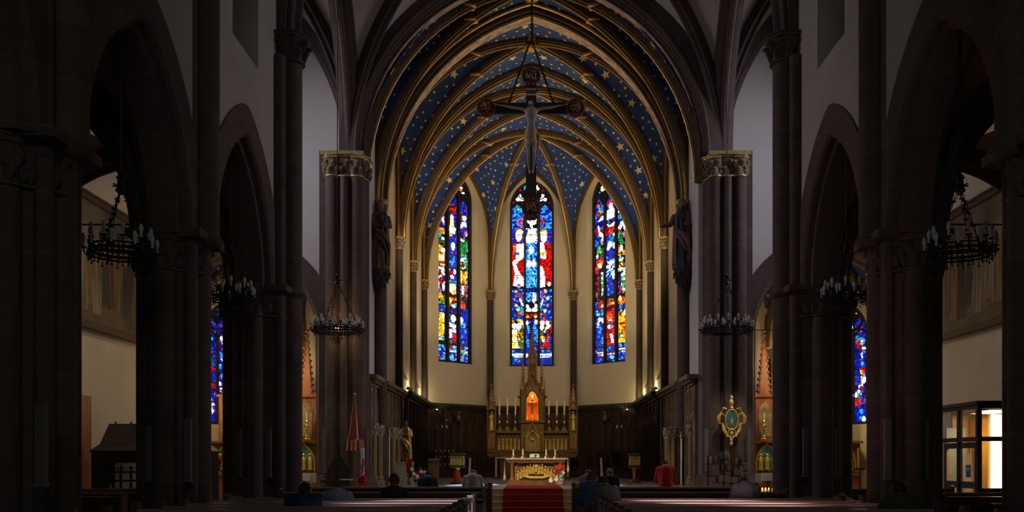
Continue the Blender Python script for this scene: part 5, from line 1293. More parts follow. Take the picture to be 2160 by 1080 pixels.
# ------------------------------------------------------------------ great hanging crucifix
YC_ = 24.5
CWOOD = mat('cross_wood', (.045, .022, .016), .5, 0, .3, 6); CRED = mat('disc_red', (.16, .03, .02), .6, 0, .2, 8); DISCG = mat('disc_relief', (.20, .12, .06), .5, .4, .3, 16); CORP = mat('carved_body', (.27, .235, .19), .6, 0, .15, 9)
zc = EYE + (975-229)*YC_/2000; 
cr = thing('hanging_crucifix', 'great wooden crucifix with round end medallions hanging on chains before the choir', 'crucifix', (-.02, YC_, zc))
zt_ = (229-163)*YC_/2000; zb_ = (229-440)*YC_/2000
m = MB(); m.box((0, 0, (zt_+zb_)/2), (.27, .10, zt_-zb_)); m.build('upright', CWOOD, cr)
m = MB(); m.box((0, 0, 0), (2.3, .09, .28)); m.build('crossbar', CWOOD, cr)
for (x, z) in ((-1.16, 0), (1.14, 0), (0, zt_), (0, zb_)):
    d = MB(); d.lathe([(.23, 0), (.245, .02), (.245, .08), (.23, .1)], (0, 0, 0), 24); d.v = [Vector((p.x+x, p.z-.09, p.y+z)) for p in d.v]; dd = d.build('medallion', CRED, cr)
    d = MB()
    for k in range(14):
        a = 2*PI*k/14; d.ball((x+.225*math.cos(a), -.09, z+.225*math.sin(a)), .03, 6)
    rr_ = random.Random(int(x*10)+5)
    for k in range(9): d.tube([(x+rr_.uniform(-.14, .14), -.10, z+rr_.uniform(-.14, .14)), (x+rr_.uniform(-.12, .12), -.13, z+rr_.uniform(-.12, .12)), (x+rr_.uniform(-.15, .15), -.10, z+rr_.uniform(-.15, .15))], [.02, .035, .015], 6)
    d.ball((x, -.12, z+.02), .06, 8); d.build('relief', DISCG, dd)
m = MB(); m.box((0, -.07, .40), (.26, .02, .18)); pl = m.build('plaque', mat('parchment_plaque', (.45, .40, .32), .8), cr)
fc = bpy.data.curves.new('plaque_lettering', 'FONT'); fc.body = 'INRI'; fc.size = .15; fc.align_x = 'CENTER'; fc.align_y = 'CENTER'; fc.extrude = .003
fo = bpy.data.objects.new('plaque_lettering', fc); COL.objects.link(fo); fo.parent = pl; fo.location = (0, -.085, .40); fo.rotation_euler = (PI/2, 0, 0); fc.materials.append(BLACK)
bpy.context.view_layer.update()
me = bpy.data.meshes.new_from_object(fo.evaluated_get(bpy.context.evaluated_depsgraph_get()))
fm = bpy.data.objects.new('plaque_letters', me); COL.objects.link(fm); fm.parent = pl; fm.location = fo.location; fm.rotation_euler = fo.rotation_euler
bpy.data.objects.remove(fo); fm.name = 'plaque_lettering'
# corpus (continuous surface), head bowed, arms stretched
m = MB(); b = -.13
m.lathe([(.06, -.78), (.12, -.72), (.125, -.62), (.11, -.48), (.125, -.36), (.155, -.22), (.175, -.12), (.13, -.05), (.05, 0), (.045, .07)], (0, b, 0), 16, sy=.65)
m.ball((-.015, b-.04, .07), (.062, .07, .085), 12); m.ball((-.015, b-.11, .06), (.012, .02, .025), 6)
for s in (-1, 1):
    m.tube([(s*.10, b, -.10), (s*.30, b-.0, -.045), (s*.50, b+.01, -.02), (s*.70, b+.02, .03), (s*.84, b+.04, .055)], [.055, .045, .036, .028, .02], 10)
    m.ball((s*.88, b+.045, .065), (.035, .015, .028), 8)
    for f in range(4): m.tube([(s*.89, b+.035, .045+f*.014), (s*.925, b+.02, .05+f*.016), (s*.945, b+.0, .05+f*.012)], [.008, .007, .005], 5)
    m.tube([(s*.87, b+.03, .09), (s*.895, b+.01, .115)], [.008, .005], 5)
    m.tube([(s*.065, b, -.72), (s*.08, b-.06, -1.05), (s*.075, b-.09, -1.2), (s*.06, b-.03, -1.45), (s*.045, b+.02, -1.62), (s*.04, b-.03, -1.73)], [.085, .07, .055, .05, .03, .028], 10)
m.build('body', CORP, cr, remesh=.016, smooth_it=2)
m = MB(); m.lathe([(.13, -1.08), (.18, -.95), (.18, -.78), (.155, -.62), (.13, -.54)], (0, b, 0), 22, sy=.8, wave=lambda a, z: 1+.07*math.sin(6*a+z*20)); m.tube([(.12, b-.03, -.66), (.19, b-.04, -.8), (.17, b-.02, -1.15)], [.04, .06, .02], 8); m.build('loincloth', mat('gilt_loincloth', (.30, .20, .10), .6, .2, .3, 14), cr)
m = MB(); m.ball((-.01, b+.0, .095), (.082, .075, .092), 12); m.ball((-.015, b-.085, .01), (.035, .025, .04), 8); m.tube([(-.06, b-.02, .08), (-.085, b-.02, -.05)], [.035, .015], 6); m.tube([(.05, b-.02, .08), (.07, b-.02, -.05)], [.035, .015], 6)
for k in range(14): a = 2*PI*k/14; m.tube([(.078*math.cos(a)-.01, b+.078*math.sin(a)-.01, .125), (.1*math.cos(a+.3)-.01, b+.1*math.sin(a+.3)-.01, .15)], [.012, .004], 4)
m.build('hair', DARKH, cr)
def chain(mb, A, B, link=.09, r=.012):
    A = Vector(A); B = Vector(B); L = (B-A).length; n = max(2, int(L/link)); d = (B-A).normalized(); s1 = d.orthogonal().normalized(); s2 = d.cross(s1)
    for i in range(n):
        c = A + d*L*(i+.5)/n; q = s1 if i % 2 else s2
        mb.tube([c + d*link*.55*math.cos(t*PI/3) + q*link*.26*math.sin(t*PI/3) for t in range(7)], r, 4, 0, cap=False)
m = MB(); topz = (229-100)*YC_/2000 - .0
for s in (-1, 1): chain(m, (s*.57, 0, .14), (s*.03, 0, topz+.15), .10, .016); m.tube([(s*.57, 0, .08), (s*.57, 0, .2)], .03, 6)
chain(m, (.02, 0, topz+.1), (.02, 0, 15.12-zc), .12, .018); m.ball((.02, 0, topz+.12), .06, 8)
m.build('chain', IRON, cr)

# ------------------------------------------------------------------ chandeliers
def chandelier(name, label, loc, R, hub, top, n=12, group=None):
    t = thing(name, label, 'chandelier', loc, 0, group)
    m = MB(); m.lathe([(R*.97, -.02), (R*.99, -.02), (R*.99, .02), (R*.97, .02)], (0, 0, 0), 36, cap=False); m.lathe([(R*.96, .05), (R*1.01, .06), (R*.96, .075)], (0, 0, 0), 36, cap=False); m.lathe([(R*.96, -.065), (R*1.01, -.055), (R*.96, -.04)], (0, 0, 0), 36, cap=False)
    for i in range(36):
        a = 2*PI*i/36; m.tube([(R*math.cos(a), R*math.sin(a), -.14 if i % 3 == 0 else -.10), (R*math.cos(a), R*math.sin(a), .06)], .006, 4); m.ball((R*math.cos(a), R*math.sin(a), -.14 if i % 3 == 0 else -.10), .016, 5)
    for i in range(3): a = i*2*PI/3; m.tube([(R*math.cos(a), R*math.sin(a), 0), (-R*.0, 0, .0)], .008, 4)
    m.build('ring', IRON, t)
    for i in range(n):
        am = MB(); a = 2*PI*(i+.5)/n; c, s_ = math.cos(a), math.sin(a)
        q = R*1.16 if i % 2 else R*.98; z0 = .0 if i % 2 else .12
        am.tube([(R*c, R*s_, -.03), (R*1.1*c, R*1.1*s_, -.07), (q*c, q*s_, z0)], .010, 5); am.lathe([(.012, 0), (.04, .01), (.045, .025)], (q*c, q*s_, z0), 8)
        am.tube([(q*c-.06*s_, q*s_+.06*c, z0-.02), (q*c+.06*s_, q*s_-.06*c, z0-.02)], .006, 4)
        am.build('arm', IRON, t)
    for i in range(n):
        a = 2*PI*(i+.5)/n; c, s_ = math.cos(a), math.sin(a); q = R*1.16 if i % 2 else R*.98; z0 = .0 if i % 2 else .12
        b_ = MB(); b_.lathe([(.016, .02), (.016, .09), (.026, .12), (.028, .15), (.02, .185), (.004, .21)], (q*c, q*s_, z0), 10); b_.build('candle_bulb', BULB, t)
    m = MB()
    for i in range(3):
        a = i*2*PI/3 + .4; A = Vector((R*math.cos(a), R*math.sin(a), .06)); B = Vector((0, 0, hub)); chain(m, A, B, .07, .006)
        for f in (.2, .4, .6, .8): p = A.lerp(B, f); m.ball(p, .022, 5); m.box(p, (.07, .015, .015))
    m.lathe([(.02, -.05), (.07, 0), (.05, .04), (.04, .14), (.06, .17), (.02, .22)], (0, 0, hub-.03), 10)
    for i in range(6): a = i*PI/3; m.tube([(0, 0, hub+.02), (.11*math.cos(a), .11*math.sin(a), hub+.04)], .01, 4)
    m.tube([(0, 0, hub+.1), (0, 0, top)], .012, 5)
    m.build('chain', IRON, t)
    return t
for s in (-1, 1):
    sd = 'left' if s < 0 else 'right'
    chandelier('wheel_chandelier', 'black iron wheel chandelier in the nearest %s arcade arch, before the painting' % sd, (s*5.32, 12.27, 4.27), .38, .82, 2.95, n=20)
    chandelier('wheel_chandelier', 'black iron wheel chandelier in the second %s arcade arch, half behind a pier' % sd, (s*5.30, 16.65, 4.44), .36, .82, 2.85, n=18)
    chandelier('wheel_chandelier', 'wide wheel chandelier hanging in front of the lit %s choir pier' % sd, (s*4.66, 22.7, 4.72), .54, 1.15, 9.5 if False else 10.4, n=28)
    for Y, x0, x1, z, lb in ((14.4, 5.9, 10.3, 5.16, 'thin iron tie rod across the %s aisle by the big painting' % sd), (27.05, 6.05, 10.4, 5.32, 'thin iron tie rod across the %s side chapel arch' % sd)):
        m = MB(); m.tube([(s*x0, Y, z), (s*x1, Y, z)], .014, 5); tag(m.build('tie_rod', IRON), lb, 'rod')

# ------------------------------------------------------------------ large paintings
for s in (-1, 1):
    sd = 'left' if s < 0 else 'right'
    t = thing('framed_painting', 'huge dim brown painting of standing figures in a wooden frame, %s wall' % sd, 'painting', (s*10.43, 23.1, 4.72))
    W_, H_ = 4.5, 3.1
    rr_ = random.Random(4 + s); ny, nz_ = 110, 76; cw, ch_ = W_-.24, H_-.24
    figs = [(cw*(.06+.88*i/10)+rr_.uniform(-.1, .1), rr_.uniform(.2, .6), rr_.uniform(1.25, 1.75), rr_.choice([(.10, .06, .035), (.36, .26, .11), (.22, .09, .05), (.42, .36, .24), (.08, .09, .07), (.30, .20, .08)])) for i in range(11)]
    figs.sort(key=lambda f: -f[1]); V_, F_, C_ = [], [], []
    for b_ in range(nz_+1):
        for a_ in range(ny+1):
            V_.append((-s*.03, -cw/2+cw*a_/ny, .12+ch_*b_/nz_)); u, v = cw*a_/ny, ch_*b_/nz_
            nn = noise.noise(Vector((u*1.3, v*1.3, s*5))); n2 = noise.noise(Vector((u*6, v*1.2, s*9)))
            c = Vector((.30, .23, .12))*(.75+.5*nn) if v > ch_*.45 else Vector((.22, .16, .07))*(.9+.6*nn)
            if v > ch_*.8: c = c*.75
            for fx, fz, fh, fc_ in figs:
                t_ = (v-fz)/fh
                if 0 < t_ < .84:
                    w2 = .27*(1-.5*t_)*(1+.15*math.sin(t_*9+fx*3))
                    if abs(u-fx) < w2: c = Vector(fc_)*(.8+.5*math.sin((u-fx)*34+t_*3)*.5+n2*.4)
                elif .84 <= t_ < 1.0 and abs(u-fx) < .085*math.sqrt(max(0, 1-((t_-.92)/.08)**2)): c = Vector((.34, .22, .12))
            C_ += [max(0, c.x)*.56, max(0, c.y)*.52, max(0, c.z)*.46, 1]
    F_ = [(b_*(ny+1)+a_, b_*(ny+1)+a_+1, (b_+1)*(ny+1)+a_+1, (b_+1)*(ny+1)+a_) for b_ in range(nz_) for a_ in range(ny)]
    me = bpy.data.meshes.new('canvas'); me.from_pydata(V_, [], F_); at_ = me.attributes.new('paint', 'FLOAT_COLOR', 'POINT'); at_.data.foreach_set('color', C_)
    if 'old_canvas' in bpy.data.materials: me.materials.append(bpy.data.materials['old_canvas'])
    else:
        cm_, nt2, b2 = new_mat('old_canvas'); an = nt2.nodes.new('ShaderNodeAttribute'); an.attribute_name = 'paint'; nt2.links.new(an.outputs['Color'], b2.inputs['Base Color']); b2.inputs['Roughness'].default_value = .6; me.materials.append(cm_)
    o = bpy.data.objects.new('canvas', me); COL.objects.link(o); o.parent = t
    m = MB()
    for z in (.06, H_-.06): m.box((-s*.04, 0, z), (.12, W_, .16)); m.box((-s*.08, 0, z + (.07 if z > 1 else -.07)), (.12, W_+.06, .05))
    for y in (-W_/2, W_/2): m.box((-s*.04, y, H_/2), (.12, .16, H_))
    m.build('frame', mat('frame_brown%s' % sd, (.075, .05, .032), .6, .0, .2, 8), t)

# ------------------------------------------------------------------ left wall: roofed votive shrine and door
t = thing('roofed_candle_shrine', 'dark metal-roofed candle shrine with iron grille by the left wall', 'shrine', (-8.5, 21.0, 0))
m = MB(); xa, xb = -1.3, 1.2
def hoop(dx, dy, z): return [(xa+dx, 0+dy, z), (xb-dx, 0+dy, z), (xb-dx, 1.2-dy, z), (xa+dx, 1.2-dy, z)]
vs = hoop(0, 0, 1.78) + hoop(0, 0, 1.81) + hoop(.16, .14, 1.95) + hoop(.26, .40, 2.42) + hoop(.27, .44, 2.42)
m.add(vs, [(4*q+i, 4*q+(i+1) % 4, 4*q+4+(i+1) % 4, 4*q+4+i) for q in range(4) for i in range(4)] + [(16, 17, 18, 19), (3, 2, 1, 0)], 0, False); m.build('roof', mat('dark_lead_roof', (.05, .042, .040), .45, .4, .3, 5), t)
for i in range(6): m = MB(); m.lathe([(.02, 0), (.025, .03), (0, .06)], (xa+.4+i*.35, .42, 2.42), 6); m.build('roof_knob', IRON, t)
m = MB(); m.box((xa+.12, .1, .9), (.2, .12, 1.78)); m.box((xb-.1, .1, .9), (.2, .12, 1.78)); m.box((-.05, .03, 1.66), (2.3, .06, .25)); m.box((-.05, 1.12, .9), (2.4, .06, 1.78)); m.box((xa+.06, .6, .9), (.08, 1.1, 1.78)); m.box((xb-.06, .6, .9), (.08, 1.1, 1.78)); m.build('housing', BLACK, t)
m = MB(); m.box((-.05, .95, 1.1), (2.2, .03, .95)); m.box((-.05, .55, .78), (2.2, .9, .06)); m.build('white_back', LINEN, t)
m = MB()
for i in range(8): m.box((xa+.36+i*.27+(.05 if i % 2 else 0), .05, 1.12), (.045, .03, .70))
for z in (.95, 1.14, 1.33): m.box((-.05, .05, z), (2.2, .025, .04))
for i in range(16): m.tube([(xa+.3+i*.13, .03, 1.40), (xa+.35+i*.13, .0, 1.44), (xa+.4+i*.13, .03, 1.38)], .010, 4)
for k in range(8): m.tube([(xa+.24, .05, .8+k*.09), (xa+.30, .05, .845+k*.09), (xa+.24, .05, .89+k*.09)], .008, 4)
m.build('grille', IRON, t)
for i in range(9):
    m = MB(); m.lathe([(.02, 0), (.025, .05), (.025, .09)], (xa+.42+i*.22, .10, (.97, 1.16, .97)[i % 3]), 8); m.build('glass_cup', BULB, t)
m = MB(); m.cyl((.0, .3, .81), .022, .2, 8); m.build('candle', WAX, t)
lamp('POINT', (-8.3, 21.5, 1.62), 2.2, (1, .75, .45), .05)
struct(tag((lambda m: (m.box((0, 0, 1.55), (.12, 1.1, 3.1)), m.build('door_1', REDWOOD))[1])(MB()), None, None), 'tall reddish-brown wooden door on the left wall').location = (-10.42, 21.75, 0)
# ------------------------------------------------------------------ right wall: lit glass entrance porch
t = thing('entrance_porch', 'glazed dark-framed entrance porch glowing warm on the right wall', 'porch', (8.78, 19.1, 0))
PH = 2.72
PFR = mat('porch_frame', (.05, .028, .018), .45, 0, .2, 8); POAK = mat('porch_oak', (.50, .30, .13), .5, 0, .15, 6, stretch=(1, 1, .2))
gm, nt_, b_ = new_mat('pane_glass'); b_.inputs['Transmission Weight'].default_value = .9; b_.inputs['Roughness'].default_value = .05; b_.inputs['Base Color'].default_value = (.85, .86, .84, 1); b_.inputs['IOR'].default_value = 1.05
# near corner at the origin; side face runs back along +y (1.8), front face along +x (1.6)
m = MB()
for (x, y) in ((0, 0), (.72, 0), (1.58, 0), (0, .85), (0, 1.8)): m.box((x, y, PH/2), (.09, .09, PH))
for z in (.06, .98, 2.02, PH-.04): m.box((.8, 0, z), (1.6, .08, .09))
for z in (2.02, PH-.04): m.box((0, .9, z), (.08, 1.8, .09))
m.box((.8, .9, PH+.03), (1.75, 1.95, .07)); m.build('frame', PFR, t)
m = MB(); m.box((.8, 0, 1.36), (1.5, .010, 2.6)); m.build('glass_pane', gm, t); m = MB(); m.box((0, .9, 1.36), (.010, 1.7, 2.6)); m.build('glass_pane', gm, t)
m = MB()
for y in (.13, 1.55): m.box((.03, y, 1.0), (.05, .14, 1.9))
for z, h in ((1.90, .12), (1.08, .14), (.12, .2)): m.box((.03, .84, z), (.05, 1.5, h))
m.build('door', POAK, t)
m = MB(); m.box((-.06, 1.62, 1.3), (.04, .04, .25)); m.build('door_handle', BRASS, t)
m = MB(); m.box((.9, 1.78, 1.35), (1.3, .05, 2.6)); m.build('inner_wall', mat('porch_wall', (.60, .42, .22), .8), t)
m = MB(); m.box((.30, 1.70, 1.2), (.42, .04, 2.2)); m.build('inner_panel', mat('grey_blue_panel', (.30, .38, .45), .5), t)
m = MB(); m.box((.84, 1.70, 1.35), (.30, .05, 2.55)); m.box((.62, 1.5, 2.2), (.05, .4, .7)); m.build('amber_panel', mat('amber_panel', (.75, .38, .06), .5), t)
m = MB(); m.box((-.02, .40, 1.37), (.012, .22, .27)); nb = m.build('door_notice', LINEN, t)
m = MB(); m.box((-.03, .40, 1.37), (.008, .19, .24)); m.build('notice_print', mat('notice_blue', (.08, .14, .55), .6, emit=None), nb)
m = MB(); m.ball((-.036, .40, 1.42), (.004, .06, .03), 8); m.box((-.036, .40, 1.375), (.004, .14, .012)); m.build('notice_motif', mat('notice_cream', (.8, .7, .5), .6), nb)
m = MB(); m.box((.8, .9, 2.62), (.5, .5, .04)); m.build('ceiling_lamp', mat('porch_lamp_glow', (.9, .8, .6), .5, emit=((1, .8, .5), 5.0)), t)
m = MB(); m.box((1.28, 1.70, 1.35), (.42, .03, 2.5)); m.build('daylit_door', mat('daylit_glass', (.8, .8, .8), .3, emit=((1, .92, .72), 2.0)), t)
lamp('AREA', (9.6, 20.0, 2.58), 30, (1, .66, .28), .5, aim=(9.6, 20.0, 0))
# ------------------------------------------------------------------ side altars
def side_altar(s):
    sd = 'left' if s < 0 else 'right'; cx = s*8.25
    t = thing('side_altar', 'carved reddish wood side altar with crocketed spires in the %s chapel' % sd, 'altar', (cx, 29.35, .15))
    m = MB(); m.box((0, .1, .5), (3.3, .7, 1.0)); m.box((0, .1, 1.02), (3.5, .8, .06)); m.build('base', REDWOOD, t)
    m = MB()
    for q in (-1.15, 0, 1.15):
        m.box((q, .25, 1.55), (1.1, .4, 1.0)); 
    m.box((0, .2, 2.02), (3.5, .6, .07)); m.box((0, .2, 1.07), (3.5, .6, .06)); m.build('retable', ALTARWOOD, t)
    for q in (-1.2, 0, 1.2):
        m = MB(); m.prism(arch_poly(.62, .82), (q, .02, 1.12), (1, 0, 0), (0, 0, 1), (0, .03, 0)); m.build('painted_panel', mat('green_relief', (.10, .32, .24), .6, .0, .4, 9) if 'green_relief' not in bpy.data.materials else bpy.data.materials['green_relief'], t)
        m = MB(); 
        for k in (-.2, 0, .2): m.lathe([(.07, 0), (.06, .25), (.07, .35), (.03, .42)], (q+k, -.02, 1.16), 10, wave=lambda a, z: 1+.15*math.sin(5*a)); m.ball((q+k, -.04, 1.63), .045, 8)
        m.build('relief_figure', ALTARGOLD, t)
        m = MB(); trace(m, (q, -.03, 1.12), (1, 0, 0), arch_poly(.66, .84), .03)
        for k in (-.42, .42): m.cyl((q+k, -.02, 1.1), .035, .75, 8)
        m.build('gilt_column', GOLD, t)
    m = MB(); m.box((0, .3, 3.3), (1.5, .3, 2.5)); m.prism([(-.85, 0), (.85, 0), (0, 1.6)], (0, .2, 4.4), (1, 0, 0), (0, 0, 1), (0, .2, 0)); m.build('centre_shrine', REDWOOD, t)
    m = MB(); m.prism(arch_poly(1.1, 2.2), (0, .12, 2.2), (1, 0, 0), (0, 0, 1), (0, .04, 0)); m.build('shrine_panel', mat('shrine_panel', (.28, .22, .14), .6, 0, .4, 5) if 'shrine_panel' not in bpy.data.materials else bpy.data.materials['shrine_panel'], t)
    for q in (-1.22, 1.22):
        m = MB(); m.box((q, .3, 2.75), (.55, .3, 1.4)); m.box((q, .28, 3.47), (.65, .38, .08)); m.build('side_shrine', REDWOOD, t)
        m = MB(); m.prism(arch_poly(.4, 1.1), (q, .13, 2.2), (1, 0, 0), (0, 0, 1), (0, .03, 0)); m.build('side_panel', bpy.data.materials['shrine_panel'], t)
        m = MB(); crocket_spire(m, (q, .3, 3.5), .24, 2.0, cr=10); m.build('spire', REDWOOD, t)
    m = MB(); crocket_spire(m, (0, .3, 5.6), .2, 1.3, cr=8); m.build('spire', REDWOOD, t)
    for q, lb in ((-s*1.3, 'inner'),):
        c = altar_candle((cx+q, 29.3, 2.24), .42, .42, 'pale candle on a brass stick on the %s side altar, toward the choir' % sd, 'side altar candles')
    # small cloth-covered table in front
    tb = thing('altar_table', 'small table under a white cloth before the %s side altar' % sd, 'table', (cx-s*.72, 28.1, .15))
    m = MB()
    for q in (-1, 1): m.box((q*.75, 0, .5), (.12, .12, 1.0)); 
    m.box((0, 0, 1.0), (1.9, .6, .06)); m.build('frame', LIGHTWOOD, tb)
    c = MB(); c.box((0, 0, 1.045), (2.1, .72, .025)); c.box((0, -.36, .95), (2.1, .02, .2)); 
    for q in (-1, 1): c.box((q*1.05, 0, .92), (.02, .72, .26))
    o = tag(c.build('table_cloth', LINEN), 'white cloth over the small table before the %s side altar' % sd, 'tablecloth'); o.location = (cx-s*.72, 28.1, .155)
    for q, lb in ((s*-.55, 'left'), (s*-.25, 'right')):
        pass
side_altar(-1); side_altar(1)
for xx, lb in ((7.32, 'left one of two short candles on the right side table'), (7.55, 'right one of two short candles on the right side table')):
    t = thing('table_candle', lb, 'candle', (xx, 28.0, 1.215)); m = MB(); m.lathe([(.05, 0), (.05, .01), (.02, .03), (.04, .06)], (0, 0, 0), 10); m.build('holder', BRASS, t); m = MB(); m.cyl((0, 0, .05), .03, .25, 10); m.build('wax', WAX, t)
x, _ = px(465, 26.4, 990)
t = thing('flower_stand', 'tall black stand seen between the left piers under the stained glass', 'stand', (x, 26.2, 0)); m = MB(); m.cyl((0, 0, 0), .02, 1.15, 8)
for k in range(3): a = k*2.1; m.tube([(0, 0, .3), (.2*math.cos(a), .2*math.sin(a), 0)], .012, 5)
m.cyl((0, 0, 1.15), .12, .02, 12); m.build('stand', IRON, t)
bouquet('flower_arrangement', 'red and green flowers on the tall stand between the left piers', (x, 26.2, 1.175), 2, 1, 26, .14, .5, 21, vase=[(.05, 0), (.08, .06), (.06, .12)])
x, _ = px(1808, 26.4, 990)
t = thing('music_stand', 'thin black stand seen between the right piers under the stained glass', 'stand', (x, 26.2, 0)); m = MB(); m.cyl((0, 0, .05), .015, 1.3, 8); m.box((0, 0, 1.36), (.3, .03, .04)); m.lathe([(.14, 0), (.14, .02), (.02, .06)], (0, 0, 0), 10); m.build('stand', IRON, t)

# ------------------------------------------------------------------ things in front of the crossing piers
x, zt1 = px(749, 24.9, 838); _, zb1 = px(749, 24.9, 952)
t = thing('striped_canopy_umbrella', 'half-closed red and white striped ceremonial umbrella with gold fringe, by the left pier', 'umbrella', (x, 24.9, 0))
m = MB(); n = 24; vs = []; ms = []
H_ = zt1-zb1
for j in range(11):
    f = j/10
    for i in range(n): a = 2*PI*i/n; q = (.015 + .19*f**.9)*(1 + (.16 if i % 3 == 0 else 0)*f); vs.append((q*math.cos(a)+.03*f, q*math.sin(a), zt1 - H_*.80*f))
fs = [(j*n+i, j*n+(i+1) % n, (j+1)*n+(i+1) % n, (j+1)*n+i) for j in range(10) for i in range(n)]
for j in range(10):
    for i in range(n): ms.append(1 if i % 6 == 1 else 0)
m.add(vs, fs, ms)
m.build('canopy', [mat('canopy_red', (.14, .014, .006), .8, 0, .2, 8), mat('canopy_white', (.45, .34, .26), .8)], t)
m = MB(); vs = []
for j in range(4):
    for i in range(n): a = 2*PI*i/n; q = .205*(1+(.18 if i % 3 == 0 else -.02)) + .008*j; vs.append((q*math.cos(a)+.03, q*math.sin(a), zt1 - H_*(.78+.07*j)))
m.add(vs, [(j*n+i, j*n+(i+1) % n, (j+1)*n+(i+1) % n, (j+1)*n+i) for j in range(3) for i in range(n)], [i % 2 for j in range(3) for i in range(n)]); m.build('valance', [mat('valance_gold', (.42, .28, .10), .6, .2), bpy.data.materials['canopy_red']], t)
m = MB(); m.cyl((0, 0, .05), .018, zt1, 8); m.ball((0, 0, zt1+.08), .04, 8); m.lathe([(.22, 0), (.22, .04), (.05, .1)], (0, 0, 0), 12); m.build('pole', BRASS, t)

x, z1 = px(1543, 24.9, 838); _, z0 = px(1543, 24.9, 940)
t = thing('processional_standard', 'ornate gilt processional standard with blue shield, before the right pier', 'standard', (x, 24.9, 0))
zc2 = z0 + (z1-z0)*.52; k_ = (z1-z0)/1.3
m = MB(); m.prism([(-.15, .22), (.15, .22), (.155, 0), (.10, -.14), (0, -.22), (-.10, -.14), (-.155, 0)], (0, -.03, zc2), (1, 0, 0), (0, 0, 1), (0, .03, 0)); m.build('shield', mat('shield_blue', (.04, .16, .20), .5, .2, .3, 10), t)
m = MB(); m.ball((0, -.04, zc2-.05), (.045, .015, .09), 8); m.ball((0, -.04, zc2+.06), .03, 8); m.build('shield_figure', mat('shield_ochre', (.45, .25, .08), .5, .4), t)
m = MB()
m.tube([(.17*math.sin(a*PI/8)*(1 if a <= 8 else 1), -.03, zc2+.02+.27*math.cos(a*PI/8)) for a in range(17)], .022, 6, cap=False)
for s in (-1, 1):
    m.tube([(s*.17, 0, zc2+.12), (s*.27, -.02, zc2+.2), (s*.34, -.02, zc2+.08), (s*.33, -.02, zc2-.06), (s*.27, -.02, zc2-.1)], [.02, .04, .055, .04, .015], 8)
    m.tube([(s*.14, 0, zc2+.3), (s*.22, -.02, zc2+.33), (s*.25, -.02, zc2+.24)], [.03, .03, .01], 6)
    m.tube([(s*.24, 0, zc2-.1), (s*.22, -.02, zc2-.25), (s*.12, -.02, zc2-.38), (s*.02, 0, zc2-.42)], [.02, .035, .03, .015], 7)
    for q in range(7): a = q*.42; m.ball((s*(.23-.02*q), -.03, zc2-.08-.055*q), .028, 6)
m.tube([(.10*math.sin(a*PI/6), -.03, zc2-.34+.12*math.cos(a*PI/6)) for a in range(13)], .018, 6, cap=False); m.ball((0, -.03, zc2-.34), (.05, .02, .06), 8)
m.lathe([(.02, 0), (.06, .03), (.02, .08), (.05, .13), (.06, .2), (.03, .26), (.05, .3), (.0, .38)], (0, 0, zc2+.30), 12)
m.lathe([(.02, 0), (.05, .05), (.02, .1), (.045, .14), (.02, .2)], (0, 0, zc2-.66), 12)
m.build('gilt_scrollwork', ALTARGOLD, t)
m = MB(); m.cyl((0, 0, .04), .02, zc2-.6, 8); m.lathe([(.2, 0), (.2, .04), (.04, .1)], (0, 0, 0), 12); m.build('pole', IRON, t)

x, zz = px(714, 24.3, 1012)
t = thing('baptismal_font', 'stone font with dark pyramid cover and crocketed edges, before the left pier', 'font', (x, 24.3, 0))
m = MB(); m.lathe([(.5, 0), (.5, .15), (.3, .25), (.28, .6), (.46, .85), (.48, zz)], (0, 0, 0), 8); m.build('basin', STONE, t)
m = MB(); m.lathe([(.36, zz), (.33, zz+.06), (.05, zz+.6), (.045, zz+.62)], (0, 0, 0), 4, a0=0, a1=2*PI)
for k in range(4):
    a = k*PI/2
    for i in range(7): f = i/7; m.ball(((.36-.31*f)*math.cos(a), (.36-.31*f)*math.sin(a), zz+.08+.54*f), .025, 5)
m.lathe([(.03, 0), (.05, .06), (.025, .12), (.045, .2), (.02, .26), (.04, .34), (0, .4)], (0, 0, zz+.6), 10); m.build('cover', mat('font_cover_wood', (.03, .02, .016), .85, spec=.1), t)
m = MB(); m.box((.28, -.42, zz+.01), (.30, .2, .03)); o = tag(m.build('white_book', LINEN), 'open white book lying on the edge of the stone font', 'book'); o.location = (x, 24.3, 0)
x, z1 = px(765, 23.9, 944); _, z0 = px(765, 23.9, 1003)
t = thing('paschal_candle', 'thick tall white candle with red flame motif on a floral stand, by the left pier', 'candle', (x, 23.9, 0))
m = MB(); m.lathe([(.16, 0), (.16, .04), (.04, .12), (.03, z0-.2), (.07, z0-.1), (.08, z0)], (0, 0, 0), 12); m.build('stand', BRASS, t)
m = MB(); m.cyl((0, 0, z0-.01), .045, z1-z0, 14); m.build('wax', LINEN, t)
m = MB(); r5 = random.Random(3)
for i in range(14): a = -PI/2 + r5.uniform(-.8, .8); z = z0 + (z1-z0)*(.05+.5*i/14); m.tube([(.047*math.cos(a), .047*math.sin(a), z), (.05*math.cos(a+.3), .05*math.sin(a+.3), z+.05), (.047*math.cos(a-.2), .047*math.sin(a-.2), z+.09)], [.012, .014, .003], 5)
m.build('flame_motif', REDF, t)
m = MB(); m.tube([(.085*math.cos(q*.6), .085*math.sin(q*.6), z0-.26+.005*q) for q in range(50)], .02, 5)
for i in range(16): a = r5.uniform(0, 6.28); z = z0 - .25 + r5.uniform(0, .25); petal_flower(m, (.09*math.cos(a), .09*math.sin(a), z), .06, (math.cos(a), math.sin(a), .2), r5.random())
m.build('red_garland', REDF, t)

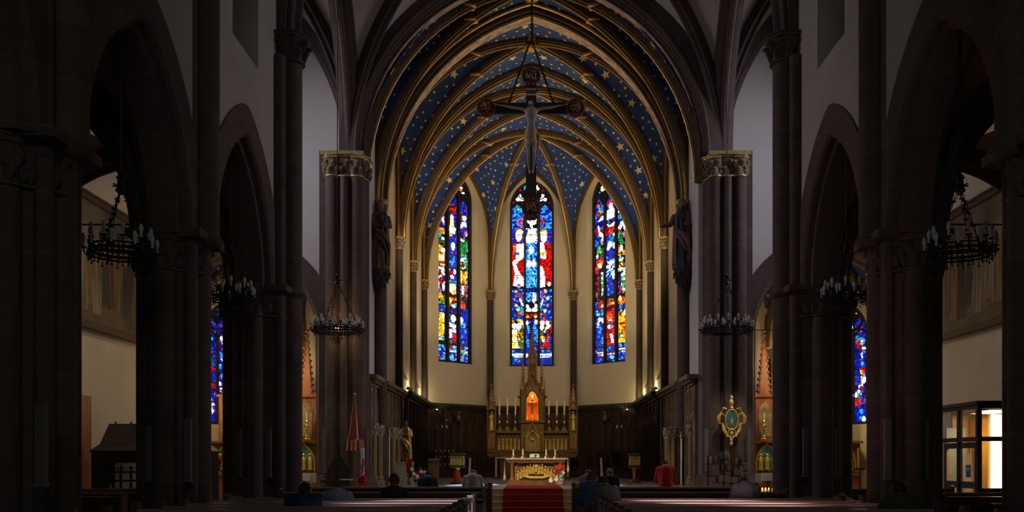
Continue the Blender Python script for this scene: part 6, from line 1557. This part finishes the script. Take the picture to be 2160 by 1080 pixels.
# ------------------------------------------------------------------ rack of votive candles for sale, leaflet, lights (right)
YR = 22.6
x0, _ = px(1495, YR, 975); x1, _ = px(1560, YR, 975)
t = thing('candle_rack', 'black tiered metal rack full of coloured votive candles, before the right pier', 'rack', ((x0+x1)/2, YR, 0)); wR = x1-x0
rows = [(968, 1520, 1540), (978, 1490, 1512), (992, 1520, 1540), (980, 1548, 1566), (1003, 1490, 1505), (1003, 1540, 1564), (1017, 1505, 1532), (1018, 1536, 1548)]
m = MB()
for q in (-1, 0, 1): m.box((q*wR/2, .1, .85), (.025, .025, 1.7))
for yy, a, b in rows:
    xa, z = px(a, YR, yy); xb, _ = px(b, YR, yy); m.box(((xa+xb)/2-(x0+x1)/2, 0, z-.012), (xb-xa+.04, .16, .016)); m.box(((xa+xb)/2-(x0+x1)/2, .08, z-.012), (.02, .06, .02))
m.box((0, 0, .03), (wR, .4, .04)); m.build('frame', IRON, t)
cm = dict(w=WAX, r=mat('votive_red', (.55, .02, .02), .35, coat=.5), b=mat('votive_blue', (.05, .22, .38), .35, coat=.5), g=mat('votive_green', (.02, .16, .08), .35, coat=.5), p=mat('votive_pink', (.6, .28, .25), .4))
votes = [(1521, 968, 'b', 14), (1526, 968, 'b', 14), (1531, 968, 'w', 15), (1536, 968, 'w', 15), (1499, 978, 'w', 15), (1504, 978, 'r', 14), (1509, 978, 'p', 15), (1524, 992, 'p', 14), (1530, 992, 'r', 15), (1535, 992, 'p', 14),
         (1553, 980, 'w', 15), (1559, 980, 'g', 14), (1563, 980, 'g', 14), (1498, 1003, 'r', 13), (1546, 1003, 'r', 14), (1551, 1003, 'w', 14), (1556, 1003, 'w', 13), (1561, 1003, 'w', 14), (1512, 1017, 'r', 14), (1515, 1017, 'p', 13), (1524, 1017, 'w', 15), (1542, 1018, 'w', 14)]
cn = dict(w='cream', r='red', b='blue', g='green', p='pink')
shelf = {968: 'top shelf', 978: 'upper left shelf', 992: 'middle shelf', 980: 'upper right shelf', 1003: 'lower shelf', 1017: 'bottom shelf', 1018: 'bottom right shelf'}
seen = {}
for i, (a, yy, c, h) in enumerate(votes):
    xa, z = px(a, YR, yy); m = MB(); hh = h*YR/2000; m.lathe([(.020, 0), (.022, .01), (.022, hh-.02), (.017, hh)], (0, 0, 0), 10)
    row = sorted([v for v in votes if v[1] == yy]); pos = row.index((a, yy, c, h)); nr = len(row)
    same = [v for v in row if v[2] == c]
    w_ = '' if len(same) == 1 else ('left one of the ' if same.index((a, yy, c, h)) == 0 else ('right one of the ' if same[-1] == (a, yy, c, h) else 'middle one of the '))
    if yy == 1003: w_ = w_ or ''; 
    lb = '%s%s votive candle%s on the %s of the rack' % (w_, ('single ' if not w_ else '') + cn[c], 's' if w_ else '', shelf[yy] + ('' if yy != 1003 else (', left end' if a < 1510 else ', right end')))
    o = tag(m.build('votive_candle', cm[c]), lb, 'candle', 'coloured votive candles on the rack'); o.location = (xa, YR-.02, z)
x, z1 = px(1571, YR, 976); _, z0 = px(1571, YR, 1000)
t = thing('leaflet', 'white leaflet with green drawing clipped beside the candle rack', 'leaflet', (x, YR-.05, z0)); m = MB(); m.box((0, 0, (z1-z0)/2), (.16, .008, z1-z0), rz=.1); m.build('paper', LINEN, t)
m = MB(); hh = z1-z0; m.tube([(.045*math.cos(a*PI/5), -.008, hh*.68+.045*math.sin(a*PI/5)) for a in range(9)], .009, 5); m.tube([(-.05, -.008, hh*.4), (0, -.008, hh*.34), (.05, -.008, hh*.42)], .012, 5); m.tube([(-.05, -.008, hh*.22), (.05, -.008, hh*.26)], .01, 5); m.build('green_drawing', mat('green_ink', (.04, .22, .14), .6), t)
m = MB(); m.cyl((x, YR, 0), .012, z1, 6); m.box((x, YR, .02), (.2, .2, .03)); tag(m.build('leaflet_stand', IRON), 'thin black stand holding the green-printed leaflet', 'stand')
x, zt1 = px(1605, 23.6, 1037)
t = thing('votive_light_table', 'low metal table of burning votive lights right of the bowed person in lilac', 'candle stand', (x, 23.6, 0)); m = MB(); m.box((0, 0, zt1-.02), (.75, .4, .03)); 
for q in (-1, 1): m.box((q*.33, 0, zt1/2), (.04, .3, zt1-.03))
m.build('table', IRON, t)
FLAME = mat('candle_flame', (1, .6, .2), .5, emit=((1, .42, .08), 14.0))
for i, (dx, c) in enumerate(((-.28, 'r'), (-.18, 'r'), (-.1, 'r'), (.0, 'w'), (.08, 'w'), (.16, 'w'), (.26, 'w'))):
    t = thing('votive_light', '%s of the seven burning votive lights on the low table' % ('leftmost', 'second from left', 'third from left', 'middle one', 'third from right', 'second from right', 'rightmost')[i], 'candle', (x+dx, 23.45, zt1-.003), 0, 'burning votive lights on the low table')
    m = MB(); m.lathe([(.025, 0), (.03, .06), (.03, .07)], (0, 0, 0), 10); m.build('glass', cm[c], t); m = MB(); m.lathe([(.0, 0), (.014, .012), (.01, .03), (0, .05)], (0, 0, .06), 8); m.build('flame', FLAME, t)
lamp('POINT', (x, 23.3, zt1+.12), 2.5, (1, .5, .15), .04)
for xx, yy in ((1580, 1012), (1545, 1020)):
    pass

t = thing('pier_lamp', 'twin glowing bulbs on a bracket on the left choir pier behind the wide chandelier', 'lamp', (px(711, 25.3, 695)[0], 25.3, px(711, 25.3, 695)[1]))
m = MB(); m.tube([(-.05, .25, -.06), (0, .05, -.08), (0, 0, -.03)], .015, 6); m.box((0, 0, -.03), (.16, .04, .02)); m.build('bracket', BRASS, t)
for q in (-.05, .05): m = MB(); m.ball((q, 0, .02), (.03, .03, .038), 10); m.build('bulb', mat('lit_bulb', (1, .8, .5), .4, emit=((1, .62, .22), 12.0)) if q < 0 else bpy.data.materials['lit_bulb'], t)
lamp('POINT', (px(711, 25.0, 690)[0], 25.0, 5.2), 16, (1, .6, .25), .05)
# ------------------------------------------------------------------ pews
def make_pew(L, label, loc, group, s=1, tops=PEWGLEAM):
    """pew facing +y, x from 0 to L; backrest nearest the viewer at y=0"""
    t = thing('church_pew', label, 'pew', loc, 0, group)
    m = MB(); m.box((L/2, .26, .44), (L-.08, .38, .035)); m.box((L/2, .14, .25), (L-.08, .03, .36)); m.build('seat', PEWWOOD, t)
    m = MB(); m.box((L/2, .03, .70), (L-.06, .028, .52), rx=-.10); m.box((L/2, -.02, .955), (L-.02, .02, .07)); m.build('backrest', PEWWOOD, t)
    m = MB(); m.box((L/2, -.0, .995), (L-.02, .10, .030)); m.build('top_rail', tops, t)
    m = MB(); m.box((L/2, -.11, .86), (L-.06, .15, .022), rx=-.12); m.build('book_ledge', tops, t)
    m = MB(); m.box((L/2, -.23, .18), (L-.2, .12, .04)); m.box((L/2, -.2, .09), (L-.2, .03, .16)); m.build('kneeler', PEWWOOD, t)
    for x in (.03, L-.03):
        m = MB(); pts = [(-.20, 0), (.44, 0), (.44, .30), (.42, .50), (.36, .62), (.22, .66), (.12, .74), (.09, .92), (.10, 1.02), (.05, 1.08), (-.03, 1.09), (-.09, 1.05), (-.10, .96), (-.12, .6), (-.2, .35)]
        m.prism(pts, (x-.03, 0, 0), (0, 1, 0), (0, 0, 1), (.06, 0, 0)); m.tube([(x-.045, .0, 1.04), (x+.045, .0, 1.04)], .045, 10); m.build('pew_end', PEWWOOD, t)
    return t
YPEW = [9.4, 10.16, 10.92, 11.68, 12.46, 13.3, 14.2]
ordw = ['nearest', 'second nearest', 'third nearest', 'fourth nearest', 'fifth nearest', 'sixth nearest', 'farthest full']
for s in (-1, 1):
    sd = 'left' if s < 0 else 'right'; grp = 'dark wooden pews of the %s nave block' % sd
    L = 3.75; first = None
    for i, y in enumerate(YPEW):
        loc = (.92 if s > 0 else -.84-L, y, 0); lb = '%s dark wooden pew of the %s nave block' % (ordw[i], sd)
        if first is None: first = make_pew(L, lb, loc, grp)
        else: dup(first, loc, None, lb)
    for y, lb in ((17.3, 'pew standing alone in the gap behind the carved front screen, %s block' % sd),):
        dup(first, (.92 if s > 0 else -.84-L, y, 0), None, lb)
    # carved front screen (prie-dieu)
    t = thing('front_screen', 'long reddish kneeling screen with carved band before the %s pews' % sd, 'kneeling screen', (s*2.82, 20.1, 0))
    m = MB(); m.box((0, 0, .5), (3.86, .05, .96)); m.box((0, -.3, .12), (3.7, .2, .05)); m.build('panel', REDWOOD, t)
    m = MB(); m.box((0, -.05, 1.01), (3.95, .34, .035), rx=.0); m.build('top_rail', PEWGLEAM, t)
    m = MB()
    for i in range(24): 
        x = -1.85 + i*.16; m.tube([(x, -.035, .84), (x+.04, -.045, .93), (x+.08, -.045, .86), (x+.12, -.045, .93), (x+.16, -.035, .84)], .012, 5)
    m.box((0, -.035, .80), (3.8, .02, .02)); m.box((0, -.035, .96), (3.8, .02, .02)); m.build('carved_band', LIGHTWOOD, t)
    for x in (-1.93, 1.93): m = MB(); m.box((x, -.02, .52), (.09, .36, 1.04)); m.ball((x, -.02, 1.08), .06, 8); m.build('end_post', PEWWOOD, t)
    make_pew(3.6, 'front bench beyond the carved kneeling screen, %s of the carpet' % sd, (.96 if s > 0 else -.96-3.6, 20.62, 0), 'front benches by the chancel steps')
    # benches in the aisle
    make_pew(3.0, 'aisle bench with orange-brown top rail seen between the first two %s piers' % sd, (s*8.1-1.5, 16.9, 0), 'benches of the %s aisle' % sd, tops=LIGHTWOOD)
    make_pew(3.0 if s < 0 else 2.2, 'aisle bench behind the second pier, nearer the %s chapel' % sd, (s*8.1-1.5 if s < 0 else 6.45, 19.5, 0), 'benches of the %s aisle' % sd, tops=LIGHTWOOD)
    make_pew(3.0, 'nearer aisle bench seen low between the first two %s piers' % sd, (s*7.9-1.5, 14.9, 0), 'benches of the %s aisle' % sd, tops=PEWWOOD)
    m = MB(); m.box((0, 0, 0), (.34, .24, .02)); o = tag(m.build('paper_sheet', LINEN), 'white papers lying on the aisle bench ledge, %s aisle' % sd, 'paper'); o.location = (s*7.35, 14.8, .905)

# ------------------------------------------------------------------ people seated, seen from behind
def person(label, x, y, ztop, zsh, shirt, hairc, bow=0.0, sw=1.0, skin=SKIN, base=0.0, rz=0.0, hairlen=0.0, scale=1.0, lean=0.0, bald=False, sleeves='long'):
    """ztop: height of the top of the head above the floor; figure sits facing +y"""
    t = thing('person', label, 'person', (x, y, base), rz)
    k = scale; hs = ztop - .34*0
    zh = ztop - .120*k                # head centre
    zs = zsh                          # shoulder line
    bow = max(0.0, min(1.6, (.30*k - (ztop-zsh))/.10))
    zp = .50                          # seat
    f = lean
    def T(z): return f*(z-zp)/(zs-zp)
    b = MB()
    b.ball((0, .0, zp+.06), (.17*k*sw, .13*k, .12*k), 14)
    def ring(z, rx, ry, dy=0): return (z, rx, ry, dy)
    R_ = [ring(zp, .15, .11), ring(zp+.12, .15, .105), ring((zp+zs)/2, .155, .105), ring(zs-.12, .175, .11), ring(zs-.04, .17, .10), ring(zs+.03, .10, .08), ring(zs+.07, .055, .058), ring(zh-.06, .052, .056)]
    def loft(mb, R_, infl=0.0, n=20, mi=0, capi=True):
        vs = []
        for (z, rx, ry, dy) in R_:
            for i in range(n): a = 2*PI*i/n; vs.append(((rx*k*sw+infl)*math.cos(a), (ry*k+infl)*math.sin(a)+T(z)+dy, z))
        m_ = len(R_); mb.add(vs, [(j*n+i, j*n+(i+1) % n, (j+1)*n+(i+1) % n, (j+1)*n+i) for j in range(m_-1) for i in range(n)] + [tuple(reversed(range(n))), tuple((m_-1)*n+i for i in range(n))], mi)
    loft(b, R_)
    hy = T(zh) + .02 + bow*.09
    b.ball((0, hy, zh), (.075*k, .092*k, .112*k), 16); b.ball((0, hy+.045, zh-.055), (.05*k, .05*k, .05*k), 10); b.ball((0, hy+.10*k, zh-.01), (.014, .022, .028), 6)
    b.tube([(0, T(zs)+.0, zs+.02), (0, hy-.01, zh-.05)], [.06*k, .055*k], 10)
    for s in (-1, 1): b.ball((s*.078*k, hy, zh-.005), (.014, .024, .033), 8)
    hands = []
    for s in (-1, 1):
        sh = Vector((s*.185*k*sw, T(zs)-.0, zs-.035)); el = Vector((s*.235*k*sw, T(zs)*.7+.10, zs-.30)); wr = Vector((s*.09, T(zs)*.7+.33, zs-.30-.04))
        b.tube([sh, sh.lerp(el, .5), el, el.lerp(wr, .5), wr], [.052*k, .047*k, .040*k, .036*k, .025*k], 12)
        d = (wr-el).normalized(); h = wr + d*.05
        b.ball(h, (.035, .045, .018), 10); sv = Vector((1, 0, 0))
        for q in range(4):
            o = sv*(q-1.5)*.018; L = (.07, .08, .076, .06)[q]; b.tube([h + o + d*.03, h + o + d*(.03+L*.6) + Vector((0, 0, -.01)), h + o + d*(.03+L) + Vector((0, 0, -.03))], [.009, .0085, .007], 6)
        b.tube([h - sv*s*.03, h - sv*s*.045 + d*.03 + Vector((0, 0, .012)), h - sv*s*.04 + d*.055], [.011, .010, .007], 6)
        hip = Vector((s*.09*k, .04, zp+.03)); kn = Vector((s*.12*k, .44, zp+.03)); an = Vector((s*.12, .46, .09)); b.tube([hip, hip.lerp(kn, .5), kn, kn.lerp(an, .4), an], [.085*k, .078*k, .058*k, .052*k, .036*k], 12)
        b.ball((s*.12, .53, .05), (.045, .12, .045), 10)
    b.build('body', skin, t, remesh=.0125, smooth_it=3)
    # shirt
    c = MB(); Rs = [ring(zp-.02, .165, .125), ring(zp+.12, .165, .12), ring((zp+zs)/2, .17, .12), ring(zs-.12, .19, .122), ring(zs-.04, .182, .112), ring(zs+.015, .135, .095), ring(zs+.045, .075, .07)]
    loft(c, Rs, .012)
    for s in (-1, 1):
        sh = Vector((s*.175*k*sw, T(zs), zs-.045)); el = Vector((s*.235*k*sw, T(zs)*.7+.10, zs-.30)); wr = Vector((s*.09, T(zs)*.7+.33, zs-.34))
        P = [sh, sh.lerp(el, .5), el] + ([el.lerp(wr, .5), el.lerp(wr, .92)] if sleeves == 'long' else []); c.ball(sh, .07*k, 12)
        c.tube(P, [.07*k, .064*k, .056*k, .05*k, .042*k][:len(P)], 12)
    # soft folds down the back
    for q in (-1, 0, 1): c.tube([(q*.07, T(zs)-.118*k, zs-.12), (q*.085, -.128*k, (zs+zp)/2), (q*.06, -.13*k, zp+.05)], [.006, .012, .006], 6)
    c.build('shirt', shirt, t, remesh=.015, smooth_it=4)
    c = MB()
    c.tube([(0, T(zs)-.05*k, zs+.055), (.05*k, T(zs)+.02, zs+.045), (0, T(zs)+.07*k, zs+.03), (-.05*k, T(zs)+.02, zs+.045), (0, T(zs)-.05*k, zs+.055)], .016, 8); c.build('collar', shirt, t)
    c = MB()
    for s in (-1, 1):
        hip = Vector((s*.09*k, .0, zp+.03)); kn = Vector((s*.12*k, .44, zp+.03)); an = Vector((s*.12, .46, .12)); c.tube([hip, hip.lerp(kn, .5), kn, kn.lerp(an, .4), an], [.105*k, .092*k, .072*k, .066*k, .055*k], 12)
    c.ball((0, 0, zp+.04), (.185*k*sw, .145*k, .10), 12); c.build('trousers', bpy.data.materials.get('trouser_cloth') or mat('trouser_cloth', (.03, .03, .04), .9, 0, .1, 10), t, remesh=.018)
    # hair
    c = MB()
    if not bald:
        c.ball((0, hy-.018, zh+.012), (.092*k, .100*k, .108*k), 18); c.ball((0, hy-.045, zh-.03), (.078*k, .06*k, .075*k), 12)
        if hairlen: c.tube([(0, hy-.05, zh), (0, hy-.075, zh-.1-hairlen*.4), (0, hy-.07, zh-.1-hairlen)], [.085, .08, .05], 12, sq=(1.0, .6))
    else:
        c.ball((0, hy-.03, zh-.02), (.084*k, .082*k, .07*k), 16)
    c.build('hair', hairc, t)
    return t
def cloth(n, c): return mat(n, c, .9, 0, .12, 12, bump=.1)
HB = mat('black_hair', (.012, .010, .009), .6, 0, .3, 30); HG = mat('grey_hair', (.13, .11, .10), .7, 0, .3, 30); HBR = mat('brown_hair', (.05, .03, .02), .6, 0, .3, 30)
SKD = mat('dark_skin', (.10, .055, .035), .6, 0, .06, 4)
def at_px(xp, Y, ytop): 
    x, z = px(xp, Y, ytop); return x, z
P = [
 ('person seated at far left in dark blue jacket, black hair, seen from behind', 640, 12.05, 1018, 1047, cloth('navy_jacket', (.012, .022, .075)), HB, .1, 1.08, SKD, 0, .93),
 ('person with bowed head in a pale grey-blue shirt in the left pews', 711, 13.7, 1020, 1037, cloth('pale_blue_shirt', (.17, .18, .23)), HBR, 1.6, 1.0, SKIN, 0, .95),
 ('person in black with short dark hair, in the middle of the left pews', 831, 14.55, 998, 1030, cloth('black_shirt', (.012, .013, .016)), HB, .0, .90, SKD, 0, .9),
 ('person in dark teal jacket bowing, at the front left beyond the screen', 902, 20.9, 992, 1008, cloth('teal_jacket', (.012, .035, .055)), HB, 1.2, .95, SKIN, 0, .9),
 ('person in a cream shirt at the front left, close to the centre aisle', 997, 20.8, 990, 1003, cloth('cream_shirt', (.42, .37, .30)), HG, .2, .95, SKIN, 0, .9),
 ('person in a pale top and dark hair, partly hidden, front right by the aisle', 1241, 20.9, 989, 1004, cloth('pale_pink_top', (.16, .13, .14)), HBR, .3, .85, SKIN, 0, .88),
 ('person with short grey curls and black top in the front right row', 1287, 21.2, 987, 1006, cloth('black_top', (.015, .013, .015)), HG, .3, .9, SKIN, 0, .9),
 ('person in a blue shirt on the right side of the centre aisle', 1249, 14.55, 996, 1020, cloth('blue_shirt', (.03, .055, .19)), HBR, .3, .9, SKIN, 0, .88),
 ('person in a dark grey-blue shirt, larger, just right of the one in blue', 1273, 13.7, 1004, 1027, cloth('slate_shirt', (.07, .075, .11)), HB, .4, 1.0, SKIN, 0, .95),
 ('person in a bright red-orange shirt standing out at the right front', 1404, 20.6, 971, 985, cloth('red_shirt', (.62, .06, .02)), HB, .0, .9, SKIN, 0.12, .96),
 ('person in a lilac-grey shirt bowing, right block before the candle rack', 1572, 14.55, 1006, 1023, cloth('lilac_shirt', (.20, .19, .28)), HBR, .8, .92, SKIN, 0, .92),
 ('person in an olive green shirt at the lower right, before the second pier', 1903, 11.25, 1016, 1050, cloth('olive_shirt', (.045, .07, .02)), HB, .2, 1.05, SKD, 0, 1.05),
]
for lb, xp, Y, yt, ys, sh, hr, bw, sw, sk, bs, sc in P:
    x, z = at_px(xp, Y, yt); z2 = EYE + (975-ys)*Y/2000
    person(lb, x, Y, z-bs, z2-bs, sh, hr, bw, sw, sk, bs, scale=sc)
P = None

# the right-hand nave arcade stands a little farther from the axis than the left one
RSET = {'stone_pier', 'crossing_pier', 'wall_right', 'wall_east', 'trim_4', 'trim_5', 'ceiling', 'window_20', 'window_21', 'wall_corbel', 'wheel_chandelier', 'framed_painting', 'entrance_porch', 'side_altar', 'altar_table', 'table_cloth', 'tie_rod', 'wall_shaft', 'floor', 'wall_back', 'wall_left', 'table_candle', 'candlestick'}
for o in list(COL.objects):
    if o.parent is not None or o.name.split('.')[0] not in RSET: continue
    if o.type == 'MESH' and o.location.length < 1e-6:
        n = len(o.data.vertices); buf = [0.0]*(3*n); o.data.vertices.foreach_get('co', buf); xs = buf[0::3]; ys = buf[1::3]; cx = (min(xs)+max(xs))/2; cy = (min(ys)+max(ys))/2
    else: cx, cy = o.location.x, o.location.y
    if cx > 5.02 and not (cy > 26.4 and cx < 6.0): o.location.x += .22
for o in list(COL.objects):   # chapel windows are tracery meshes with world coordinates
    if o.parent is None and o.name.startswith('window_') and o.type == 'MESH' and o.name.split('.')[0] not in RSET:
        xs = [v.co.x for v in o.data.vertices][:40]
        if min(xs) > 5.8: o.location.x += .22
